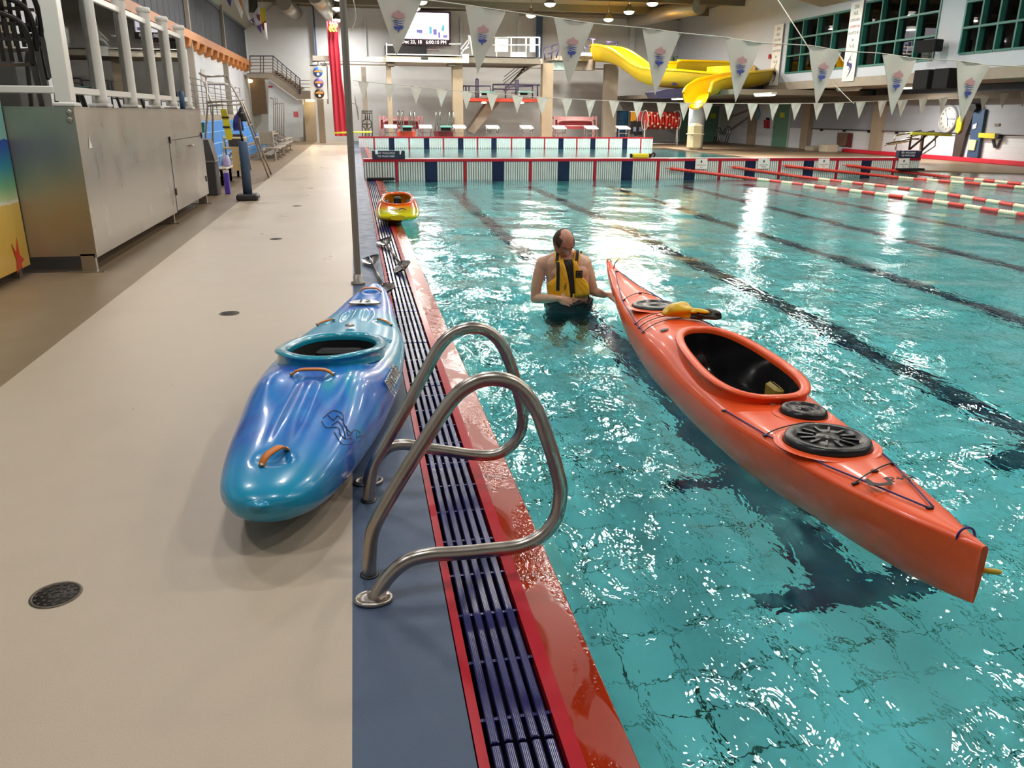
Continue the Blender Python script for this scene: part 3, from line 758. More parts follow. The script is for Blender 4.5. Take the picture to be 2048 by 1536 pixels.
c = t.mix(n, srgb(236, 78, 28), srgb(246, 98, 44)); sxyz = t.n('ShaderNodeSeparateXYZ'); t.l(co, sxyz.inputs[0])
low = t.math('LESS_THAN', sxyz.outputs[2], .13)
c = t.mix(t.math('MULTIPLY', t.ramp(sc_, [(.6, 0.0), (.66, .7)]), low), c, srgb(206, 170, 150))
M_or = t.bsdf(c, .34, 0, t.bump(sc_, .05, .002), .35, .15)
ok = thing('sea_kayak', 'long orange sea kayak floating on the pool, its far tip held by the man', 'kayak', (1.84, 1.86, 0), -atan2(.36, 5.09))
def ohole(x, y):
    v = (y - 2.06) / .585; w_ = .228 - .035 * v
    return (abs(x) / w_) ** 2.7 + abs(v) ** 2.6 < 1 if abs(v) < 1 else False
oh.mesh(cosgrid(OL, 150), 96, ohole).build('hull', M_or, ok)
loop = []
for k in range(72):
    a = 2 * pi * k / 72; c_, q = cos(a), sin(a); v = math.copysign(abs(q) ** (2 / 2.6), q)
    loop.append(((.212 - .035 * v) * math.copysign(abs(c_) ** (2 / 2.7), c_), 2.06 + .565 * v))
pts = [Vector((x, y, oh.deck(x * .9, y) + .022 + .012 * max(0, (y - 2.06)))) for x, y in loop]
pts = [Vector((p.x, p.y, .31 + .035 * (p.y - 1.55) / 1.05)) for p in pts]
rows = rim_ring(pts, [(.04, -.09), (.028, .0), (.048, .006), (.045, .018), (.018, .022), (.0, .017), (-.004, .004), (-.002, -.015)])
MB().grid(rows, True, cu=True).build('cockpit_rim', M_or, ok, fix=True)
m = MB(); rr = [[Vector((p.x * s_, 2.06 + (p.y - 2.06) * s_, p.z - .008 - d)) for s_, d in ((.995, 0), (1.03, .08), (1.02, .22), (.8, .30), (.4, .33), (.02, .335))] for p in pts]
m.grid(rr, True, cu=True); m.build('cockpit_liner', pm('liner_black', (30, 30, 32), .16, coat=.5), ok)
MB().box((-.16, 1.72, .0), (.16, 2.02, .09), bev=.03).build('seat', pm('liner_black', (0, 0, 0)), ok)
MB().box((-.14, 1.56, .05), (.14, 1.62, .25), bev=.02).build('backrest', M_foam, ok)
MB().tube(smooth_pts([(-.15, 2.5, .22), (-.05, 2.42, .16), (0, 2.3, .1), (.04, 2.1, .06)], 5), .012, 8).build('skeg_tube', M_foam, ok)
MB().box((.12, 1.75, .16), (.17, 1.9, .26), bev=.015).build('hip_pad', pm('hip_yellow', (150, 130, 40), .5), ok)
def hatch(x, y, r_, spokes, squash=1.0, hz=.03):
    Mx = plane_at(oh, x, y, lift=-.004) @ Matrix.Diagonal((1, squash, 1, 1)); m = MB()
    m.lathe([(r_ + .012, -.01), (r_ + .012, .012), (r_ + .006, hz), (r_ - .006, hz + .006), (r_ * .82, hz + .004), (r_ * .8, hz - .006), (r_ * .3, hz - .003), (r_ * .27, hz + .004), (.001, hz + .006)], 40, Mx)
    o = m.build('hatch_cover', M_rubber, ok)
    if spokes:
        for k in range(12):
            a = 2 * pi * k / 12; q = Mx @ Matrix.Rotation(a, 4, 'Z')
            MB().box((-.006, r_ * .34, hz - .005), (.006, r_ * .74, hz + .005), q, bev=.002).build('spoke', M_rubber, o)
    MB().grid([[Mx @ Vector(((r_ + dr) * cos(2 * pi * k / 40), (r_ + dr) * sin(2 * pi * k / 40), dz)) for dr, dz in ((.05, .0), (.02, .008), (.012, -.0))] for k in range(40)], True, cu=True).build('hatch_seat', M_or, o)
hatch(-.02, .95, .165, True); hatch(.06, 1.33, .095, False); hatch(-.02, 3.5, .15, False, 1.25, .02); hatch(.0, 3.2, .05, False, 1, .015)
M_cord = pm('deck_line_purple', (48, 40, 110), .5); M_bungee = pm('bungee_black', (24, 18, 22), .5); M_fit = pm('fitting', (16, 16, 18), .4)
def onedeck(P_, r_, mat, name, lift=.009, n=10):
    out = []
    for i in range(len(P_) - 1):
        a, b_ = Vector(P_[i] + (0,)), Vector(P_[i + 1] + (0,))
        for k in range(n): out.append(a.lerp(b_, k / n))
    out.append(Vector(P_[-1] + (0,)))
    out = [Vector((p.x, p.y, oh.deck(p.x, p.y) + lift)) for p in out]
    return MB().tube(out, r_, 6).build(name, mat, ok)
def ed(y, s_, f=.78): return (s_ * f * interp(oh.W, y), y)
for s_ in (-1, 1):
    onedeck([(s_ * .012, .28), ed(.72, s_), ed(1.12, s_, .9), ed(1.5, s_, .93)] if s_ < 0 else [(s_ * .012, .28), ed(.72, s_), ed(1.12, s_, .9)], .0035, M_cord, 'deck_line')
    onedeck([ed(2.95, s_, .9), ed(3.2, s_, .9), ed(3.9, s_, .86), (s_ * .012, 4.75)], .0035, M_cord, 'deck_line')
for a, b_ in (((-.0, .62), ed(.72, 1)), ((0, .62), ed(.55, -1)), (ed(1.12, -1, .9), (0, 1.18)), ((0, 1.18), ed(1.12, 1, .9)), (ed(2.95, -1, .9), (.02, 3.0)), (ed(3.08, -1, .9), (.02, 3.1)), (ed(3.2, -1, .9), (.02, 3.22)),
              (ed(3.9, -1), (0, 3.98)), ((0, 3.98), ed(3.9, 1)), ((.02, 3.0), ed(3.0, 1, .9)), ((.02, 3.1), ed(3.2, 1, .9))):
    onedeck([a, b_], .003, M_bungee, 'bungee')
for p in (ed(.72, 1), ed(.55, -1), (0, .62), ed(1.12, -1, .9), (0, 1.18), ed(1.12, 1, .9), ed(1.5, -1, .93), (0, .28), ed(2.95, -1, .9), ed(3.08, -1, .9), ed(3.2, -1, .9), ed(3.9, -1), (0, 3.98), (0, 4.75)):
    Mx = plane_at(oh, *p, lift=.0) if abs(p[0]) < .9 * interp(oh.W, p[1]) else Matrix.Translation((p[0], p[1], oh.deck(*p)))
    MB().box((-.014, -.007, 0), (.014, .007, .01), Mx, bev=.003).build('deck_fitting', M_fit, ok)
z = oh.deck(0, .08)
MB().tube([Vector((.03 * sin(a) + 0, .09 + .0 * a, .335 + .035 * cos(a) - .0)) for a in np.linspace(-2.2, 2.2, 15)], .004, 6).build('toggle_cord', M_cord, ok)
MB().lathe([(.009, 0), (.009, .06), (.005, .07)], 10, Matrix.Translation((.03, .03, .25)) @ Matrix.Rotation(radians(100), 4, 'Y')).build('toggle', pm('toggle_yellow', (210, 170, 40), .5), ok)
MB().tube([(0, 4.86, oh.deck(0, 4.86)), (.02, 4.9, .36), (.05, 4.93, .385)], .005, 6).build('toggle_hook', M_fit, ok)
MB().tube([Vector((.022 * sin(a), 5.04, .335 + .035 * cos(a))) for a in np.linspace(-2.2, 2.2, 13)], .003, 6).build('toggle_cord', M_fit, ok)
# compass recess + small logo by the cockpit
MB().lathe([(.028, .002), (.022, .004)], 12, plane_at(oh, -.17, 2.78, lift=.004)).build('deck_recess', M_fit, ok)
decal(ell(.03, .016), oh, -.02, 1.47, .3, pm('decal_white', (0, 0, 0)), 'small_decal', ok, .004)
decal(ell(.014, .008), oh, .02, 1.46, .3, M_red, 'small_decal', ok, .006)
# maker's mark on the stern deck
Mx = plane_at(oh, .0, .50, lift=.014, ang=radians(8))
text('P+H', .066, Mx @ Matrix.Translation((.05, .012, 0)), M_ink, ok, 'makers_letters', sx=1.0)
m = MB(); m.prism([(-.12, -.02), (-.10, .03), (-.08, .035), (-.085, .0), (-.07, -.012), (-.03, -.012), (-.02, .008), (-.02, .03), (-.01, .03), (-.005, .005), (-.025, -.03), (-.075, -.035)], .001, Mx); m.build('makers_swoosh', M_ink, ok)
# water bag on the foredeck
bag = thing('dry_bag', 'crumpled yellow dry bag with black base lying on the orange kayak foredeck', 'bag', (0, 0, 0))
bag.parent = None
ko = ok.matrix_basis.copy() if False else Matrix.Translation(ok.location) @ Matrix.Rotation(ok.rotation_euler.z, 4, 'Z')
bc = ko @ Vector((.07, 3.02, oh.deck(.07, 3.02) + .006))
bag.location = bc; bag.rotation_euler = (0, 0, radians(-25))
def blob(rx, ry, rz, seed, amp, c=(0, 0, 0), n=26, flat=0.0):
    r_ = np.random.RandomState(seed); D_ = [(Vector(r_.normal(size=3)).normalized() * r_.uniform(2, 6), r_.uniform(0, 6.28)) for _ in range(9)]
    rows = []
    for i in range(n + 1):
        th = pi * i / n; row = []
        for k in range(2 * n):
            ph = pi * k / n; d = Vector((sin(th) * cos(ph), sin(th) * sin(ph), cos(th)))
            s_ = 1 + amp * sum(sin(d.dot(v) + f) for v, f in D_) / 3
            z_ = d.z * rz * s_
            if z_ < -flat: z_ = -flat
            row.append(Vector((d.x * rx * s_ + c[0], d.y * ry * s_ + c[1], z_ + c[2])))
        rows.append(row)
    return MB().grid(rows, True, cv=True)
blob(.10, .07, .055, 4, .3, (-.05, 0, .045), flat=.04).build('bag_body', pm('bag_yellow', (224, 178, 20), .35, bump=.3, bs=30), bag)
blob(.09, .05, .035, 9, .3, (.09, -.02, .035), flat=.03).build('bag_base', pm('bag_black', (34, 30, 20), .4, bump=.3, bs=30), bag)
blob(.05, .03, .02, 12, .3, (.05, -.04, .06), flat=.02).build('bag_flap', pm('bag_yellow', (0, 0, 0)), bag)
# ---- short yellow and orange kayak beyond, across gutter and water
yk = thing('playboat', 'short yellow and orange playboat resting over the gutter and pool edge', 'kayak', (.57, 12.1, 0), radians(-3))
def yel():
    t = NT('yellow_orange_plastic'); co = t.coord(); s_ = t.n('ShaderNodeSeparateXYZ'); t.l(co, s_.inputs[0])
    n = t.noise(co, 5, 3, .5, .6)
    f = t.math('ADD', t.math('ADD', t.math('MULTIPLY', s_.outputs[1], .9), t.math('MULTIPLY', s_.outputs[2], 1.0)), t.math('MULTIPLY', n, .35))
    c = t.ramp(f, [(.62, srgb(214, 204, 16)), (.80, srgb(236, 150, 20)), (.95, srgb(236, 96, 30))])
    return t.bsdf(c, .12, 0, None, .5, .8)
M_yk = yel()
yh = Hull(2.1, [(0, .12), (.05, .24), (.15, .30), (.5, .335), (1.1, .33), (1.6, .28), (1.95, .2), (2.05, .14), (2.1, .08)],
          [(0, .10), (.3, .03), (.6, .0), (1.5, 0), (2.1, .16)], [(0, .14), (.5, .15), (1.2, .17), (2.1, .2)],
          [(0, .17), (.1, .20), (.3, .23), (.5, .265), (.9, .33), (1.3, .345), (1.8, .27), (2.1, .22)], [(0, 2.2), (.6, 2.8), (2.1, 2.3)], [(0, 2.4), (2.1, 2.4)])
def yhole(x, y): return (abs(x) / .21) ** 2.4 + (abs(y - .95) / .42) ** 2.4 < 1
yh.mesh(cosgrid(2.1, 70), 72, yhole).build('hull', M_yk, yk)
loop = cock(0, .95, .215, .43, 2.4, 0); pts = [Vector((x, y, .272 + .10 * (y - .52) / .86)) for x, y in loop]
MB().grid(rim_ring(pts, [(.04, -.05), (.028, .0), (.038, .006), (.034, .015), (.015, .018), (.0, .012), (-.004, -.01)]), True, cu=True).build('cockpit_rim', M_yk, yk, fix=True)
m = MB(); rr = [[Vector((p.x * s_, .95 + (p.y - .95) * s_, p.z - .01 - d)) for s_, d in ((.995, 0), (1.08, .08), (1.1, .18), (.6, .25), (.02, .255))] for p in pts]
m.grid(rr, True, cu=True).build('cockpit_liner', pm('inner_amber', (190, 120, 10), .4), yk)
MB().box((-.06, 1.05, .05), (.06, 1.3, .33), bev=.02).build('foam_pillar', M_foam, yk)
MB().box((-.21, .75, .1), (-.14, 1.1, .30), bev=.02).build('hip_pad', M_foam, yk); MB().box((.14, .75, .1), (.21, 1.1, .30), bev=.02).build('hip_pad', M_foam, yk)
decal([(0, .07), (.07, 0), (0, -.09), (-.07, 0)], yh, -.06, .3, 0, pm('decal_amber', (150, 110, 14), .3), 'diamond_decal', yk, .006)
handle(yh, .07, .17, 0, .05, yk, M_foam, up=.02)
# ---- paddles
M_blade = pm('blade_black', (40, 40, 42), .22, coat=.4); M_shaft = pm('shaft_grey', (70, 68, 66), .22, 0, coat=.3)
def paddle(A, B, lab, r1, r2, grp=None, tw=0.5):
    A = Vector(A); B = Vector(B); p = thing('kayak_paddle', lab, 'paddle', A, group=grp); d = B - A; L_ = d.length
    q = Vector((0, 1, 0)).rotation_difference(d); Q = q.to_matrix().to_4x4()
    MB().tube([Q @ Vector((0, t, 0)) for t in (.38, L_ / 2, L_ - .38)], .015, 10).build('shaft', M_shaft, p)
    for sgn, rot in ((0, r1), (1, r2)):
        rows = []
        for i in range(13):
            u = i / 12; y = u * .44; w_ = .095 * (sin(min(1, u * 1.02) ** .62 * pi) ** .55) * (1 if u < .97 else .8) + .008
            row = []
            for k in range(9):
                v = k / 4 - 1; row.append(Vector((v * w_, y, .02 * (v * v) - .012 * u + .01)))
            rows.append(row)
        T_ = Q @ (Matrix.Translation((0, L_, 0)) @ Matrix.Rotation(pi, 4, 'Z') if sgn else Matrix.Identity(4)) @ Matrix.Rotation(rot, 4, 'Y')
        m = MB(); m.grid([[T_ @ p_ for p_ in r_] for r_ in rows], True); m.grid([[T_ @ (p_ + Vector((0, 0, -.004))) for p_ in r_][::-1] for r_ in rows], True)
        m.tube([T_ @ Vector((0, .1, -.0)), T_ @ Vector((0, .42, .0))], [.006, .014], 8)
        m.build('blade', M_blade, p)
paddle((.105, 9.25, .03), (.22, 7.25, .035), 'black bladed kayak paddle lying on the blue strip behind the blue kayak', radians(12), radians(-14))
paddle((.30, 10.55, .035), (.45, 8.35, .045), 'grey bladed kayak paddle lying across the gutter grating near the pool edge', radians(12), radians(-25))
# ================================================================== LADDER RAILS
t = NT('brushed_steel'); co = t.coord(); n = t.noise(co, 14, 4); n2 = t.noise(t.mapping(co, (300, 20, 20)), 2, 2)
M_rail = t.bsdf(t.mix(n, srgb(160, 150, 140), srgb(190, 182, 174)), t.ramp(n, [(.3, .27), (.7, .34)]), 1)
def rail_path(px, y0, y1):
    P_ = []; n = len(px)
    for i, (x, y) in enumerate(px):
        P_.append(aY(x, y, y0 + (y1 - y0) * (i / (n - 1)) ** 1.0))
    return smooth_pts(P_, 7)
near_px = [(739, 1150), (740, 1105), (745, 1065), (760, 1030), (800, 960), (850, 880), (895, 812), (925, 780), (965, 760), (1010, 760), (1045, 780), (1075, 825), (1095, 880), (1112, 935), (1121, 985), (1112, 1035), (1085, 1070), (1040, 1092),
           (980, 1100), (920, 1106), (860, 1110), (815, 1122), (780, 1150), (758, 1182), (748, 1207)]
far_px = [(737, 1000), (740, 965), (749, 925), (775, 880), (815, 810), (850, 745), (878, 695), (905, 668), (940, 656), (975, 662), (1003, 690), (1023, 735), (1036, 785), (1045, 825), (1042, 862), (1022, 892), (990, 909),
          (950, 910), (900, 903), (850, 896), (810, 889), (780, 894), (756, 915), (743, 940), (737, 958)]
lad = []
for nm, px_, y0, y1, pl in (('near curved steel ladder handrail looping from deck over the gutter', near_px, 2.60, 2.43, (2, 1)), ('far curved steel ladder handrail beside the blue kayak bow', far_px, 3.20, 3.38, (2, 1))):
    P_ = rail_path(px_, y0, y1); P_[0].z = .0; P_[-1].z = .0
    r_ = thing('ladder_rail', nm, 'handrail', (P_[0].x, (y0 + y1) / 2, 0)); loc = Vector(r_.location)
    MB().tube([p - loc for p in P_], .0255, 20).build('rail_tube', M_rail, r_)
    e = P_[-1] - loc
    m = MB(); m.lathe([(.052, .0), (.054, .012), (.048, .018), (.044, .014), (.03, .013)], 28, Matrix.Translation((e.x, e.y, .0)) @ Matrix.Diagonal((1.25, .9, 1, 1)))
    m.build('base_flange', M_rail, r_)
    s_ = P_[0] - loc; MB().lathe([(.034, 0), (.034, .004), (.027, .006)], 24, Matrix.Translation((s_.x, s_.y, 0))).build('base_ring', M_fit, r_)
# treads of the ladder under water
st = thing('pool_steps', 'submerged white ladder steps on the pool wall between the rails', 'steps', (.67, 2.95, -.2))
for k in range(3): MB().box((0, -.26, -.15 - .25 * k), (.1, .26, -.12 - .25 * k), bev=.008).build('tread', M_white, st)
# ================================================================== FLOOR DRAINS
M_iron = pm('drain_iron', (34, 26, 20), .5, .3)
for k, (px, py, lb) in enumerate(((112, 1190, 'round black floor drain in the near left deck'), (459, 627, 'round floor drain left of the blue kayak tail'), (552, 478, 'round floor drain on the deck left of the tall pole'), (594, 412, 'small far floor drain in the beige deck beyond the others'))):
    q = g(px, py); r_ = thing('floor_drain', lb, 'drain', (q.x, q.y, 0), group='floor drains'); R_ = .078
    MB().lathe([(R_ + .006, .0), (R_ + .004, .003), (R_ - .004, .004), (R_ - .006, .0015)], 32, cap=False).build('ring', pm('drain_ring', (90, 80, 68), .4, .6), r_)
    MB().lathe([(R_ - .005, .001), (R_ - .005, .0016)], 32).build('grate', M_iron, r_)
    m = MB()
    for a in range(3):
        for j in range(14 - a * 3):
            an = 2 * pi * j / (14 - a * 3); m.box((-.0045, -.006, .0016), (.0045, .006, .0032), Matrix.Rotation(an, 4, 'Z') @ Matrix.Translation((.022 * (2.9 - a), 0, 0)))
    o = m.build('grate_ribs', pm('drain_rib', (60, 48, 38), .45, .4), r_); o['kind'] = 'stuff'
# ================================================================== TALL POLE AND PENNANT LINES
M_alu = pm('pole_grey', (138, 132, 124), .35, .25)
px0 = aY(716, 560, 7.95).x
pole = thing('tall_pole', 'tall grey ribbed metal pole standing behind the blue kayak', 'pole', (px0, 7.95, 0))
m = MB()
prof = []
for k in range(16):
    a = 2 * pi * k / 16; r_ = .034 if k % 4 else .029; prof.append((r_ * cos(a), r_ * sin(a)))
m.prism(prof, 3.3); m.build('mast', M_alu, pole); MB().lathe([(.07, 0), (.07, .02), (.045, .03), (.04, .1)], 20).build('base_socket', M_alu, pole)
# thin cords tied round the pole
M_rope = pm('rope_white', (206, 200, 186), .7)
m = MB(); m.tube(smooth_pts([aY(707, 0, 7.9) - Vector((px0, 7.95, 0)), aY(712, 35, 7.9) - Vector((px0, 7.95, 0)), aY(703, 62, 7.9) - Vector((px0, 7.95, 0))], 5), .004, 5)
m.tube(smooth_pts([aY(704, 206, 7.9) - Vector((px0, 7.95, 0)), aY(714, 212, 7.9) - Vector((px0, 7.95, 0)), aY(717, 240, 7.9) - Vector((px0, 7.95, 0)), aY(709, 190, 7.9) - Vector((px0, 7.95, 0))], 5), .004, 5)
m.build('tied_cord', M_rope, pole)
M_flag = pm('pennant_vinyl', (222, 214, 202), .5, var=.06, vs=3)
M_leaf = pm('print_pink', (206, 158, 158), .6); M_bluep = pm('print_blue', (66, 80, 160), .6)
LEAF = [(0, 1), (.16, .68), (.34, .78), (.28, .42), (.55, .62), (.62, .42), (.92, .44), (.8, .2), (.98, .04), (.6, -.2), (.3, -.28), (0, -.3), (-.3, -.28), (-.6, -.2), (-.98, .04), (-.8, .2), (-.92, .44), (-.62, .42), (-.55, .62), (-.28, .42), (-.34, .78), (-.16, .68)]
def vplane(pa, pb):
    """vertical plane through two plan points -> function pixel -> point on it"""
    a = Vector(pa); d = Vector(pb) - a
    def f(px, py):
        r_ = ray(px, py); # solve (0,0)+r*t = a + d*s
        det = r_.x * (-d.y) - (-d.x) * r_.y; t = (a.x * (-d.y) - (-d.x) * a.y) / det
        return Vector((r_.x * t, r_.y * t, HC + r_.z * t))
    return f
near_line = vplane((px0, 7.95), (8.3, 9.0)); far_line = vplane((.0, 28.6), (16.0, 26.0))
def pennant(f, ax, ay, bx, by, cx_, cy_, lab, grp, printed, thick=.003):
    A, B_, C_ = f(ax, ay), f(bx, by), f(cx_, cy_)
    r_ = thing('pennant_flag', lab, 'pennant', (A + B_) / 2, group=grp); o = r_.location
    U = (B_ - A); w = U.length; u = U.normalized(); v = Vector((0, 0, 1)); v = (v - u * v.dot(u)).normalized(); nrm = u.cross(v)   # towards +-Y
    if nrm.y > 0: nrm = -nrm
    rows = []; N = 8
    for i in range(N + 1):
        t_ = i / N; L_ = A.lerp(C_, t_) - o; R2 = B_.lerp(C_, t_) - o
        rows.append([L_.lerp(R2, j / 6) + nrm * (.012 * sin(j * 1.1 + i * .7 + ax) * (1 - t_)) for j in range(7)])
    m = MB(); m.grid(rows, True); m.grid([[p - nrm * thick for p in q][::-1] for q in rows], True)
    m.build('cloth', M_flag, r_)
    MB().tube([A - o, B_ - o], .005, 6).build('hem', M_flag, r_)
    if printed:
        c = (A + B_) / 2 * .58 + C_ * .42 - o; s_ = w * .155; cl = c + nrm * .016
        def tr(poly, q, m_, nm):
            m2 = MB(); vs = [cl + u * (x * s_) + v * (y * s_ + q) for x, y in poly]; m2.add(vs, [list(range(len(vs)))]); m2.build(nm, m_, r_)
        tr([(x, y * .9) for x, y in LEAF], s_ * .75, M_leaf, 'pink_leaf_print')
        for k in range(3):
            yy = -.05 - .28 * k
            tr([(-1 + .12 * k, yy), (-.4, yy + .12), (.2, yy + .02), (1 - .1 * k, yy + .14), (.3, yy - .1), (-.4, yy - .02)], s_ * .2, M_bluep, 'blue_wave_print')
        tr([(-.75, .0), (.8, .08), (.45, -.35), (.2, -.3), (0, -.85), (-.2, -.35), (-.45, -.4)], -s_ * .55, M_bluep, 'blue_leaf_print')
big = [(752, -9, 845, -1, 793, 112), (930, 10, 1012, 22, 955, 148), (1107, 35, 1187, 47, 1137, 171), (1285, 56, 1363, 66, 1310, 190), (1451, 75, 1524, 86, 1471, 205), (1618, 91, 1685, 102, 1632, 212), (1765, 107, 1834, 117, 1783, 231), (1912, 121, 1980, 130, 1922, 247)]
ords = ['first', 'second', 'third', 'fourth', 'fifth', 'sixth', 'seventh', 'eighth', 'ninth', 'tenth', 'eleventh', 'twelfth', '13th', '14th', '15th', '16th', '17th', '18th', '19th', '20th', '21st', '22nd', '23rd', '24th', '25th', '26th', '27th', '28th', '29th', '30th']
for k, b_ in enumerate(big): pennant(near_line, *b_, '%s large printed pennant from the tall pole on the near rope' % ords[k], 'large printed pennants on the near rope', True)
rp = [near_line(*p) for p in ((708, -14), (752, -9), (845, -1), (930, 10), (1012, 22), (1107, 35), (1187, 47), (1285, 56), (1363, 66), (1451, 75), (1524, 86), (1618, 91), (1685, 102), (1765, 107), (1834, 117), (1912, 121), (1980, 130), (2060, 134), (2300, 146))]
tag(MB().tube(smooth_pts(rp, 3), .006, 6).build('pennant_rope', M_rope), 'near white rope carrying the large printed pennants across the pool', 'rope')
small = [(716, 163, 738, 164), (768, 167.5, 791, 169), (821, 172, 844, 173.5), (872, 178, 895, 179.5), (922, 182, 945, 184), (973, 186, 996, 188), (1024, 191, 1047, 192), (1073, 194, 1096, 196), (1123, 197, 1145, 198), (1171, 200, 1191, 201), (1218, 201.5, 1239, 202),
         (1266, 204, 1287, 205), (1313, 205, 1333, 206), (1359, 206, 1380, 207), (1405, 207, 1426, 207), (1449, 207, 1470, 207.5), (1495, 207.5, 1516, 207.5), (1539, 208, 1558, 208), (1582, 207, 1603, 207), (1627, 207, 1647, 207), (1669, 206, 1689, 205.5), (1712, 204, 1732, 203.5),
         (1756, 202.5, 1774, 202), (1795, 201, 1816, 200), (1838, 198.5, 1856, 197.5), (1878, 196.5, 1896, 195.5), (1920, 193.5, 1939, 192.5), (1960, 190.5, 1980, 189), (2000, 187, 2019, 185.5), (2041, 183, 2060, 181)]
for k, (a, b_, c, d) in enumerate(small):
    h_ = 36 - k * .1; pennant(far_line, a, b_, c, d, (a + c) / 2 - 1 - k * .22 + 1, (b_ + d) / 2 + h_, '%s small plain white pennant from the left on the far rope' % ords[k], 'small white pennants on the far rope', False)
rp = [far_line(706, 161)] + [far_line((a + c) / 2, (b_ + d) / 2 - .3) for a, b_, c, d in small]
tag(MB().tube(rp, .008, 5).build('pennant_rope', M_rope), 'far thin rope carrying the small plain white pennants', 'rope')
q0, q1 = aY(1551, -8, 12), aY(1634, 122, 9.6)
tag(MB().tube([q0, q1], .007, 6).build('guy_rope', M_rope), 'thin white guy rope slanting down from the ceiling past the green windows', 'rope')
q0, q1 = aX(1664, 164, XU - .1), aX(1706, 203, XU - .6)
tag(MB().tube(smooth_pts([q0, q1 + Vector((-.1, 0, .02)), q1 + Vector((.05, 0, -.06))], 4), .012, 6).build('guy_rope', M_rope), 'short tied rope end hanging below the gallery edge', 'rope')
# ================================================================== LANE ROPES
M_fr = pm('float_red', (214, 62, 50), .35); M_fw = pm('float_cream', (232, 222, 190), .35)
def lane_rope(path, lab, nred, seg):
    P_ = smooth_pts([Vector(p) for p in path], 16); L_ = [0]
    for i in range(1, len(P_)): L_.append(L_[-1] + (P_[i] - P_[i - 1]).length)
    def at(s_):
        s_ = max(0, min(L_[-1] - 1e-4, s_)); i = max(k for k in range(len(L_)) if L_[k] <= s_); i = min(i, len(P_) - 2)
        return P_[i].lerp(P_[i + 1], (s_ - L_[i]) / (L_[i + 1] - L_[i]))
    r_ = thing('lane_rope', lab, 'lane rope', P_[0], group='red and white lane ropes'); o = Vector(r_.location)
    MB().tube([p - o for p in P_[::2]], .012, 6).build('cable', M_fr, r_)
    s_ = .15; k = 0
    while s_ < L_[-1] - .05:
        ln = nred if k == 0 else seg; e_ = min(s_ + ln, L_[-1]); mt = M_fr if k % 2 == 0 else M_fw
        nd = max(2, int((e_ - s_) / (.06 if k else .12))); pts = []; rad = []
        for j in range(nd * 2 + 1):
            pts.append(at(s_ + (e_ - s_) * j / (nd * 2)) - o); rad.append(.05 if j % 2 else .036)
        MB().tube(pts, rad, 8).build('float_red' if k % 2 == 0 else 'float_white', mt, r_)
        s_ = e_ + .008; k += 1
def rp_(*pp):
    out = []
    for i, p in enumerate(pp):
        out.append(aY(p[0], p[1], YBH - .12) if i == 0 else g(p[0], p[1], .0))
    return out
lane_rope(rp_((1330, 336), (1510, 358), (1800, 394), (2060, 432)), 'nearest red and white lane rope', 2.5, .42)
lane_rope(rp_((1456, 333), (1615, 355.5), (1850, 383), (2060, 416)), 'second nearest red and white lane rope', 2.6, .42)
lane_rope(rp_((1560, 331), (1785, 354), (1930, 366), (2070, 377)), 'third red and white lane rope, starting behind the medium sign', 3.4, .42)
lane_rope(rp_((1684, 330), (1885, 353), (1990, 363), (2070, 371)), 'farthest red and white lane rope, nearest the right wall', 3.2, .42)
# yellow floating tube on the bulkhead
q = aY(1281, 306, YBH + .5)
ft = thing('rescue_tube', 'yellow rescue tube with black ends lying on the bulkhead', 'rescue tube', (q.x, YBH + .5, .48))
MB().box((-.24, -.07, 0), (.24, .07, .13), bev=.03).build('foam_body', pm('tube_yellow', (214, 200, 40), .5), ft)
MB().box((-.29, -.06, .01), (-.24, .06, .12), bev=.015).build('end_cap', M_black, ft); MB().box((.24, -.06, .01), (.31, .06, .12), bev=.015).build('end_cap', M_black, ft)
MB().tube(smooth_pts([(.3, 0, .08), (.36, -.03, .14), (.42, 0, .1), (.40, .03, .03)], 4), .02, 6).build('strap', M_black, ft)
# ================================================================== STAINLESS CABINET, STAGE AND RAILING AT THE LEFT
XC = -2.70; Y0c, Y1c = 8.98, 15.95; ZCt = 1.63; ZCb = .17
t = NT('stainless_panel'); p = t.pos(); n = t.noise(t.mapping(p, (.9, .9, .5)), 2.6, 2, .5, 0); n2 = t.noise(t.mapping(p, (80, 80, 1)), 3, 2)
M_ss = t.bsdf(t.mix(n, srgb(150, 141, 130), srgb(186, 178, 166)), t.ramp(n, [(.3, .26), (.7, .38)]), .85)
cabn = thing('steel_cabinet', 'long stainless steel cabinet carrying the white railing', 'cabinet', (XC, Y0c, 0)); o = Vector(cabn.location)
def lb(m, a, b_, bev=0): return m.box(tuple(Vector(a) - o), tuple(Vector(b_) - o), bev=bev)
ysp = aX(340, 300, XC).y; yde = aX(405, 300, XC).y
lb(MB(), (-3.36, Y0c, ZCb), (XC - .03, Y1c, ZCt)).build('carcass', M_ss, cabn)
lb(MB(), (XC - .03, Y0c, ZCb - .02), (XC, ysp - .02, ZCt)).build('front_panel', M_ss, cabn)
ztd = aX(370, 277, XC).z
lb(MB(), (XC - .03, ysp - .02, ztd + .01), (XC, Y1c, ZCt)).build('upper_panel', M_ss, cabn)
dr = lb(MB(), (XC - .025, ysp, ZCb), (XC + .006, yde + .05, ztd)).build('door', M_ss, cabn)
lb(MB(), (XC - .03, yde + .06, ZCb), (XC, Y1c, ztd + .01)).build('side_panel', M_ss, cabn)
for yy in (ysp + .03, yde):
    for zz in (.4, 1.15): lb(MB(), (XC + .004, yy - .03, zz), (XC + .02, yy + .03, zz + .1), .004).build('hinge', M_fit, dr)
q = aX(378, 291, XC + .01) - o; MB().tube([q, q + Vector((.05, 0, 0)), q + Vector((.05, .12, 0))], .014, 8).build('latch', M_rail, dr)
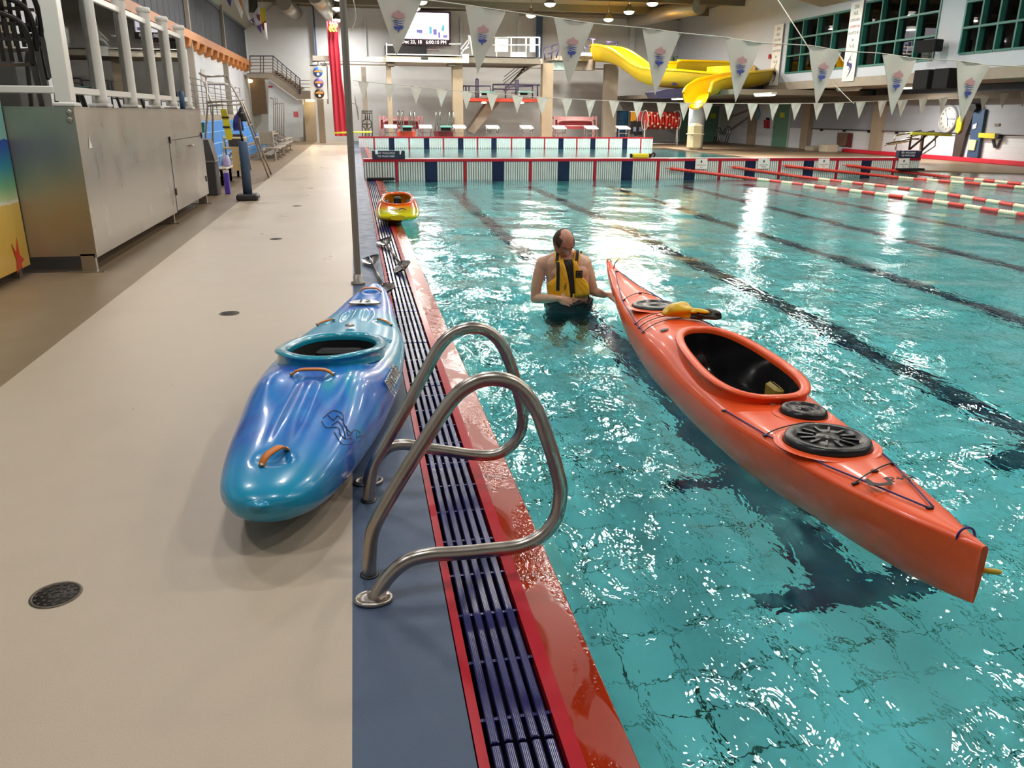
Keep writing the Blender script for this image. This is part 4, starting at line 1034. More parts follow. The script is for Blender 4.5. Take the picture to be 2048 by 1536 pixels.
lb(MB(), (-3.36, Y0c - .003, ZCt - .004), (XC + .01, Y1c, ZCt + .006)).build('top_plate', M_ss, cabn)
for yy in (Y0c, ysp - .2, yde):
    lb(MB(), (XC - .16, yy, 0), (XC - .02, yy + .06, ZCb + .02)).build('foot', M_ss, cabn); lb(MB(), (XC - .3, yy - .03, 0), (XC + .06, yy + .02, .012)).build('foot_plate', M_ss, cabn)
for px, py in ((138, 225), (139, 240)):
    q = aY(px, py, Y0c - .004) - o; MB().lathe([(.028, 0), (.028, .01), (.018, .014)], 16, Matrix.Translation(q) @ Matrix.Rotation(radians(90), 4, 'X')).build('bolt_cap', M_rail, cabn)
q = aX(180, 284, XC + .003) - o
MB().prism([(-.06, -.06), (.06, -.06), (.0, .02), (.0, .08), (-.02, .04), (-.03, .0)], .001, Matrix.Translation(q) @ Matrix.Rotation(radians(90), 4, 'Z') @ Matrix.Rotation(radians(90), 4, 'X')).build('worn_label', M_white, cabn)
# beach mural cabinet at the far left, its side turned to the pool
t = NT('beach_mural'); p = t.pos(); s_ = t.n('ShaderNodeSeparateXYZ'); t.l(p, s_.inputs[0])
wv = t.noise(t.mapping(p, (1, 2.2, .5)), 3, 4); z_ = t.math('ADD', t.math('DIVIDE', s_.outputs[2], 1.8), t.math('MULTIPLY', t.math('SUBTRACT', wv, .5), .035))
c = t.ramp(z_, [(.0, srgb(206, 160, 62)), (.30, srgb(224, 184, 84)), (.405, srgb(226, 190, 96)), (.412, srgb(236, 232, 214)), (.43, srgb(190, 206, 150)), (.5, srgb(110, 176, 130)), (.6, srgb(30, 138, 160)), (.70, srgb(22, 88, 176)), (.735, srgb(20, 70, 170)), (.74, srgb(140, 196, 184)), (1.0, srgb(120, 190, 180))])
M_mural = t.bsdf(c, .3, 0, None, .5)
XM = -3.34
mu = thing('mural_cabinet', 'cabinet painted with a beach scene of sand, surf and blue sea', 'cabinet', (XM, Y0c - .02, 0)); o = Vector(mu.location)
lb(MB(), (-4.9, 4.5, .10), (XM, Y0c - .02, 1.80)).build('painted_box', M_mural, mu)
for yy in (8.75, 7.0): lb(MB(), (XM - .12, yy, 0), (XM - .04, yy + .08, .10)).build('foot', M_ss, mu)
q = aX(36, 512, XM + .004); star = [(-.13, .17), (-.02, .03), (.06, .22), (.055, .0), (.17, -.07), (.06, -.1), (.08, -.18), (-.0, -.14), (-.12, -.2), (-.06, -.05)]
MB().prism([(x * .8, y * .8) for x, y in star], .002, Matrix.Translation(q - o) @ Matrix.Rotation(radians(90), 4, 'Z') @ Matrix.Rotation(radians(90), 4, 'X')).build('painted_starfish', pm('starfish_red', (206, 56, 30), .4), mu)
# raised stage floor behind cabinet top
tag(MB().box((-5.46, Y0c + .02, 1.5), (-3.38, 17.5, ZCt)).box((-5.4,Y0c+.3,0),(-5.3,Y0c+.5,1.5)).box((-5.4,17.0,0),(-5.3,17.2,1.5)).box((-3.7,17.0,0),(-3.5,17.2,1.5)).build('stage_platform', M_conc2), 'raised floor behind the steel cabinet with chairs on it', 'platform')
# railing
rl = thing('white_railing', 'white vinyl railing with round posts and clear panels on the steel cabinet', 'railing', (XC - .12, Y0c + .1, ZCt)); o = Vector(rl.location)
XR_ = XC - .12
M_vinyl = pm('vinyl_white', (226, 220, 212), .3, var=.04)
py_ = [9.18, 10.35, 11.72, 13.05, 14.2, 15.5]; hh = 1.28
for k, y in enumerate(py_):
    if k == 0: MB().box((-.075, y - o.y - .075, .06), (.075, y - o.y + .075, hh + .05), bev=.006).build('corner_post', M_vinyl, rl)
    else: MB().lathe([(.084, .05), (.08, .1), (.078, hh), (.08, hh + .01)], 20, Matrix.Translation((0, y - o.y, 0))).build('round_post', M_vinyl, rl)
    MB().box((-.105, y - o.y - .105, 0.006), (.105, y - o.y + .105, .05), bev=.012).build('post_base', M_vinyl, rl)
    MB().lathe([(.085, hh), (.094, hh + .02), (.094, hh + .055), (.085, hh + .07), (.01, hh + .075)], 20, Matrix.Translation((0, y - o.y, 0))).build('post_cap', M_vinyl, rl)
for k in range(5):
    ya, yb = py_[k] - o.y + .06, py_[k + 1] - o.y - .06
    MB().box((-.03, ya, 1.13), (.03, yb, 1.20), bev=.008).build('top_rail', M_vinyl, rl); MB().box((-.03, ya, .13), (.03, yb, .20), bev=.008).build('bottom_rail', M_vinyl, rl)
    MB().box((-.004, ya, .2), (.004, yb, 1.13)).build('clear_panel', M_clear, rl)
MB().box((-2.3, .0, 1.13), (-.07, .09, 1.25), bev=.008).build('end_rail', pm('rail_brown', (112, 100, 84), .5), rl)
MB().box((-2.3, .01, .13), (-.07, .08, .20), bev=.008).build('bottom_rail', M_vinyl, rl)
# black plastic garden chairs stacked on the stage
M_pl = pm('chair_black', (34, 30, 28), .35)
def garden_chair(lab, x, y, z, rz, grp=None):
    c = thing('plastic_chair', lab, 'chair', (x, y, z), rz, grp)
    MB().grid([[Vector((-.24 + .48 * i / 6, -.22 + .44 * j / 5, .43 + .02 * ((i - 3) / 3) ** 2 - .015 * j / 5)) for i in range(7)] for j in range(6)], True).build('seat', M_pl, c)
    m = MB(); A_ = [(-.25, -.24, .42), (-.26, -.31, .62), (-.2, -.37, .82), (0, -.40, .90), (.2, -.37, .82), (.26, -.31, .62), (.25, -.24, .42)]
    m.tube(smooth_pts(A_, 5), .028, 8)
    for i in range(5): x_ = -.15 + .075 * i; m.bar((x_, -.25, .45), (x_ * .9, -.385, .87 - abs(x_) * .3), .042, .014)
    m.bar((-.22, -.32, .66), (.22, -.32, .66), .03, .03); m.build('backrest', M_pl, c)
    for s_ in (-1, 1):
        MB().tube(smooth_pts([(s_ * .25, -.29, .64), (s_ * .29, -.1, .65), (s_ * .29, .15, .64), (s_ * .28, .22, .55), (s_ * .28, .24, .3), (s_ * .29, .26, 0)], 5), .026, 8).build('arm', M_pl, c)
        MB().bar((s_ * .25, -.24, .45), (s_ * .27, -.33, 0), .05, .03).build('leg', M_pl, c); 
    return c
for x, y, z, rz, lb_ in ((-3.6, 9.95, 1.63, .35, 'black slatted plastic chair nearest the square white corner post'), (-3.57, 10.02, 1.78, .38, 'second black plastic chair up the stack behind the corner post'), (-3.53, 10.1, 1.93, .40, 'topmost black plastic chair of the stack behind the corner post'),
                         (-4.7, 10.0, 1.63, 2.6, 'black plastic chair at the left edge behind the brown rail'), (-3.6, 11.3, 1.63, 1.9, 'black plastic chair behind the first clear railing panel'), (-3.55, 12.4, 1.63, 1.4, 'black plastic chair behind the third clear railing panel'), (-3.5, 13.9, 1.63, 1.8, 'black plastic chair farthest along the raised floor')):
    garden_chair(lb_, x, y, z, rz, 'black plastic chairs on the raised floor')
tag(MB().box((-4.9, 12.2, 1.63), (-4.3, 13.4, 2.35), bev=.02).build('storage_box', pm('box_dark', (70, 70, 66), .6)), 'dark storage box standing behind the railing panels', 'box')
# small blue clamp on rail end
tag(MB().lathe([(.045, 0), (.045, .26), (.03, .29)], 14, Matrix.Translation((XC - .06, 14.75, ZCt))).build('spray_bottle', pm('bottle_blue', (70, 98, 130), .4)), 'small blue grey bottle on the cabinet top between the last posts', 'bottle')
# ================================================================== POST, BIN, GUARD CHAIR, SEATING
bp = thing('padded_post', 'slate blue round post on a square black base at the deck edge', 'post', (-2.06, 16.35, 0))
MB().box((-.2, -.2, 0), (.2, .2, .12), bev=.03).build('base', pm('rubber_base', (36, 32, 32), .5), bp)
MB().lathe([(.085, .12), (.085, 1.06), (.075, 1.08)], 20).build('padding', pm('pad_blue', (62, 86, 116), .5), bp)
MB().tube([(0, 0, 1.08), (-.02, 0, 1.18), (-.03, 0, 1.5)], .02, 8).build('strap_top', M_fit, bp)
MB().box((-.22, -.02, .55), (-.09, .0, .98)).build('hanging_card', pm('card_tan', (202, 172, 120), .6), bp)
bn = thing('waste_bin', 'dark grey waste bin with hooded top beside the steel cabinet', 'bin', (-2.98, 17.55, 0))
MB().box((-.22, -.22, 0), (.22, .22, .66), bev=.015).build('body', pm('bin_grey', (62, 58, 58), .5), bn)
MB().prism([(-.23, .68), (.23, .68), (.14, 1.08), (-.23, 1.08)], .46, Matrix.Translation((0, .23, 0)) @ Matrix.Rotation(radians(90), 4, 'X')).build('hood', pm('bin_hood', (78, 74, 74), .45), bn)
MB().box((-.235, -.235, .64), (.235, .235, .68), bev=.01).build('collar', pm('bin_collar', (120, 116, 112), .5), bn)
pb = thing('purple_bag', 'translucent lilac bag on a purple stand leaning on the waste bin', 'bag', (-2.62, 17.7, 0))
MB().box((-.05, -.05, 0), (.05, .05, .42), bev=.01).build('stand', pm('purple', (92, 70, 180), .5), pb)
blob(.1, .1, .2, 3, .15, (0.02, 0, .55)).build('bag_film', pm('lilac', (190, 176, 220), .4), pb)
# lifeguard chair
gc = thing('lifeguard_chair', 'tall tubular steel lifeguard chair with white seat', 'lifeguard chair', (-3.4, 22.5, 0)); o = Vector(gc.location)
def K(px, py, Y): return aY(px, py, Y) - o
YA, YBk = 22.0, 23.3
L1 = [K(399, 145, YA + .3), K(413, 212, YA), K(405, 300, YA)]; 
MB().tube([K(412, 152, YA), K(415, 214, YA), Vector((K(403, 330, YA).x, YA - o.y, .0))], .024, 8).build('leg', M_rail, gc)
MB().tube([K(400, 145, YBk), K(425, 210, YBk), Vector((K(425, 330, YBk).x, YBk - o.y, .0))], .024, 8).build('leg', M_rail, gc)
MB().tube([K(452, 152, YA), K(482, 205, YA), Vector((K(536, 334, YA).x, YA - o.y, .0))], .024, 8).build('leg', M_rail, gc)
MB().tube([K(455, 158, YBk), K(487, 208, YBk), Vector((K(541, 328, YBk).x, YBk - o.y, .0))], .024, 8).build('leg', M_rail, gc)
MB().tube([K(399, 147, YA + .3), K(410, 153, YA), K(452, 152, YA)], .024, 8).build('arm_rail', M_rail, gc)
MB().tube([K(412, 205, YA), K(487, 200, YA)], .024, 8).tube([K(414, 212, YA), K(482, 208, YA)], .02, 8).build('crossbar', M_rail, gc)
a_ = K(417, 168, YA + .7); MB().box(tuple(a_ + Vector((-.1, -.25, -.02))), tuple(a_ + Vector((.45, .3, .03))), bev=.02).build('seat', M_vinyl, gc)
MB().box(tuple(a_ + Vector((-.14, -.2, .04))), tuple(a_ + Vector((-.1, .25, .34))), bev=.015).build('backrest', M_vinyl, gc)
for k in range(4):
    xa, ya = 484 + 13.5 * k, 226 + 25 * k
    MB().bar(K(xa, ya, YA), K(xa + 5, ya - 3, YBk), .06, .02).build('rung', M_rail, gc)
for k, (nm, c, px, Y, l_, w_) in enumerate((('yellow rescue tube hanging under the lifeguard chair', (208, 204, 60), 447, 22.2, .75, .14), ('dark blue and black bag hanging under the lifeguard chair', (44, 40, 90), 478, 22.4, .9, .32))):
    q = aY(px, 218, Y); r_ = thing('rescue_tube' if k == 0 else 'hanging_bag', nm, 'rescue tube' if k == 0 else 'bag', q)
    if k == 0:
        MB().prism([(-.07, 0), (.07, 0), (.16, -.62), (.12, -.74), (.03, -.74), (-.0, -.66)], .08, Matrix.Rotation(radians(90), 4, 'X')).build('foam_body', pm('tube_yellow', (0, 0, 0)), r_)
        for z in (-.22, -.45): MB().box((-.05, -.1, z), (.12, .01, z + .04)).build('strap', M_fit, r_)
    else:
        blob(.17, .12, .36, 5, .15, (.05, 0, -.3)).build('black_pack', M_foam, r_); blob(.11, .1, .4, 8, .15, (-.05, -.08, -.52)).build('blue_cloth', pm('cloth_navy', (46, 40, 120), .7), r_)
# folding step stool (cream)
ssr = thing('step_stool', 'cream metal step stool beside the lifeguard chair', 'step stool', (-3.33, 24.6, 0))
for k, (yy, zz) in enumerate(((-.3, .35), (-.1, .62), (.1, .88))): MB().box((-.3, yy - .13, zz), (.3, yy + .13, zz + .05), bev=.01).build('tread', pm('stool_cream', (206, 190, 150), .5), ssr)
for s_ in (-1, 1):
    MB().bar((s_ * .31, -.45, 0), (s_ * .3, .2, .95), .04).build('leg', pm('stool_cream', (0, 0, 0)), ssr); MB().bar((s_ * .31, .55, 0), (s_ * .3, .2, .95), .04).build('leg', M_steel, ssr)
# blue padded tiers
M_bl = pm('seat_blue', (60, 132, 196), .5, var=.08)
tb = thing('blue_bleacher', 'bright blue tiered bleacher seating along the left wall', 'bleacher', (-5.2, 26, 0)); o = Vector(tb.location)
for k in range(4):
    x1 = -4.05 - .28 * k
    for j in range(7):
        y0_ = 24.0 + 2.4 * j + .9 * (k % 2) * 0
        if y0_ + 2.34 > 41.2: continue
        MB().box((x1 - .27 - o.x, y0_ - o.y, .0 if k == 0 else .30 + .32 * (k - 1)), (x1 - o.x, y0_ + 2.34 - o.y, .34 + .32 * k), bev=.02).build('tier_block', M_bl, tb)
tag(MB().box((-5.46, 19.5, 0), (-5.17 + .0, 41.5, 1.5)).build('concrete_ledge', M_conc2), 'concrete ledge behind the blue bleacher along the left wall', 'ledge')
# aluminium benches
M_al = pm('aluminium', (178, 166, 152), .35, .6)
def alu_bench(lab, x, y, L_, tiers, rz=0):
    r_ = thing('aluminium_bleacher', lab, 'bleacher', (x, y, 0), rz, 'low aluminium bleachers along the left deck')
    for k in range(tiers):
        xx = .0 - .6 * k; zz = .42 + .34 * k
        MB().box((xx - .13, 0, zz - .04), (xx + .13, L_, zz), bev=.008).build('seat_plank', M_al, r_); MB().box((xx - .45, 0, zz - .26), (xx - .18, L_, zz - .22), bev=.008).build('foot_plank', M_al, r_)
    n = max(2, int(L_ / 1.4) + 1)
    for j in range(n):
        yy = .08 + (L_ - .16) * j / (n - 1)
        MB().bar((.1, yy, .03), (-.6 * tiers, yy, .03), .05).bar((.0, yy, .03), (.0, yy, .4), .05).bar((0, yy, .36), (-.6 * (tiers - 1) - .1, yy, .38 + .34 * (tiers - 1)), .04).bar((-.6 * (tiers - 1), yy, .03), (-.6 * (tiers - 1), yy, .38 + .34 * (tiers - 1)), .05).build('support_frame', M_al, r_)
alu_bench('low aluminium bleacher behind the waste bin and blue post', -2.95, 19.2, 2.8, 1)
alu_bench('aluminium bleacher right behind the lifeguard chair ladder', -2.75, 30.3, 3.2, 2)
alu_bench('aluminium bleacher before the concrete column', -2.8, 34.2, 4.0, 2)
alu_bench('farthest aluminium bleacher close to the far stairs', -3.2, 39.0, 4.5, 2)
for k, (px, py, Y, c, lb_) in enumerate(((476, 318, 25.8, (58, 52, 50), 'dark folding chair standing behind the blue post'), (534, 285, 29.5, (150, 140, 122), 'beige folding chair in front of the blue bleacher'))):
    q = aY(px, py, Y); r_ = thing('folding_chair', lb_, 'chair', (q.x, Y, 0), .2, None); mt = pm('fold_%d' % k, c, .5)
    MB().box((-.22, -.2, .42), (.22, .2, .46), bev=.01).build('seat', mt, r_); MB().box((-.23, .2, .55), (.23, .23, .98), bev=.02).build('backrest', mt, r_)
    for s_ in (-1, 1): MB().bar((s_ * .23, -.25, 0), (s_ * .23, .22, .98), .025).build('leg', M_al, r_); MB().bar((s_ * .23, .28, 0), (s_ * .23, -.18, .44), .025).build('leg', M_al, r_)
tag(MB().lathe([(.12, 0), (.15, .3), (.155, .3)], 16, Matrix.Translation((-4.72, 27.6, .98))).build('green_bucket', pm('bucket_green', (20, 140, 96), .5)), 'green bucket standing on the blue bleacher', 'bucket')
# black rail fence on the left ledge and grey one beyond
M_brail = pm('rail_black', (48, 44, 42), .5); M_grail = pm('rail_greybrown', (112, 104, 96), .5)
def fence(lab, P0, P1, z0, z1, n, mat, nr=3, r=.02):
    P0 = Vector(P0); P1 = Vector(P1); r_ = thing('metal_railing', lab, 'railing', P0)
    d = P1 - P0
    for j in range(nr):
        z = z0 + (z1 - z0) * (j + 1) / nr; MB().tube([Vector((0, 0, z)), d + Vector((0, 0, z))], r, 6).build('rail_bar', mat, r_)
    for j in range(n + 1):
        q = d * (j / n); MB().tube([q + Vector((0, 0, z0)), q + Vector((0, 0, z1))], r, 6).build('upright', mat, r_)
    return r_
fence('black railing on the ledge above the left seating', (-5.15, 19.8, 1.5), (-5.15, 26.5, 1.5), 0, 1.1, 7, M_brail, 3)
fence('long grey railing on the ledge along the left wall', (-5.15, 26.9, 1.5), (-5.15, 41.4, 1.5), 0, 1.15, 10, M_grail, 6, .016)
# ================================================================== THE MAN IN THE POOL
MY = 6.75
man = thing('person', 'man in a yellow life vest and glasses standing waist deep, holding the orange kayak tip', 'person', (1.79, MY, -DEPTH))
mo = Vector(man.location)
def mp(px, py, dy=0.0): return aY(px, py, MY + dy)
def ellipsoid(m, c, r, M_=None, n=18):
    rows = []
    for i in range(n + 1):
        th = pi * i / n; rows.append([Vector((sin(th) * cos(2 * pi * k / (2 * n)) * r[0], sin(th) * sin(2 * pi * k / (2 * n)) * r[1], cos(th) * r[2])) for k in range(2 * n)])
    M_ = M_ or Matrix.Identity(4)
    rows = [[Vector(c) + (M_.to_3x3() @ p) for p in q] for q in rows]
    return m.grid(rows, True, cv=True)
def limb(m, pts, rad, n=16):
    pts = [Vector(p) for p in pts]; sp = smooth_pts(pts, 5); N = len(sp); rr = [interp(list(enumerate(rad)), i / 5) for i in range(N)]
    m.tube(sp, rr, n); ellipsoid(m, sp[0], (rr[0],) * 3, n=8); ellipsoid(m, sp[-1], (rr[-1],) * 3, n=8)
RINGS = [(-.34, .175, .125, .02), (-.20, .185, .135, .015), (-.06, .178, .135, .01), (.04, .172, .14, 0), (.13, .175, .135, 0), (.22, .185, .128, 0), (.31, .195, .12, -.0), (.37, .195, .112, -.0), (.41, .178, .098, -.0), (.44, .135, .082, -.003), (.462, .095, .07, -.006), (.48, .065, .06, -.01)]
def torso_pt(z, x=None, ang=None, off=0.0):
    """point on the torso: at height z and angle (0 = his left / picture right, -pi/2 = front)"""
    w = interp([(r_[0], r_[1]) for r_ in RINGS], z); d = interp([(r_[0], r_[2]) for r_ in RINGS], z); y = interp([(r_[0], r_[3]) for r_ in RINGS], z)
    cx_ = 1.795 - .07 * max(0, z) ; cx_ -= .0
    c, s_ = cos(ang), sin(ang); n = 2.4
    return Vector((cx_ + (w + off) * math.copysign(abs(c) ** (2 / n), c), MY + y + (d + off) * math.copysign(abs(s_) ** (2 / n), s_), z))
def hand(m, wrist, d, nrm, curl, thumb_side, spread=.1, L=.95):
    """d: direction of the fingers, nrm: palm normal (the side the fingers curl towards)"""
    d = Vector(d).normalized(); nrm = Vector(nrm); nrm = (nrm - d * nrm.dot(d)).normalized(); side = d.cross(nrm) * thumb_side
    Mx = Matrix((side, d, nrm)).transposed().to_4x4()
    pc = Vector(wrist) + d * .05
    ellipsoid(m, pc, (.042, .052, .017), Mx, 12); ellipsoid(m, Vector(wrist) + d * .01, (.028, .03, .021), Mx, 10)
    for k, (ln, r_) in enumerate(((.072, .0088), (.080, .0090), (.074, .0086), (.058, .0076))):
        off = (.03 - .021 * k); base = pc + side * off + d * (.034 - .004 * abs(k - 1.2)); dirk = (d + side * off * spread * 30 * .1).normalized()
        P_ = [base - dirk * .02, base]; cur = base; a = curl * .35; lens = (.42, .32, .26)
        for j, f_ in enumerate(lens):
            dd = (dirk * cos(a) + nrm * sin(a)).normalized(); cur = cur + dd * ln * f_ * L; P_.append(cur.copy()); a += curl * (.9 - .1 * j)
        m.tube(P_, [r_ * 1.1, r_ * 1.08, r_, r_ * .95, r_ * .82], 10); ellipsoid(m, P_[-1], (r_ * .82,) * 3, n=6)
    tb = pc + side * .034 - d * .022; td = (side * .75 + d * .65 + nrm * .35).normalized(); t2 = (side * .25 + d * .85 + nrm * .6).normalized()
    P_ = [tb, tb + td * .034, tb + td * .034 + t2 * .028, tb + td * .034 + t2 * .052]; m.tube(P_, [.013, .0115, .0105, .0085], 10); ellipsoid(m, P_[-1], (.0085,) * 3, n=6)
b = MB()
rows = [[torso_pt(z, ang=2 * pi * k / 40) for k in range(40)] for z in [-.34 + .82 * i / 40 for i in range(41)]]
b.grid(rows, True, cv=True); nb = len(b.v)
b.f.append(list(range(nb - 40, nb))); b.m.append(0); b.sm.append(True); b.f.append(list(range(40))[::-1]); b.m.append(0); b.sm.append(True)
# belly and chest volume
ellipsoid(b, (1.79, MY - .045, .06), (.13, .115, .12)); ellipsoid(b, (1.70, MY - .06, .30), (.09, .07, .08)); ellipsoid(b, (1.85, MY - .06, .30), (.09, .07, .08))
# neck, head
hc = mp(1126, 487, -.05); hc = Vector((hc.x, MY - .06, hc.z + .005))
ellipsoid(b, (1.68, MY + .015, .425), (.075, .05, .035)); ellipsoid(b, (1.85, MY + .015, .425), (.075, .05, .035))
limb(b, [(1.765, MY + .02, .40), (1.752, MY - .0, .46), (hc.x + .0, MY - .03, hc.z - .02)], [.072, .062, .058])
HM = Matrix.Rotation(radians(14), 4, 'Z') @ Matrix.Rotation(radians(34), 4, 'X')   # face looks -Y, tips down, turns to picture right
def hp(x, y, z): return hc + HM.to_3x3() @ Vector((x, y, z))
def head_surf(th, ph):
    """th from top, ph round; front = -y"""
    d = Vector((sin(th) * cos(ph), sin(th) * sin(ph), cos(th)))
    rx, ry, rz = .084, .104, .126
    p = Vector((d.x * rx, d.y * ry, d.z * rz))
    if d.z < 0:
        k = -d.z; p.x *= 1 - .26 * k ** 1.4; p.y = p.y * (1 - .16 * k) - .012 * k; 
    if d.y > 0: p.y *= 1.04
    if d.y < -.3 and abs(d.z) < .6:      # eye sockets
        ex = math.exp(-(((abs(p.x) - .031) / .017) ** 2) - (((p.z - .008) / .013) ** 2)); p.y += .012 * ex
    if d.y < 0:
        p.y -= .005 * math.exp(-((p.z - .032) / .012) ** 2) * math.exp(-(p.x / .05) ** 4)   # brow
        p.y -= .006 * math.exp(-((p.z + .095) / .018) ** 2) * math.exp(-(p.x / .025) ** 2)     # chin
    return p
rows = [[hc + HM.to_3x3() @ head_surf(pi * i / 40, 2 * pi * k / 56) for k in range(56)] for i in range(41)]
b.grid(rows, True, cv=True)
b.tube([hp(0, -.094, .012), hp(0, -.108, -.012), hp(0, -.117, -.028), hp(0, -.098, -.036)], [.008, .0105, .014, .010], 12)
for s_ in (-1, 1):
    ellipsoid(b, hp(s_ * .011, -.102, -.031), (.008, .009, .007), HM, 8)
    ellipsoid(b, hp(s_ * .080, .008, -.004), (.008, .019, .03), HM, 10)
    ellipsoid(b, hp(s_ * .031, -.078, .008), (.0125, .0125, .0125), HM, 8)
    ellipsoid(b, hp(s_ * .045, -.062, -.035), (.02, .022, .022), HM, 8)
for zz in (-.056, -.066): b.tube([hp(-.024, -.083, zz + .003), hp(0, -.096, zz), hp(.024, -.083, zz + .003)], [.003, .0062, .003], 8)
# arms
shR, shL = mp(1084, 527, .02), mp(1170, 525, .02); elR, elL = mp(1070, 597, .02), mp(1186, 582, -.03)
wrR = mp(1114, 597, -.19); wrL = mp(1208, 590, -.05)
ellipsoid(b, shR + Vector((.006, 0, -.01)), (.06, .06, .066)); ellipsoid(b, shL + Vector((-.006, 0, -.01)), (.06, .06, .066))
for sh in (shR, shL): limb(b, [(1.757 + (.03 if sh.x > 1.76 else -.03), MY + .015, .455), Vector((1.757, MY + .015, .452)).lerp(sh, .5) + Vector((0, 0, .004)), sh + Vector((0, 0, .008))], [.045, .05, .05])
limb(b, [shR, shR.lerp(elR, .5) + Vector((-.01, 0, .0)), elR], [.054, .050, .040]); limb(b, [elR, elR.lerp(wrR, .4), wrR], [.042, .042, .027])
limb(b, [shL, shL.lerp(elL, .5) + Vector((.005, 0, .0)), elL], [.054, .049, .040]); limb(b, [elL, elL.lerp(wrL, .4), wrL], [.041, .040, .027])
hand(b, wrR + Vector((.008, -.004, .0)), (.86, -.06, -.26), (.1, .85, -.3), .42, 1)
hand(b, wrL + Vector((.008, 0, 0)), (.78, .12, -.05), (-.1, .3, -.95), .75, -1)
# legs and feet standing on the pool floor
for s_ in (-1, 1):
    x0 = 1.79 + s_ * .095; limb(b, [(x0, MY + .01, -.30), (x0 + s_ * .03, MY - .02, -.62), (x0 + s_ * .04, MY + .02, -.98)], [.092, .062, .044])
    limb(b, [(x0 + s_ * .03, MY - .01, -.60), (x0 + s_ * .036, MY + .015, -.74), (x0 + s_ * .04, MY + .02, -1.0)], [.056, .058, .038])
    limb(b, [(x0 + s_ * .04, MY + .05, -1.035), (x0 + s_ * .045, MY - .06, -1.045), (x0 + s_ * .06, MY - .16, -1.055)], [.036, .036, .024])
body = b.build('tmp_body', [], None); body.data.materials.clear()
md = body.modifiers.new('r', 'REMESH'); md.mode = 'VOXEL'; md.voxel_size = .0052; md.use_smooth_shade = True
ms = body.modifiers.new('s', 'SMOOTH'); ms.factor = .5; ms.iterations = 3
dg = bpy.context.evaluated_depsgraph_get(); dg.update()
me = bpy.data.meshes.new_from_object(body.evaluated_get(dg)); bpy.data.objects.remove(body)
t = NT('skin'); co = t.pos(); n1 = t.noise(co, 18, 4, .6); n2 = t.noise(co, 160, 3)
# redder face and scalp
vd = t.n('ShaderNodeVectorMath', operation='DISTANCE'); t.l(co, vd.inputs[0]); vd.inputs[1].default_value = tuple(hc)
red = t.ramp(vd.outputs['Value'], [(.10, 1.0), (.16, 0.0)])
c = t.mix(n1, srgb(196, 150, 124), srgb(222, 180, 152)); c = t.mix(t.math('MULTIPLY', red, .75), c, srgb(176, 104, 84))
M_skin = t.bsdf(c, .45, 0, t.bump(n2, .15, .002), .4, sub=.12)
me.materials.append(M_skin); me.transform(Matrix.Translation(-mo)); me.polygons.foreach_set('use_smooth', [True] * len(me.polygons)); me.name = 'body'
bd = link('body', me, man)
print('man body faces', len(me.polygons))
def mb_build(m, name, mat, parent=man):
    m.v = [tuple(Vector(p) - mo) for p in m.v]; return m.build(name, mat, parent)
# hair: ring at the sides and back, thin on top
t = NT('hair'); co = t.coord(); n = t.noise(t.mapping(co, (60, 60, 14)), 4, 4, .7); M_hair = t.bsdf(t.mix(n, srgb(34, 22, 16), srgb(74, 50, 36)), .55, 0, t.bump(n, .6, .004), .3)
m = MB(); rows = []
for i in range(15):
    row = []
    for k in range(49):
        ph = radians(-38 + 256 * k / 48)      # from one temple round the back to the other
        side = abs(cos(ph)) if sin(ph) < .2 else 1; top = .52 + .38 * max(0, 1 - abs((k - 24) / 24)) * 0 + (.30 if sin(ph) < 0 else .0) * (1 - side * .2) + .14 * abs(cos(ph)); bot = 1.62 + .42 * max(0, sin(ph))
        th = top + (bot - top) * i / 14; p = head_surf(th, ph); f_ = 1.0 + .06 * (sin(pi * i / 14) ** .4) + .012 * sin(k * 2.7 + i)
        row.append(hc + HM.to_3x3() @ (p * f_))
    rows.append(row)
m.grid(rows, True); mb_build(m, 'hair', M_hair)
for s_ in (-1, 1):
    m = MB(); m.tube([hp(s_ * .016, -.098, .030), hp(s_ * .032, -.096, .036), hp(s_ * .05, -.082, .030)], [.003, .0045, .002], 6); mb_build(m, 'eyebrow', M_hair)
    m = MB(); ellipsoid(m, hp(s_ * .031, -.0875, .007), (.0065, .0035, .004), HM, 8); mb_build(m, 'eye', pm('eye_dark', (40, 30, 28), .2))
m = MB(); m.tube([hp(-.022, -.0945, -.061), hp(0, -.101, -.0615), hp(.022, -.0945, -.061)], [.001, .0018, .001], 6); mb_build(m, 'mouth_line', pm('lip', (120, 58, 50), .5))
# glasses
gl = MB()
for s_ in (-1, 1):
    gl.tube([hp(s_ * (.032 + .02 * cos(a)), -.103, .004 + .013 * sin(a)) for a in np.linspace(0, 2 * pi, 20, endpoint=False)], .0012, 5, closed=True)
    gl.tube([hp(s_ * .053, -.101, .008), hp(s_ * .082, -.06, .01), hp(s_ * .088, .0, .012)], .0014, 5)
gl.tube([hp(-.012, -.104, .006), hp(0, -.108, .008), hp(.012, -.104, .006)], .0012, 5); mb_build(gl, 'glasses', pm('wire', (150, 146, 140), .25, 1))
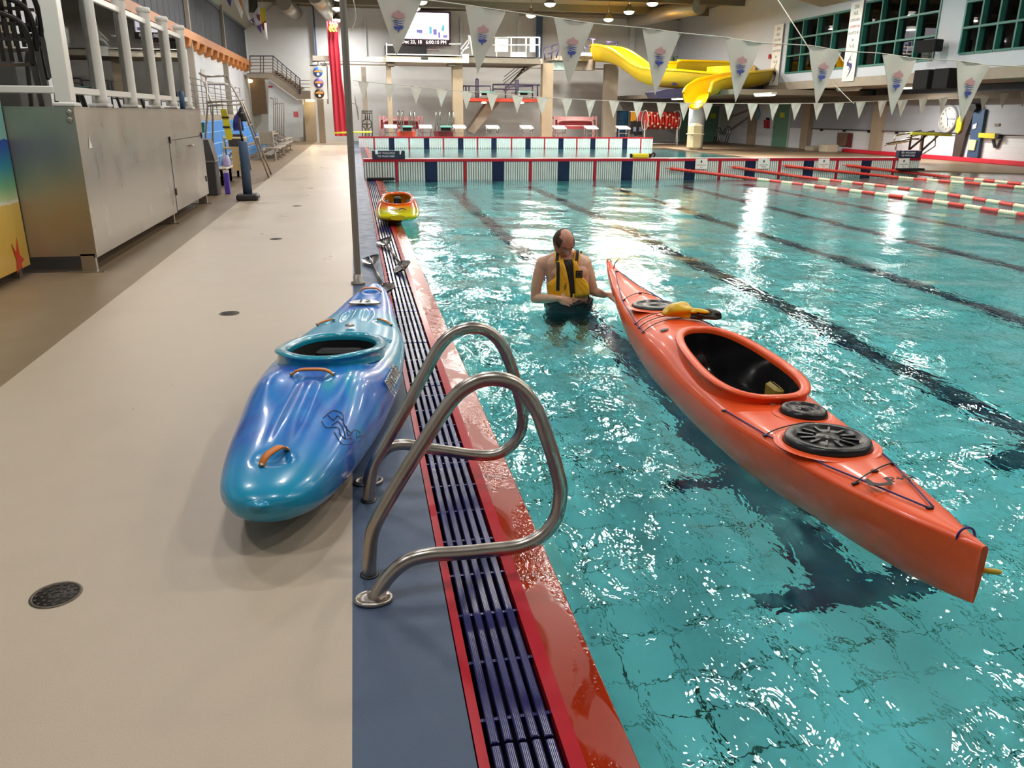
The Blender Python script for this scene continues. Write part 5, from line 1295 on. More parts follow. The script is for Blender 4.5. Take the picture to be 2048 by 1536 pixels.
# life vest: two foam front panels, back panel, straps, zip, print
M_vest = pm('vest_yellow', (236, 172, 18), .6, var=.06, bump=.25, bs=70); M_web = pm('webbing_black', (26, 22, 22), .7)
def xfront(z, x, off):
    """front surface of torso at world x, pushed out by off"""
    lo, hi = -pi, 0
    for _ in range(26):
        mid = (lo + hi) / 2
        if torso_pt(z, ang=mid, off=off).x < x: lo = mid
        else: hi = mid
    return torso_pt(z, ang=(lo + hi) / 2, off=off)
def panel(rng_, zr, thick, mat, name, n=22, k_=18, puff=.012):
    F_, B_ = [], []
    for i in range(n + 1):
        z = zr[0] + (zr[1] - zr[0]) * i / n; xl, xr = rng_(z); f_, bk_ = [], []
        for j in range(k_ + 1):
            u = j / k_; x = xl + (xr - xl) * u; e = (1 - abs(2 * u - 1) ** 6) * (1 - abs(2 * i / n - 1) ** 8)
            zz = z + .0; f_.append(xfront(zz, x, .012 + thick * e ** .5 + .002 * sin(i * 1.1 + j))); bk_.append(xfront(zz, x, .008))
        F_.append(f_); B_.append(bk_)
    m = MB(); m.grid(F_, True); m.grid([q[::-1] for q in B_], True)
    rim = [F_[0][::-1], B_[0][::-1]]; m.grid([F_[0], B_[0]], True); m.grid([F_[-1], B_[-1]], True); m.grid([[q[0] for q in F_], [q[0] for q in B_]], True); m.grid([[q[-1] for q in F_], [q[-1] for q in B_]], True)
    return mb_build(m, name, mat)
def px2x(px): return mp(px, 560).x
cR = [(1136, .09), (1133, .2), (1126, .32), (1120, .41)]
def rangeR(z): # picture-left panel
    xo = interp([(.085, px2x(1093)), (.19, px2x(1093)), (.235, px2x(1097)), (.27, px2x(1104)), (.42, px2x(1106))], z); xi = interp([(.085, px2x(1134)), (.2, px2x(1131)), (.42, px2x(1119))], z); return xo, xi
def rangeL(z):
    xo = interp([(.095, px2x(1174)), (.19, px2x(1172)), (.23, px2x(1166)), (.27, px2x(1157)), (.34, px2x(1149)), (.42, px2x(1144))], z); xi = interp([(.095, px2x(1141)), (.42, px2x(1136))], z); return xi, xo
panel(rangeR, (.085, .425), .04, M_vest, 'vest_panel'); panel(rangeL, (.10, .425), .04, M_vest, 'vest_panel')
panel(lambda z: (interp([(.1, px2x(1133)), (.42, px2x(1118))], z), interp([(.1, px2x(1143)), (.42, px2x(1137))], z)), (.095, .42), .016, M_web, 'vest_zip')
# back panel and waist band
rows = [[torso_pt(z, ang=radians(a), off=.010) for j, a in enumerate(range(-28, 210, 7))] for z in np.linspace(.12, .17, 4)]
m = MB(); m.grid(rows, True); rows2 = [[torso_pt(z, ang=radians(a), off=.004) for a in range(-28, 210, 7)] for z in np.linspace(.12, .17, 4)]; m.grid([q[::-1] for q in rows2], True); m.grid([rows[0], rows2[0]], True); m.grid([rows[-1], rows2[-1]], True)
mb_build(m, 'vest_side_band', M_web)
rows = [[torso_pt(z, ang=radians(a), off=.03) for a in range(50, 131, 8)] for z in np.linspace(.26, .42, 6)]; m = MB(); m.grid(rows, True); mb_build(m, 'vest_back', M_vest)
for s_, (pa, pb) in ((-1, ((1107, 512), (1100, 506))), (1, ((1143, 512), (1150, 508)))):
    a0 = xfront(.40, px2x(pa[0]), .03); top = Vector((1.765 + s_ * .085, MY - .0, .468)); bk2 = Vector((1.765 + s_ * .07, MY + .10, .40))
    m = MB(); P_ = smooth_pts([a0, (a0 + top) / 2 + Vector((0, -.02, .022)), top, bk2], 6)
    rows = [[p + Vector((d_, 0, dz)) for d_, dz in ((-.028, -.006), (-.02, .014), (.02, .014), (.028, -.006))] for p in P_]; m.grid(rows, True); m.grid([[p + Vector((0, 0, -.012)) for p in q][::-1] for q in rows], True); mb_build(m, 'vest_shoulder', M_vest)
    m = MB(); rows = [[p + Vector((d_ + s_ * .004, -.004, .018)) for d_ in (-.014, .014)] for p in P_]; m.grid(rows, True); m.grid([[p + Vector((0, 0, -.003)) for p in q][::-1] for q in rows], True); mb_build(m, 'webbing_strap', M_web)
m = MB(); rows = [[xfront(z, x, .056) for x in np.linspace(px2x(1104), px2x(1110), 3)] for z in np.linspace(.165, .41, 10)]; m.grid(rows, True); m.grid([[p + Vector((0, .004, 0)) for p in q][::-1] for q in rows], True); mb_build(m, 'webbing_strap', M_web)
m = MB(); m.tube([mp(1150, 512, -.06), mp(1156, 508, -.02), mp(1162, 504, .03)], .012, 8); mb_build(m, 'webbing_strap', M_web)
# square lash tab and small dark print
c_ = xfront(.305, px2x(1147), .056); m = MB(); m.box((-.031, -.003, -.031), (.031, .0, .031), Matrix.Translation(c_), bev=.0014); mb_build(m, 'lash_tab', M_web)
m = MB(); m.tube([c_ + Vector((a, -.005, b_)) for a, b_ in ((-.018, -.018), (.018, -.018), (.018, .018), (-.018, .018))], .0018, 5, closed=True); mb_build(m, 'lash_tab_stitch', pm('stitch', (170, 130, 40), .6))
c_ = xfront(.205, px2x(1121), .058)
tx = text('NRS', .026, Matrix.Translation(c_ - mo) @ Matrix.Rotation(radians(90), 4, 'X') @ Matrix.Rotation(radians(84), 4, 'Z'), M_web, man, 'vest_print', sx=1.2)
c_ = xfront(.115, px2x(1137), .045); m = MB(); m.box((-.007, -.01, -.02), (.007, .002, .022), Matrix.Translation(c_), bev=.002); mb_build(m, 'zip_pull', pm('pull_yellow', (232, 214, 60), .4))
# black paddling shorts / rolled skirt at the waist
M_short = pm('neoprene_black', (18, 18, 22), .45, bump=.4, bs=25, coat=.2)
rows = []
for i in range(12):
    z = .03 - .40 * i / 11; rows.append([torso_pt(max(z, -.33), ang=2 * pi * k / 48, off=.016 + .016 * (i < 3) * (1 + .7 * sin(k * .9 + i)) + .004 * sin(k * 2.1 + i)) + Vector((0, 0, (.012 * sin(k * .8)) if i < 2 else 0)) for k in range(48)])
m = MB(); m.grid(rows, True, cv=True); mb_build(m, 'shorts', M_short)
for s_ in (-1, 1):
    x0 = 1.79 + s_ * .095; m = MB(); m.tube([(x0, MY + .01, -.26), (x0 + s_ * .02, MY - .005, -.42), (x0 + s_ * .03, MY - .01, -.52)], [.115, .098, .088], 24, cap=False); mb_build(m, 'shorts_leg', M_short)
P_ = [torso_pt(.035 + .012 * sin(k * 1.1), ang=-pi * (.02 + .96 * k / 18), off=.018) for k in range(19)]
m = MB(); m.tube(smooth_pts(P_, 3), [.024 + .006 * sin(i * .9) for i in range(55)], 10); mb_build(m, 'rolled_waist', M_short)
m = MB(); m.tube([mp(1170, 560, -.1), mp(1176, 590, -.12), mp(1180, 602, -.1)], .007, 6); mb_build(m, 'hanging_strap', M_web)
# ================================================================== FAR END OF THE HALL
def rect(px0, py0, px1, py1, Y):
    a = aY(px0, py0, Y); b_ = aY(px1, py1, Y); return min(a.x, b_.x), max(a.x, b_.x), min(a.z, b_.z), max(a.z, b_.z)
def fb(m, px0, py0, px1, py1, Y, d=.2, floor=False, bev=0, o=None):
    x0, x1, z0, z1 = rect(px0, py0, px1, py1, Y)
    if floor: z0 = 0
    a, b_ = Vector((x0, Y, z0)), Vector((x1, Y + d, z1))
    if o is not None: a -= o; b_ -= o
    return m.box(tuple(a), tuple(b_), bev=bev)
def tb_(m, pts, r, n=6, o=None, sm=0):
    P_ = [(aY(*p) if not (p[1] >= 266 and p[2] > 41) else Vector((aY(*p).x, p[2], 0))) - (o or Vector()) for p in pts]
    if sm: P_ = smooth_pts(P_, sm)
    return m.tube(P_, r, n)
M_beige = concrete('beige_beam', (196, 184, 166), (214, 204, 186), .6)
M_bluecol = pm('column_blue', (58, 84, 118), .5)
M_whr = pm('rail_white', (226, 224, 218), .35)
M_pur = pm('rail_purple', (64, 54, 84), .4)
def col(px0, px1, pyt, Y, mat, nm='trim_column', d=.35):
    struct(nm, fb(MB(), px0, pyt, px1, 272, Y, d, True), mat)
col(633, 651, 188, 47.5, M_conc2); col(722, 738, 134, 47, M_conc); col(1211, 1231, 128, 47, M_conc)
col(772, 787, 125, 44.5, M_conc2); col(905, 927, 125, 44.5, M_conc2, d=.5); col(1086, 1104, 126, 44.5, M_conc2, d=.5)
struct('trim_blue_column', fb(MB(), 624, 4, 634, 112, 50.5, .3), M_bluecol); struct('trim_blue_column', fb(MB(), 1075, 33, 1084, 116, 50.5, .3), M_bluecol)
struct('trim_long_beam', fb(MB(), 625, 111, 775, 124, 44.4, .5), M_beige)
struct('trim_rear_beam', fb(MB(), 640, 128, 1215, 137, 47.5, .5), M_conc)
struct('trim_wall_ledge', fb(MB(), 1040, 31, 1400, 36, 50.7, .2), M_conc)
for x in (728, 920, 1035, 1262): struct('trim_panel_joint', fb(MB(), x, 38, x + 6, 112, 50.85, .1), M_panel)
# diving platform (upper)
dp = thing('diving_platform', 'upper concrete diving platform with white railing below the scoreboard', 'diving platform', (4, 44.0, 3.5)); o = Vector(dp.location)
fb(MB(), 773, 112, 925, 126, 44.0, 3.4, o=o).build('slab', M_beige, dp); fb(MB(), 773, 107, 922, 112, 43.9, 3.4, o=o).build('white_edge', M_whr, dp)
fb(MB(), 925, 114, 1085, 128, 44.3, 3, o=o).build('rear_slab', M_conc, dp); fb(MB(), 937, 112, 1080, 115, 44.2, 3, o=o).build('slab_edge', M_whr, dp)
fb(MB(), 842, 114, 856, 119, 43.97, .03, o=o).build('name_plate', M_fit, dp)
for z_ in (75, 90): tb_(MB(), [(985, z_, 44.3), (1078, z_, 44.3), (1080, z_ + 4, 44.3)], .03, 6, o).build('rail_bar', M_whr, dp)
for x in (993, 1022, 1052, 1079): tb_(MB(), [(x, 75, 44.3), (x, 114, 44.3)], .03, 6, o).build('rail_post', M_whr, dp)
for x0, x1 in ((990, 1016), (1060, 1070)): fb(MB(), x0, 77, x1, 104, 44.5, .03, o=o).build('white_panel', M_whr, dp)
fb(MB(), 1024, 104, 1050, 114, 44.5, .03, o=o).build('white_panel', M_whr, dp)
for pts in (((922, 108, 44), (938, 86, 44), (938, 72, 44)), ((922, 98, 44), (936, 80, 44)), ((773, 86, 45), (773, 112, 45)), ((773, 90, 45), (800, 90, 45)), ((898, 88, 45.5), (922, 88, 45.5)), ((940, 72, 44), (945, 110, 44)), ((936, 72, 44), (946, 72, 44)), ((926, 100, 44), (938, 94, 44))): tb_(MB(), pts, .035, 6, o).build('rail_bar', M_whr, dp)
fb(MB(), 925, 108, 938, 126, 43.9, .3, o=o).build('end_bracket', M_whr, dp)
for x in (782, 903): fb(MB(), x - 6, 126, x + 8, 132, 44.2, 1, o=o).build('corbel', M_dark, dp)
# scoreboard screen
sb = thing('scoreboard', 'large bright scoreboard screen with the date and time line', 'scoreboard', (3.2, 50.2, 5)); o = Vector(sb.location)
fb(MB(), 795, 20, 902, 92, 50.1, .3, o=o).build('housing', pm('board_maroon', (70, 44, 60), .5), sb)
MB().box((-1.2, .1, -.3), (1.2, .8, .3)).build('wall_bracket', M_fit, sb)
M_scr = pm('screen_white', (255, 255, 255), .5, emit=(250, 248, 255), es=3.2)
fb(MB(), 797, 24, 898, 79, 50.05, .04, o=o).build('screen', M_scr, sb)
fb(MB(), 797, 79.5, 898, 89, 50.05, .04, o=o).build('text_strip', pm('strip_maroon', (58, 30, 44), .5), sb)
M_scrb = pm('screen_violet', (120, 110, 190), .5, emit=(150, 140, 210), es=.8); M_scrc = pm('screen_cyan', (90, 190, 210), .5, emit=(120, 210, 225), es=.8)
for (a, b_, c, d_, mt) in ((833, 59, 845, 66, M_scrb), (838, 66, 855, 68, M_scrb), (858, 53, 864, 68, M_scrc), (866, 58, 874, 70, M_scrb), (884, 50, 889, 62, M_scrc), (876, 64, 881, 76, M_scrb), (884, 24, 885, 40, M_scrb), (877, 24, 878, 46, M_scrb), (883, 56, 884.5, 79, M_scrb), (886, 70, 895, 76, M_scrb), (836, 68, 837, 79, M_scrb), (876, 29, 890, 30, M_scrb)):
    fb(MB(), a, b_, c, d_, 50.02, .02, o=o).build('picture_patch', mt, sb)
M_txt = pm('screen_text', (255, 250, 245), .5, emit=(255, 250, 240), es=2.0)
q = aY(848, 84.3, 50.0) - o; text('Dec 23, 18   6:00:10 PM', .27, Matrix.Translation(q) @ Matrix.Rotation(radians(90), 4, 'X'), M_txt, sb, 'time_text', .01, sx=.98)
nb = thing('wall_notice', 'pale wall notice with red lettering under the scoreboard', 'notice', (aY(862, 98, 50.9).x, 50.9, aY(862, 98, 50.9).z)); o = Vector(nb.location)
fb(MB(), 842, 91, 879, 106, 50.93, .06, o=o).build('panel', M_panel, nb)
for k, s_ in enumerate(('Broke crowns.', 'Taught you more.')): text(s_, .15, Matrix.Translation(aY(861, 96.5 + 5 * k, 50.91) - o) @ Matrix.Rotation(radians(90), 4, 'X'), M_red, nb, 'red_text', .005)
tag(fb(MB(), 807, 91, 842, 105, 50.93, .06).build('dark_picture_panel', pm('pic_dark', (64, 50, 46), .5)), 'dark picture panel left of the pale notice under the scoreboard', 'panel')
# tall red banner
bn_ = thing('long_red_banner', 'tall red fabric banner with gold print hanging from ceiling to floor', 'banner', (-.5, 46.5, 0)); o = Vector(bn_.location)
lp = [(42, 653, 676), (80, 655.5, 677), (110, 657, 680), (150, 661, 683), (200, 664.5, 690), (240, 667, 695), (272, 670, 699)]
rows = []
for k in range(25):
    py = 42 + 230 * k / 24; l_ = interp([(a, b_) for a, b_, c in lp], py); r_ = interp([(a, c) for a, b_, c in lp], py); row = []
    for j in range(17):
        p = aY(l_ + (r_ - l_) * j / 16, py, 44.1); p.y += .045 * sin(j * 1.05 + k * .1); row.append(p - o)
    rows.append(row)
MB().tube([aY(665, 43, 44.1) - o, Vector((aY(665, 43, 44.1).x - o.x, 44.1 - o.y, ZC))], .02, 6).build('cord', M_rope, bn_)
MB().grid(rows, True).build('cloth', pm('banner_red', (166, 22, 42), .6), bn_)
m = MB()
for cx_, w_ in ((660, 3), (666, 5), (672, 3)): m.tube(smooth_pts([aY(cx_ - w_ / 2, 46, 43.9) - o, aY(cx_ + w_ / 2, 51, 43.9) - o, aY(cx_ - w_ / 2, 58, 43.9) - o, aY(cx_ + w_ / 2, 64, 43.9) - o], 4), .05, 5)
m.build('gold_print', pm('gold', (232, 170, 50), .5), bn_)
# white banner with three round crests
wb = thing('round_crest_banner', 'white hanging banner with blue, purple and brown round crests', 'banner', (-2.1, 43.8, 2.6)); o = Vector(wb.location)
rows = [[aY(619 + 34 * j / 8 + 2.5 * k / 10, 131 + 67 * k / 10, 43.8) - o + Vector((0, .03 * sin(j + k * .5), 0)) for j in range(9)] for k in range(11)]
MB().grid(rows, True).build('cloth', M_flag, wb)
MB().tube([aY(620, 130.5, 43.8) - o, aY(652, 130.5, 43.8) - o], .025, 6).tube([aY(636, 130.5, 43.8) - o, aY(636, 122, 44.42) - o], .02, 6).build('hanging_rod', M_fit, wb)
for cy_, c_ in ((144, (60, 104, 176)), (166, (92, 62, 130)), (187, (66, 44, 30))):
    q = aY(636 + (cy_ - 144) * .07, cy_, 43.74) - o; Mx = Matrix.Translation(q) @ Matrix.Rotation(radians(90), 4, 'X')
    d = MB().lathe([(.23, 0), (.23, .012)], 24, Mx).build('crest', pm('crest_%d' % cy_, c_, .5), wb)
    MB().prism([(-.19, -.01), (.19, -.01), (.19, .04), (.12, .09), (.04, .07), (-.04, .1), (-.14, .07), (-.19, .03)], .008, Matrix.Translation(q + Vector((0, -.014, .0))) @ Matrix.Rotation(radians(90), 4, 'X')).build('crest_band', pm('crest_gold', (214, 150, 60), .5), d)
    MB().prism([(-.05, -.16), (.05, -.16), (.07, -.08), (.0, -.03), (-.07, -.07)], .008, Matrix.Translation(q + Vector((0, -.014, .0))) @ Matrix.Rotation(radians(90), 4, 'X')).build('crest_figure', M_white, d)
tag(tb_(MB(), [(625, 123, 44.36), (648, 122, 44.36), (654, 132, 44.36), (656, 208, 44.36)], .03, 6).build('banner_pole', pm('pole_brown', (84, 58, 46), .5)), 'dark pole and bracket beside the round crest banner', 'pole')
# ---- stairs, landing and rail at the left of the far wall
sg = thing('far_staircase', 'concrete staircase coming down from a landing on the far wall', 'staircase', (-4, 49.0, 0)); o = Vector(sg.location)
m = MB(); Ya = 48.2
pl = [(493, 146), (548, 146), (606, 182), (622, 182), (622, 198), (594, 198), (536, 157), (493, 155)]
pts3 = [aY(x, y, Ya) for x, y in pl]
m.prism([(p.x - o.x, p.z - o.z) for p in pts3], 1.6, Matrix.Translation((0, Ya + 1.6 - o.y, 0)) @ Matrix.Rotation(radians(90), 4, 'X')); m.build('stair_flight', M_conc, sg)
for k in range(9):
    a = aY(548 + 6.4 * k, 146 + 4 * k, Ya) - o; MB().box((a.x, Ya - o.y + .1, a.z), (a.x + .2, Ya - o.y + 1.5, a.z + .12)).build('step', M_conc2, sg)
fr = thing('stair_railing', 'dark metal railing along the far landing and stairs', 'railing', (-4, 48.1, 4)); o = Vector(fr.location)
for k in range(6):
    dy = 33 * k / 5
    tb_(MB(), [(499, 112 + dy, 48.1), (546, 112 + dy * .97, 48.1), (600, 158 + dy * .7, 48.1)], .03 if k == 0 else .018, 6, o).build('rail_bar', M_pur if k == 0 else M_grail, fr)
for x in (500, 521, 527, 546): tb_(MB(), [(x, 112, 48.1), (x, 146, 48.1)], .03, 6, o).build('upright', M_grail, fr)
for k in range(6): x = 555 + 9 * k; tb_(MB(), [(x, 112 + (x - 546) * .85, 48.1), (x, 146 + (x - 546) * .62, 48.1)], .025, 6, o).build('upright', M_grail, fr)
tb_(MB(), [(600, 158, 48.1), (600, 188, 48.1)], .04, 6, o).build('upright', M_pur, fr)
for k in range(4): tb_(MB(), [(600, 161 + 7 * k, 48.4), (620, 161 + 7 * k, 48.4)], .02, 6, o).build('rail_bar', M_grail, fr)
# brown doorway, notice, alcove
r_ = bpy.data.objects.new('door_4', None); COL.objects.link(r_); r_['kind'] = 'structure'
fb(MB(), 496, 155, 535, 228, 50.6, .2).build('door_leaf', pm('brown_door', (128, 104, 78), .5), r_); fb(MB(), 494, 152, 498, 228, 50.5, .2).build('door_frame', M_conc2, r_)
lt = thing('wall_lamp', 'lit round wall lamp above the brown doorway', 'lamp', aY(500, 162, 50.3)); MB().lathe([(.01, -.1), (.13, -.06), (.15, 0), (.13, .06), (.01, .1)], 16).build('globe', pm('lamp_warm', (255, 236, 190), .5, emit=(255, 226, 160), es=5), lt)
struct('wall_stair_side', MB().prism([(aY(x, y, 48.6).x, aY(x, y, 48.6).z) for x, y in ((537, 160), (594, 200), (606, 200), (606, 274), (537, 274))], .15, Matrix.Translation((0, 48.75, 0)) @ Matrix.Rotation(radians(90), 4, 'X')), M_panel)
struct('wall_alcove', fb(MB(), 606, 196, 634, 274, 50.4, .1, True), M_conc2)
lt = thing('wall_lamp', 'warm lamp lighting the alcove under the far stairs', 'lamp', aY(620, 201, 50.0)); MB().box((-.25, -.06, -.05), (.25, .1, .05), bev=.02).build('globe', pm('lamp_warm', (0, 0, 0)), lt)
L = bpy.data.lights.new('alcove_light', 'POINT'); L.energy = 25; L.color = (1, .85, .5); L.shadow_soft_size = .15; q = aY(620, 206, 49.6); lo = bpy.data.objects.new('alcove_light', L); lo.location = q; COL.objects.link(lo); lo['kind'] = 'helper'
tag(fb(MB(), 587, 223, 597, 234, 48.57, .03).build('red_notice', pm('notice_red', (200, 90, 96), .5)), 'small square red notice on the white wall under the stairs', 'notice')
tag(fb(MB(), 536, 172, 545, 175, 48.5, .05).build('red_sign', M_red), 'little red arrow sign beside the brown doorway', 'sign')
gate = thing('folded_railing', 'stacked grey guard railings standing at the end of the blue bleacher', 'railing', (-4.2, 40, 0)); o = Vector(gate.location)
for k in range(6): tb_(MB(), [(547 + 4 * k, 208 if k > 2 else 196, 42 + .1 * k), (547 + 4 * k, 276, 42 + .1 * k)], .03, 6, o).build('upright', M_grail, gate)
tb_(MB(), [(540, 196, 42), (547, 197, 42), (547, 208, 42), (566, 206, 42.6), (568, 212, 42.6), (568, 246, 42.6)], .03, 6, o).build('rail_bar', M_grail, gate)
# ---- starting blocks
for k, x in enumerate(blocks2):
    r_ = thing('starting_block', '%s white topped starting block from the left on the far pool end' % ords[k], 'starting block', (x, PY1 + .45, .52), group='starting blocks on the far pool end')
    MB().prism([(-.35, .38), (.3, .50), (.3, .55), (-.35, .43)], .62, Matrix.Translation((-.31, 0, 0)) @ Matrix.Rotation(radians(90), 4, 'Z') @ Matrix.Rotation(radians(90), 4, 'X')).build('platform', M_white, r_)
    for s_ in (-1, 1):
        MB().tube([(s_ * .27, -.25, 0), (s_ * .27, -.2, .3), (s_ * .27, -.3, .4)], .025, 6).build('leg', M_steel, r_); MB().tube([(s_ * .27, .25, 0), (s_ * .27, .25, .45)], .025, 6).build('leg', M_steel, r_)
    MB().tube([(-.27, -.2, .18), (.27, -.2, .18)], .02, 6).build('crossbar', M_steel, r_)
# ---- one metre springboards
M_tealb = pm('board_teal', (120, 190, 180), .4)
for px0, px1, cb2, lb2 in ((793, 832, (206, 74, 48), 'springboard stand with orange base at the far left of the far pool end'), (869, 910, (112, 40, 44), 'springboard stand with maroon base right of the orange one')):
    r_ = thing('springboard_stand', lb2, 'springboard', (aY((px0 + px1) / 2, 270, 43.6).x, 43.6, 0)); o = Vector(r_.location)
    x0, x1, z0, z1 = rect(px0, 263, px1, 273, 43.6)
    MB().prism([(x0 - o.x, z1), (x1 - o.x, z1), (x1 - o.x - .15, 0), (x0 - o.x + .2, 0)], .8, Matrix.Translation((0, .8, 0)) @ Matrix.Rotation(radians(90), 4, 'X')).build('base', pm('base_%d' % px0, cb2, .4), r_)
    for sx_, q0, q1 in ((1, px0 + 1, px0 + 9), (-1, px1 - 1, px1 - 9)):
        for xx in (q0, q1): tb_(MB(), [(xx, 262, 43.8), (xx + sx_ * 2, 228, 43.8), (xx + sx_ * 4, 224, 44.2), (xx + sx_ * 5, 250, 44.6)], .03, 6, o, 4).build('handrail', M_steel, r_)
    fb(MB(), px0 + 12, 252, px1 - 6, 255, 43.2, 1.5, o=o).build('board', M_tealb, r_); fb(MB(), px0 + 13, 255, px1 - 9, 262, 43.5, .5, o=o).build('fulcrum', M_fit, r_); fb(MB(), px0 + 8, 250, px0 + 13, 263, 43.4, .4, o=o).build('side_cheek', M_steel, r_)
# ---- lower purple railed platform with orange edge and two boards
lp_ = thing('springboard_platform', 'middle platform with orange edge and dark purple railings', 'diving platform', (6.5, 44.9, 2)); o = Vector(lp_.location)
fb(MB(), 938, 196, 1076, 204, 44.9, 3.2, o=o).build('slab', pm('edge_orange', (206, 70, 44), .5), lp_)
for pts in (((926, 172, 44.9), (981, 172, 44.9), (981, 196, 44.9)), ((986, 169, 45.5), (1080, 170, 45.5)), ((926, 172, 44.9), (926, 188, 44.9)), ((932, 172, 44.9), (932, 190, 44.9)), ((938, 172, 44.9), (938, 192, 44.9)), ((952, 158, 45), (952, 196, 45)), ((956, 158, 45), (956, 196, 45)), ((952, 158, 45), (956, 158, 45)), ((1032, 160, 45), (1032, 190, 45)),
            ((1036, 160, 45), (1036, 190, 45)), ((986, 169, 45.5), (986, 186, 45.5)), ((986, 178, 45.5), (1035, 179, 45.5)), ((1010, 174, 45), (1065, 172, 45)), ((1011, 174, 45), (1011, 196, 45)), ((1065, 170, 45), (1065, 196, 45)), ((1084, 170, 45), (1086, 190, 45)), ((1075, 170, 45), (1075, 192, 45))):
    tb_(MB(), pts, .04, 6, o).build('rail_bar', M_pur, lp_)
for x in (962, 1039): fb(MB(), x, 183, x + 28, 185, 44.4, 2.5, o=o).build('board', M_tealb, lp_); fb(MB(), x + 3, 185, x + 16, 190, 44.9, .5, o=o).build('fulcrum', M_fit, lp_); fb(MB(), x - 2, 182, x + 1, 192, 44.8, .5, o=o).build('side_cheek', M_whr, lp_)
for x in (968, 1043):
    lt = thing('soffit_light', 'small lit lamp under the orange edged platform, %s one' % ('left' if x < 1000 else 'right'), 'lamp', aY(x, 205.5, 45.5)); MB().lathe([(.01, -.04), (.13, -.03), (.16, .0), (.1, .04)], 14).build('globe', pm('lamp_white', (255, 250, 235), .5, emit=(255, 246, 225), es=6), lt)
sr = thing('concrete_ramp', 'slanting concrete stair slab below the middle platform', 'ramp', (5, 46, 0)); o = Vector(sr.location)
MB().prism([(aY(x, y, 46).x - o.x, aY(x, y, 46).z) for x, y in ((935, 262), (975, 205), (1000, 205), (948, 268))], 1.2, Matrix.Translation((0, 1.2, 0)) @ Matrix.Rotation(radians(90), 4, 'X')).build('slab', M_conc, sr)
ms_ = thing('metal_stairs', 'open metal stairs rising to the upper diving platform', 'staircase', (7.5, 46.3, 2)); o = Vector(ms_.location)
tb_(MB(), [(1010, 182, 46.3), (1064, 129, 46.3)], .07, 4, o).build('stringer', M_whr, ms_); tb_(MB(), [(1008, 182, 47), (1055, 129, 47)], .05, 4, o).build('stringer', M_steel, ms_)
for k in range(9): tb_(MB(), [(1014 + 5.4 * k, 178 - 5.3 * k, 46.3), (1012 + 5.2 * k, 178 - 5.3 * k, 47)], .05, 4, o).build('tread', M_steel, ms_)
for k in range(3): tb_(MB(), [(1004 + 2 * k, 170 - 8 * k, 46.8), (1044 + 2 * k, 130 - 8 * k + 8, 46.8)], .02, 6, o).build('rail_bar', M_steel, ms_)
# ---- pink stained racks and iron gate
M_pink = pm('rack_pink', (206, 150, 150), .6, var=.3, vs=4); M_pinkd = pm('rack_red', (196, 72, 84), .6, var=.4, vs=5)
for x0, x1, lb2 in ((755, 850, 'pink stained white metal rack by the far wall left of the springboards'), (1104, 1198, 'pink stained white metal rack by the far wall right of the big column')):
    r_ = thing('equipment_rack', lb2, 'rack', (aY((x0 + x1) / 2, 270, 48).x, 48, 0)); o = Vector(r_.location)
    fb(MB(), x0 + 4, 233, x1 - 4, 239, 48, .5, o=o).build('top_box', M_pink, r_); fb(MB(), x0 + 6, 240, x1 - 10, 258, 48.3, .1, o=o).build('stained_panel', M_pinkd, r_)
    for x in (x0 + 5, x0 + 12, x1 - 12, x1 - 5): tb_(MB(), [(x, 232, 48), (x, 273, 48)], .05, 6, o).build('leg', M_pink, r_)
    tb_(MB(), [(x0 + 12, 246, 47.9), (x0 + 20, 241, 47.9), (x1 - 22, 241, 47.9), (x1 - 12, 247, 47.9), (x1 - 12, 270, 47.9)], .07, 8, o, 4).build('curved_frame', M_pink, r_)
    tb_(MB(), [(x0 + 12, 252, 47.9), (x1 - 18, 252, 47.9)], .05, 6, o).build('crossbar', M_pink, r_)
r_ = thing('iron_gate', 'narrow dark iron gate with a round motif by the far left column', 'gate', (aY(734, 270, 44).x, 44, 0)); o = Vector(r_.location)
for pts in (((724, 222, 44), (724, 272, 44)), ((744, 222, 44), (744, 272, 44)), ((723, 222, 44), (745, 222, 44)), ((724, 226, 44), (744, 226, 44)), ((731, 226, 44), (731, 240, 44)), ((735, 226, 44), (735, 240, 44)), ((739, 226, 44), (739, 240, 44)), ((724, 248, 44), (744, 248, 44)), ((734, 240, 44), (734, 256, 44)), ((731, 256, 44), (731, 272, 44)), ((738, 256, 44), (738, 272, 44))): tb_(MB(), pts, .03, 6, o).build('bar', M_brail, r_)
c_ = aY(734, 248, 44) - o; MB().tube([c_ + Vector((.24 * cos(a), 0, .24 * sin(a))) for a in np.linspace(0, 2 * pi, 20, endpoint=False)], .03, 6, closed=True).build('ring', M_brail, r_)
tag(MB().tube([aY(668, 266, 42), aY(704, 265, 42), aY(744, 264, 42)], .05, 6).build('yellow_reach_pole', M_signy), 'thin yellow pole lying level across the far left pool corner', 'pole')
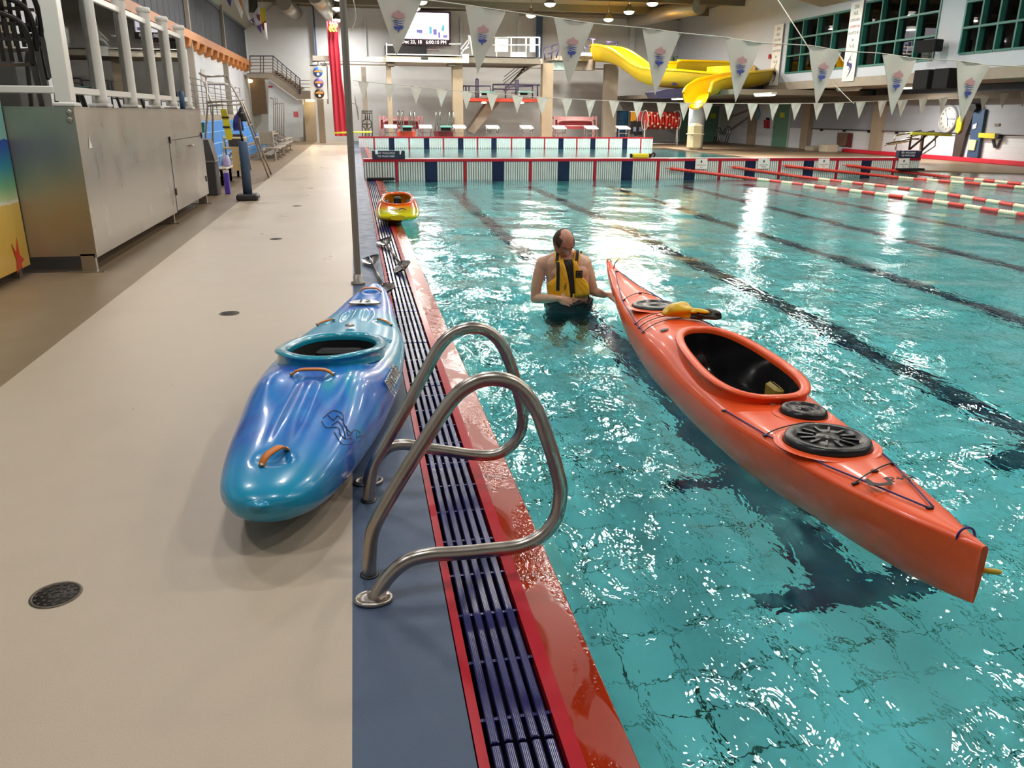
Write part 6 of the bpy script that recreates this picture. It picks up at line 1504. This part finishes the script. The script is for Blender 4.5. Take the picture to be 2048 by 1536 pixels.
# ---- blue mat, vests, lane rope reels
r_ = thing('blue_mat', 'tall rounded dark blue foam mat leaning on the far wall', 'mat', (aY(1240, 270, 48).x, 48, 0)); o = Vector(r_.location)
x0, x1, z0, z1 = rect(1227, 222, 1255, 273, 48); MB().box((x0 - o.x, 0, 0), (x1 - o.x, .2, z1), bev=.08).build('mat_body', pm('mat_blue', (20, 82, 120), .5), r_)
for k in range(5): MB().box((x0 - o.x + .15, -.015, .25 + .26 * k), (x1 - o.x - .15, 0, .29 + .26 * k)).build('groove_rib', pm('mat_blue2', (12, 60, 96), .5), r_)
vr = thing('vest_rack', 'rack hung with orange and pink swim vests and dark wetsuits', 'rack', (aY(1274, 270, 47).x, 47, 0)); o = Vector(vr.location)
tb_(MB(), [(1260, 223, 47), (1290, 223, 47)], .03, 6, o).tube([aY(1275, 223, 47) - o, Vector((aY(1275, 273, 47).x, 47, 0)) - o], .03, 6).build('rack_frame', M_whr, vr)
for x0_, x1_, y0_, y1_, c_, n_ in ((1263, 1268, 224, 243, (226, 160, 40), 'orange_vest'), (1268, 1273, 224, 242, (222, 150, 36), 'orange_vest'), (1279, 1285, 224, 243, (206, 80, 100), 'pink_vest'), (1263, 1270, 243, 268, (30, 30, 34), 'wetsuit'), (1271, 1276, 243, 272, (26, 26, 30), 'wetsuit'), (1277, 1284, 243, 270, (34, 34, 38), 'wetsuit')):
    fb(MB(), x0_, y0_, x1_, y1_, 46.9, .14, o=o, bev=.03).build(n_, pm(n_, c_, .7), vr)
for x in (1267, 1279): fb(MB(), x, 254, x + 5, 263, 46.86, .03, o=o).build('grey_patch', pm('patch_grey', (150, 160, 180), .6), vr)
rl_ = thing('lane_rope_reel', 'white wheeled reel wound with red and white lane rope by the far wall', 'reel', (aY(1322, 270, 46).x, 46, 0)); o = Vector(rl_.location)
c0, c1 = aY(1290, 241, 46.2) - o, aY(1355, 241, 46.2) - o; rd = .52
for k in range(11):
    a = c0.lerp(c1, (k + .1) / 11); b_ = c0.lerp(c1, (k + .9) / 11); rr_ = rd * (.82 + .16 * abs(sin(k * 1.3)) + (.1 if k < 1 else 0)) * (.8 if k == 5 else 1)
    m = MB(); Mx = Matrix.Translation(a) @ Matrix.Rotation(radians(90), 4, 'Y'); n_ = 20
    m.lathe([(rr_ * .8, 0), (rr_, .04), (rr_, (b_ - a).length - .04), (rr_ * .8, (b_ - a).length)], n_, Mx); m.build('rope_coil', M_fr, rl_)
    for j in range(4):
        an = radians(200 + 35 * j + k * 17 % 30); ln = (b_ - a).length
        if (j + k) % 2: MB().box((-.06, -.05, .03), (.06, .05, ln - .03), Mx @ Matrix.Rotation(an, 4, 'Z') @ Matrix.Translation((rr_, 0, 0)), bev=.01).build('white_float', M_fw, rl_)
for p in (c0, c1):
    MB().tube([p + Vector((0, 0, 0)) + Vector((0, rd * 1.05 * cos(a), rd * 1.05 * sin(a))) for a in np.linspace(0, 2 * pi, 20, endpoint=False)], .03, 6, closed=True).build('rim', M_whr, rl_)
    MB().tube([p, Vector((p.x - .2, -.5, 0))], .03, 6).tube([p, Vector((p.x + .1, .5, 0))], .03, 6).build('leg', M_whr, rl_)
MB().tube([Vector((c0.x - .3, .5, .05)), Vector((c1.x + .1, .5, .05))], .03, 6).build('base_bar', M_whr, rl_)
# ---- yellow slide, its platform and the purple deck it runs over
M_slide = pm('slide_yellow', (246, 202, 8), .3, var=.05, vs=2, coat=.3); M_slidei = pm('slide_under', (206, 172, 30), .4, var=.08)
sl = thing('water_slide', 'big yellow curving water slide at the far right of the hall', 'slide', (14, 44, 0)); o = Vector(sl.location)
def chute(path, wid, name, dep=.55):
    """open half pipe along px path with depths"""
    P_ = smooth_pts([aY(x, y, Y) for x, y, Y in path], 6); rows = []; low = []
    for i, p in enumerate(P_):
        t_ = (P_[min(i + 1, len(P_) - 1)] - P_[max(i - 1, 0)]); t_.z *= .3; t_.normalize(); s_ = Vector((t_.y, -t_.x, 0)).normalized(); row = []
        for k in range(11):
            a = pi * k / 10; row.append(p - o + s_ * (wid / 2 * cos(a)) + Vector((0, 0, -dep * sin(a) + .0)))
        rows.append(row)
    m = MB(); m.grid(rows, True); ob = m.build(name, M_slide, sl)
    m = MB(); c_ = [[q + Vector((0, 0, -.03)) + (q - (r_[0] + r_[10]) / 2).normalized() * .03 for q in r_] for r_ in rows]; m.grid([r_[::-1] for r_ in c_], True); m.build(name + '_underside', M_slidei, sl)
    m = MB(); m.tube([r_[0] for r_ in rows], .07, 6).tube([r_[10] for r_ in rows], .07, 6); m.build('rolled_edge', M_slide, sl)
chute([(1192, 92, 45.5), (1215, 93, 45), (1240, 100, 44), (1262, 114, 43), (1285, 130, 42), (1310, 138, 41), (1345, 141, 40), (1400, 146, 39.5), (1450, 150, 39)], 1.1, 'upper_chute', .75)
chute([(1345, 123, 42.5), (1400, 124, 42.5), (1470, 126, 42), (1520, 128, 41), (1532, 136, 39.5), (1510, 142, 38), (1470, 148, 37.2), (1440, 154, 36.6), (1415, 160, 36.2), (1400, 170, 36), (1392, 186, 35.8)], 1.25, 'lower_chute', .65)
m = MB(); x0, x1, z0, z1 = rect(1437, 131, 1500, 168, 38.2)
rows = [[Vector((x0 + (x1 - x0 + .6) * (.5 - .5 * cos(pi * k / 14)) , 38.2 + 1.6 * (1 - sin(pi * k / 14)) - .3, z)) - o for k in range(15)] for z in (z0, z0 + .4, z1)]
m.grid(rows, True); m.build('catch_wall', M_slide, sl)
for x, y0_, y1_ in ((1350, 152, 160), (1382, 152, 158), (1428, 160, 178)): tb_(MB(), [(x, y0_, 40), (x + 2, y1_, 40)], .12, 6, o).build('saddle', M_dark, sl)
fb(MB(), 1183, 88, 1194, 107, 45.2, .3, o=o).build('entry_hood', M_slide, sl)
sp = thing('slide_platform', 'white edged start platform of the yellow slide with purple railing', 'platform', (11.5, 45.5, 4)); o = Vector(sp.location)
fb(MB(), 1162, 105, 1192, 112, 45.2, 2.5, o=o).build('slab', M_whr, sp); fb(MB(), 1192, 108, 1234, 118, 46, 2, o=o).build('rear_slab', M_beige, sp); fb(MB(), 1104, 112, 1178, 122, 46.2, 2, o=o).build('walkway', M_conc, sp)
for pts in (((1175, 78, 45.3), (1190, 79, 45.3)), ((1185, 79, 45.3), (1185, 105, 45.3)), ((1169, 92, 45.3), (1187, 94, 45.3)), ((1169, 92, 45.3), (1169, 105, 45.3)), ((1212, 83, 46), (1236, 86, 46)), ((1216, 83, 46), (1216, 90, 46)), ((1234, 86, 46), (1232, 92, 46)), ((1088, 96, 46), (1116, 88, 46), (1117, 100, 46), (1112, 116, 46)), ((1088, 96, 46), (1090, 120, 46)), ((1096, 108, 46), (1114, 100, 46)), ((1104, 92, 46), (1103, 118, 46))):
    tb_(MB(), pts, .04, 6, o).build('rail_bar', M_pur, sp)
fb(MB(), 1105, 122, 1130, 140, 46.5, .6, o=o).build('ventilation_box', pm('teal_box', (150, 172, 170), .5), sp)
m = fb(MB(), 1150, 118, 1190, 141, 46.5, .6, o=o); m.build('dark_gear', M_dark, sp)
struct('trim_far_ledge_box', MB().prism([(aY(x, y, 39).x, aY(x, y, 39).z) for x, y in ((1310, 184), (1335, 178), (1560, 165), (1560, 178), (1545, 182), (1330, 197), (1318, 196))], 1.5, Matrix.Translation((0, 40.5, 0)) @ Matrix.Rotation(radians(90), 4, 'X')), pm('deck_purple', (52, 46, 78), .5))
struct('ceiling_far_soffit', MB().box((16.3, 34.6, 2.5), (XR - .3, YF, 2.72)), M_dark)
for k, (x, y) in enumerate(((1346, 165), (1440, 160))):
    struct('trim_slide_beam', fb(MB(), x, y, x + 50, y + 6, 39.5 + k, .2), pm('deck_purple', (0, 0, 0)))
# far windows behind slide (greenish)
for i, (a, b_, c_, d_) in enumerate(((1332, 113, 1360, 168), (1445, 66, 1524, 124), (1445, 74, 1462, 124))[:2]):
    r_ = bpy.data.objects.new('window_%d' % (6 + i), None); COL.objects.link(r_); r_['kind'] = 'structure'
    fb(MB(), a, b_, c_, d_, 50.75, .1).build('pane', pm('pane_green', (84, 100, 84), .3), r_)
    for k in range(4): x = a + (c_ - a) * k / 3; fb(MB(), x - .8, b_, x + .8, d_, 50.68, .12).build('mullion', pm('frame_pale', (0, 0, 0)), r_)
    fb(MB(), a, b_ - 1, c_, b_ + 1, 50.68, .12).build('transom', pm('frame_pale', (0, 0, 0)), r_); fb(MB(), a, (b_ + d_) / 2, c_, (b_ + d_) / 2 + 1.5, 50.68, .12).build('transom', pm('frame_pale', (0, 0, 0)), r_)
# ---- white round column with a cream pod, steel lift tubes, hooks
r_ = thing('round_column', 'round white column on the right far deck', 'column', (aY(1390, 280, 40).x, 40, 0)); MB().lathe([(.4, 0), (.4, 2.49)], 24).build('shaft', M_wall_up, r_)
r_ = thing('cream_booth', 'cream rounded pod standing against the white round column', 'booth', (aY(1389, 280, 39).x, 39.0, 0)); w_ = .32
MB().box((-w_, -.3, 0), (w_, .3, 1.25), bev=.12).build('body', pm('cream', (222, 208, 168), .45), r_); MB().box((-w_ - .03, -.34, .72), (w_ + .03, .3, .76), bev=.01).build('shelf', pm('cream', (0, 0, 0)), r_)
r_ = thing('coiled_tubes', 'bent steel ladder tubes leaning on the white right wall', 'ladder', (rw(1455, 280).x - .4, rw(1455, 280).y, 0)); o = Vector(r_.location)
for dy in (0, .3):
    MB().tube(smooth_pts([(0, .9 + dy, .0), (0, .7 + dy, .35), (0, .3 + dy, .05), (0, .5 + dy, .9), (0, -.2 + dy, .5), (0, -.9 + dy, 1.0), (0, -1.1 + dy, .6), (0, -.8 + dy, .02)], 6), .03, 8).build('tube', M_steel, r_)
def wallthing(nm, lab, cat, parts, grp=None):
    """flat things hung on the right wall: parts = (name, [(px, py)..], thickness, material)"""
    c_ = rw(*parts[0][1][0]); r_ = thing(nm, lab, cat, (XR - .03, c_.y, c_.z), group=grp); o = Vector(r_.location)
    for pn, pl, th, mt in parts:
        q = [rw(*p) for p in pl]; m = MB(); n = len(q)
        vs = [Vector((-.0 - .0, p.y - o.y, p.z - o.z)) for p in q] + [Vector((-th, p.y - o.y, p.z - o.z)) for p in q]
        m.add(vs, [list(range(n)), list(range(n, 2 * n))[::-1]] + [(i, (i + 1) % n, n + (i + 1) % n, n + i) for i in range(n)]); m.build(pn, mt, r_, fix=True)
    return r_
wallthing('fire_extinguisher', 'red fire extinguisher beside the green door with yellow sign', 'extinguisher', [('cylinder', [(1533, 240), (1540, 240), (1540, 256), (1533, 256)], .14, M_red), ('nozzle', [(1535, 235), (1540, 236), (1540, 240), (1535, 240)], .06, M_fit)])
wallthing('coiled_hose', 'coiled pale hose hanging on the right wall', 'hose', [('coil', [(1452, 205), (1462, 208), (1466, 230), (1460, 250), (1454, 248), (1450, 225)], .1, pm('hose_pale', (190, 186, 170), .6))])
wallthing('blue_hose', 'coiled light blue hose on the white wall left of the fire extinguisher', 'hose', [('coil', [(1512, 212), (1520, 216), (1522, 230), (1517, 240), (1511, 232)], .1, pm('hose_blue', (120, 170, 186), .6))])
wallthing('slanted_pipe', 'upper slanting pipe on the white right wall', 'pipe', [('pipe', [(1462, 232), (1500, 218), (1500, 221), (1462, 236)], .08, M_conc)])
wallthing('slanted_pipe', 'lower slanting pipe on the white right wall', 'pipe', [('pipe', [(1460, 259), (1500, 232), (1500, 235), (1460, 263)], .08, M_conc)])
# clock
ck = thing('wall_clock', 'large round white wall clock', 'clock', (XR - .03, rw(1899, 238).y, rw(1899, 238).z)); R_ = (rw(1898, 210).z - rw(1898, 265).z) / 2
Mx = Matrix.Rotation(radians(-90), 4, 'Y'); 
MB().lathe([(R_ * 1.0, 0), (R_ * 1.02, .09), (R_ * .93, .10), (R_ * .91, .05)], 40, Mx, cap=False).build('case', pm('clock_grey', (150, 150, 152), .4), ck); MB().lathe([(R_ * .93, .02), (R_ * .93, .05)], 40, Mx).build('face', M_white, ck)
MXT = Matrix(((0, 0, -1, -.056), (-1, 0, 0, 0), (0, 1, 0, 0), (0, 0, 0, 1)))
for h in range(12):
    a = radians(90 - 30 * (h + 1)); text(str(h + 1), R_ * .22, MXT @ Matrix.Translation((R_ * .72 * cos(a), R_ * .72 * sin(a), 0)), M_ink, ck, 'numeral', .002)
for ang, ln, w_, mt in ((90 - 165, .55, .03, M_ink), (0, .78, .02, M_ink), (125, .85, .008, M_ink)):
    MB().box((-R_ * .1, -w_ / 2, 0), (R_ * ln, w_ / 2, .006), MXT @ Matrix.Rotation(radians(ang), 4, 'Z')).build('hand', mt, ck)
wallthing('hanging_mat', 'folded brown mat hung over the wall rail', 'mat', [('front_leaf', [(1682, 265), (1703, 266), (1697, 292), (1680, 291)], .16, pm('mat_brown', (112, 84, 64), .7)), ('red_leaf', [(1702, 266), (1707, 267), (1704, 294), (1698, 293)], .12, pm('mat_maroon', (92, 24, 22), .7))])
wallthing('spine_board', 'long dark brown rescue board leaning on the wall right of the clock', 'rescue board', [('board', [(1941, 207), (1962, 207), (1938, 268), (1925, 318), (1910, 318), (1918, 268)], .12, pm('board_brown', (58, 46, 42), .5))])
wallthing('rescue_can', 'yellow oval rescue float hung right of the clock', 'rescue float', [('float', [(1933, 228), (1937, 232), (1931, 260), (1925, 267), (1921, 262), (1924, 240)], .2, pm('tube_yellow', (0, 0, 0)))])
wallthing('spine_board', 'blue rescue board with pale straps leaning on the right wall', 'rescue board', [('board', [(1955, 218), (1977, 219), (1961, 316), (1940, 314)], .12, pm('board_blue', (44, 72, 104), .5)), ('head_block', [(1948, 279), (1962, 280), (1957, 301), (1945, 300)], .17, pm('pad_cream', (200, 200, 160), .6)), ('strap', [(1954, 250), (1962, 246), (1960, 256), (1953, 259)], .15, M_whr)])
wallthing('rescue_tube', 'yellow rescue tube hung level on the right wall rail', 'rescue tube', [('foam_body', [(1968, 266), (2002, 267), (2000, 277), (1967, 275)], .2, pm('tube_yellow', (0, 0, 0))), ('end_cap', [(2001, 267), (2008, 269), (2006, 278), (2000, 277)], .2, M_fit), ('strap', [(1986, 279), (1990, 279), (1994, 296), (1990, 296)], .04, M_fit), ('strap', [(2002, 279), (2005, 279), (1998, 296), (1994, 296)], .04, M_fit)])
wallthing('ball_light', 'black round fixture above the blue rescue board', 'fixture', [('globe', [(1952, 212), (1958, 207), (1966, 209), (1968, 216), (1962, 224), (1954, 221)], .3, M_fit)])
wallthing('wall_plate', 'small grey plate on the grey wall right of the blue board', 'plate', [('plate', [(1992, 247), (2002, 247), (2001, 252), (1991, 252)], .03, M_dark)])
# accessible lift by the bulkhead end
lf = thing('pool_lift', 'steel pool lift stairs with yellow top bar and dark braces on the right deck', 'pool lift', (16.9, 27.4, 0)); o = Vector(lf.location); Yl = 27.4
for pts in (((1770, 292, Yl), (1772, 288, Yl), (1820, 278, Yl), (1838, 278, Yl)), ((1788, 285, Yl + .5), (1790, 272, Yl + .5), (1842, 261, Yl + .5), (1844, 266, Yl + .5), (1840, 300, Yl + .5)), ((1814, 275, Yl), (1868, 262, Yl), (1871, 270, Yl), (1870, 292, Yl), (1846, 308, Yl)), ((1791, 300, Yl), (1792, 288, Yl))):
    tb_(MB(), pts, .03, 8, o).build('handrail', M_steel, lf)
for k in range(4): tb_(MB(), [(1776 + 10 * k, 289 - 2 * k, Yl), (1792 + 10 * k, 288 - 2 * k, Yl + .5)], .03, 6, o).build('tread', pm('stool_cream', (0, 0, 0)), lf)
tb_(MB(), [(1822, 267, Yl - .1), (1902, 270, Yl - .1)], .055, 6, o).build('yellow_bar', M_signy, lf)
for pts in (((1823, 268, Yl), (1818, 300, Yl)), ((1848, 268, Yl), (1842, 310, Yl)), ((1820, 298, Yl), (1853, 270, Yl)), ((1844, 301, Yl), (1877, 270, Yl))): tb_(MB(), pts, .045, 4, o).build('brace', pm('brace_brown', (56, 34, 32), .5), lf)
MB().box((-.9, -.3, 0), (1.4, .9, .05)).build('base_plate', M_dark, lf)
for px, py, lb2 in ((1628, 297, 'left low beige box on the right deck near the wall'), (1657, 294, 'right low beige box on the right deck near the wall')):
    q = aX(px, py, XR - 1.0); tag(MB().box((q.x - .3, q.y - .35, 0), (q.x + .3, q.y + .35, .34 if px > 1640 else .22), bev=.02).build('low_box', pm('box_beige', (186, 172, 150), .6)), lb2, 'box')
# fluorescent fittings under the gallery
M_fluo = pm('fluo_tube', (255, 250, 240), .5, emit=(255, 248, 235), es=6)
for px, py, lit, lb2 in ((1357, 196, 1, 'lit fluorescent fitting farthest along the gallery underside'), (1530, 188, 1, 'lit fluorescent fitting under the gallery left of the leaning rope'), (1697, 178, 0, 'unlit white fitting under the gallery below the middle banner'), (1823, 173, 1, 'lit fluorescent fitting under the gallery left of the clock'), (1890, 171, 0, 'unlit fitting under the gallery below the paired black speakers')):
    z_ = 2.45 if px < 1600 else 2.72; t_ = ray(px, py); s_ = (z_ - HC) / t_.z; y_ = t_.y * s_; x_ = min(t_.x * s_, XR - 1.2); sc2 = x_ / (t_.x * s_); y_ *= sc2
    if y_ > 48: y_ = 40
    r_ = thing('fluorescent_light', lb2, 'light fitting', (x_, y_, z_ - .0))
    MB().box((-.12, -.75, -.03), (.12, .75, .05)).build('housing', M_whr, r_); MB().box((-.1, -.7, -.08), (.1, .7, -.03), bev=.02).build('diffuser', M_fluo if lit else M_whr, r_)
    if lit:
        L = bpy.data.lights.new('fitting_light', 'AREA'); L.shape = 'RECTANGLE'; L.size = .2; L.size_y = 1.4; L.energy = 260; L.color = (1, .97, .92)
        lo = bpy.data.objects.new('fitting_light', L); lo.location = (x_, y_, z_ - .1); COL.objects.link(lo); lo['kind'] = 'helper'
# gallery front: banners, speakers, fixtures
def uw(px, py, d=.08): return aX(px, py, XU - d)
def gb(nm, lab, cat, pl, th, mt, pn):
    q = [uw(*p) for p in pl]; r_ = thing(nm, lab, cat, (XU - .07, q[0].y, q[0].z)); o = Vector(r_.location); n = len(q)
    m = MB(); m.add([Vector((0, p.y - o.y, p.z - o.z)) for p in q] + [Vector((-th, p.y - o.y, p.z - o.z)) for p in q], [list(range(n)), list(range(n, 2 * n))[::-1]] + [(i, (i + 1) % n, n + (i + 1) % n, n + i) for i in range(n)]); m.build(pn, mt, r_, fix=True); return r_
for k, (y_c, zt, zb, lab) in enumerate((((win_y(1693, 110) + win_y(1722, 90)) / 2, 5.95, 2.98, 'white vertical banner between the two nearer green windows'), (uw(1553, 110).y, 5.7, 3.0, 'white vertical banner left of all the green windows'))):
    r_ = thing('champions_banner', lab, 'banner', (XU - .08, y_c, zb)); hw = .42
    MB().box((-.02, -hw, .0), (0, hw, zt - zb), bev=.004).build('cloth', M_white, r_); MT = Matrix(((0, 0, -1, -.022), (-1, 0, 0, 0), (0, 1, 0, 0), (0, 0, 0, 1))); H_ = zt - zb
    for j, s_ in enumerate(('2006', 'N.B.', 'LIFEGUARD', 'CHAMPIONS', 'SAUVETEURS', 'au', 'N.-B.')):
        text(s_, .2 if len(s_) < 6 else .15, MT @ Matrix.Translation((0, H_ - .2 - j * .24, 0)), pm('print_greyred', (190, 120, 120), .6) if j == 3 else pm('print_grey', (110, 106, 116), .6), r_, 'lettering', .002, sx=.85)
    cy_ = H_ * .2; S_ = 1.0
    for poly in ([(.16, .5), (-.08, .26), (-.2, .12), (-.18, .0), (-.04, -.02), (.08, -.08), (.02, -.26), (-.14, -.5), (.1, -.26), (.2, -.04), (.16, .08), (.0, .1), (-.1, .14), (-.02, .26)], [(.0, .3), (.05, .18), (.1, .2)], [(-.05, -.2), (.0, -.05), (.06, -.06)]):
        MB().prism([(x * S_, y * S_ + cy_) for x, y in poly], .003, MT).build('swoosh_emblem', pm('emblem_navy', (48, 44, 110), .5), r_)
sp_ = thing('wall_speaker', 'black loudspeaker on the white wall between the green windows', 'speaker', (XU - .1, uw(1888, 92).y, uw(1888, 92).z)); MB().box((-.5, -.1, -.18), (-.12, .75, .2), Matrix.Rotation(radians(12), 4, 'Z'), bev=.02).build('cabinet', pm('speaker_black', (8, 8, 9), .9), sp_); MB().box((-.14, .2, -.03), (.02, .3, .03)).build('bracket', M_fit, sp_)
for px, lb2 in ((1852, 'left black loudspeaker of the pair under the gallery wall'), (1892, 'right black loudspeaker of the pair under the gallery wall')):
    q = aX(px, 156, XU - .3); sp_ = thing('loudspeaker', lb2, 'speaker', (XU - .07, q.y, 2.85)); MB().box((-.45, -.38, -.32), (-.02, .38, .32), bev=.02).build('cabinet', pm('speaker_black', (8, 8, 9), .9), sp_)
tag(MB().box((XU - .1, uw(1539, 113).y - .1, uw(1539, 113).z - .1), (XU - .05, uw(1539, 113).y + .1, uw(1539, 113).z + .1), bev=.01).build('alarm_box', M_red), 'tiny red alarm box left of the leftmost champions banner', 'alarm')
# ---- ceiling gear: lamps' housings, beams, ducts
M_lampw = pm('lamp_glass', (255, 252, 240), .5, emit=(255, 248, 230), es=6)
lampproto = None
for i, (x, y, z) in enumerate(LAMPS):
    seen = i >= len(LAMPS) - 10
    if not seen and not (y > 14): pass
    if lampproto is None:
        r_ = thing('high_bay_lamp', 'x', 'lamp', (x, y, z)); MB().lathe([(.01, -.17), (LAMP_R * .5, -.15), (LAMP_R * .85, -.09), (LAMP_R * .97, -.005), (LAMP_R * .97, .0)], 20).build('lens', M_lampw, r_)
        MB().lathe([(LAMP_R * 1.04, -.03), (LAMP_R * 1.02, .0), (LAMP_R * .6, .12), (.1, .2), (.1, .3)], 20, cap=False).build('reflector', M_steel, r_); MB().tube([(0, 0, .3), (0, 0, ZC - z)], .012, 6).build('hanger', M_steel, r_)
        lampproto = r_
    else:
        r_ = lampproto.copy(); COL.objects.link(r_); r_.location = (x, y, z)
        for ch in list(lampproto.children): c_ = ch.copy(); COL.objects.link(c_); c_.parent = r_
    if seen:
        j = i - (len(LAMPS) - 10); r_['label'] = ('lit ceiling lamp above the red banner', 'smaller lit lamp just over the red banner top', 'lit lamp at the picture top above the red banner', 'lit lamp at the picture top over the scoreboard', 'lit lamp just above the scoreboard corner', 'hanging lit lamp right of the second big pennant', 'lit ceiling lamp between the second and third big pennants', 'hanging lit lamp right of the third big pennant', 'lit ceiling lamp left of the round duct', 'lit lamp at the picture top beside the round duct')[j]
        r_['group'] = 'lit lamps in view at the far ceiling'
    else:
        r_['label'] = 'round hanging high bay lamp lit over the pool, outside the view'; r_['group'] = 'high bay lamps over the near hall'
for y in (46.5, 42, 37, 32, 27): struct('trim_ceiling_beam', MB().box((XL, y, ZC - .35), (15 if y < YW else XR, y + .25, ZC)), M_ceil)
for (pa, pb, r_d, lb2) in (((566, -10, 46), (590, 20, 50.5), .38, 'round silver duct at the far left ceiling'), ((628, -25, 42), (662, 28, 50.5), .42, 'long silver duct above the red banner'), ((1400, -5, 42), (1265, 36, 49), .40, 'round beige duct at the ceiling over the slide')):
    a, b_ = aY(*pa), aY(*pb); a.z = min(a.z, ZC - r_d - .03); b_.z = min(b_.z, ZC - r_d - .03); tag(MB().tube([a, b_], r_d, 20).build('ventilation_duct', pm('duct_silver', (176, 168, 154), .35, .6)), lb2, 'duct')
# flags hanging high at the left
def hflag(lab, pl, cols, Y):
    c_ = aY(*pl[0], Y); r_ = thing('hanging_flag', lab, 'flag', c_, group='flags hanging at the left ceiling'); o = Vector(r_.location)
    MB().tube([Vector((0, 0, 0)), Vector((0, 0, ZC - o.z))], .008, 5).build('cord', M_rope, r_)
    for (poly, cc) in cols:
        q = [aY(x, y, Y) - o + Vector((0, .05 * sin(x * .6 + y * .2), 0)) for x, y in poly]; n = len(q); m = MB(); m.add(q + [p + Vector((0, .02, 0)) for p in q], [list(range(n)), list(range(n, 2 * n))[::-1]] + [(i, (i + 1) % n, n + (i + 1) % n, n + i) for i in range(n)]); m.build('cloth_field', pm('flagc_%d_%d_%d' % cc, cc, .7), r_)
hflag('narrow dark purple flag tip at the upper left corner of the ceiling', [(455, -8)], [([(450, -8), (464, -8), (461, 15), (457, 8)], (58, 44, 110))], 36)
hflag('furled white, orange and red flag second from the left', [(475, -8)], [([(464, -8), (474, -8), (486, 24), (483, 38), (478, 24)], (220, 210, 196)), ([(474, -8), (482, -8), (486, 24)], (200, 130, 60))], 37)
hflag('white flag with dark green lozenge and round emblem', [(500, -8)], [([(483, -8), (496, -8), (497, 40), (506, 48), (503, 42), (488, 20)], (214, 208, 206)), ([(496, -8), (514, -8), (516, 14), (508, 25), (498, 25)], (46, 48, 30)), ([(497, 42), (507, 36), (508, 52)], (58, 44, 90))], 38)
hflag('white flag with a brown patch and blue lower corner', [(512, 20)], [([(506, 28), (518, 12), (522, 48), (512, 50)], (200, 194, 204)), ([(513, 54), (522, 48), (523, 68)], (50, 40, 96)), ([(513, 28), (520, 30), (520, 42), (514, 40)], (120, 66, 60))], 39)
hflag('rightmost flag, yellow over red with a white strip', [(525, 15)], [([(519, 18), (530, 15), (532, 42), (522, 49)], (196, 170, 40)), ([(522, 49), (532, 40), (530, 60), (526, 60)], (150, 40, 44)), ([(528, 46), (533, 45), (535, 80), (529, 74)], (232, 222, 216))], 40)
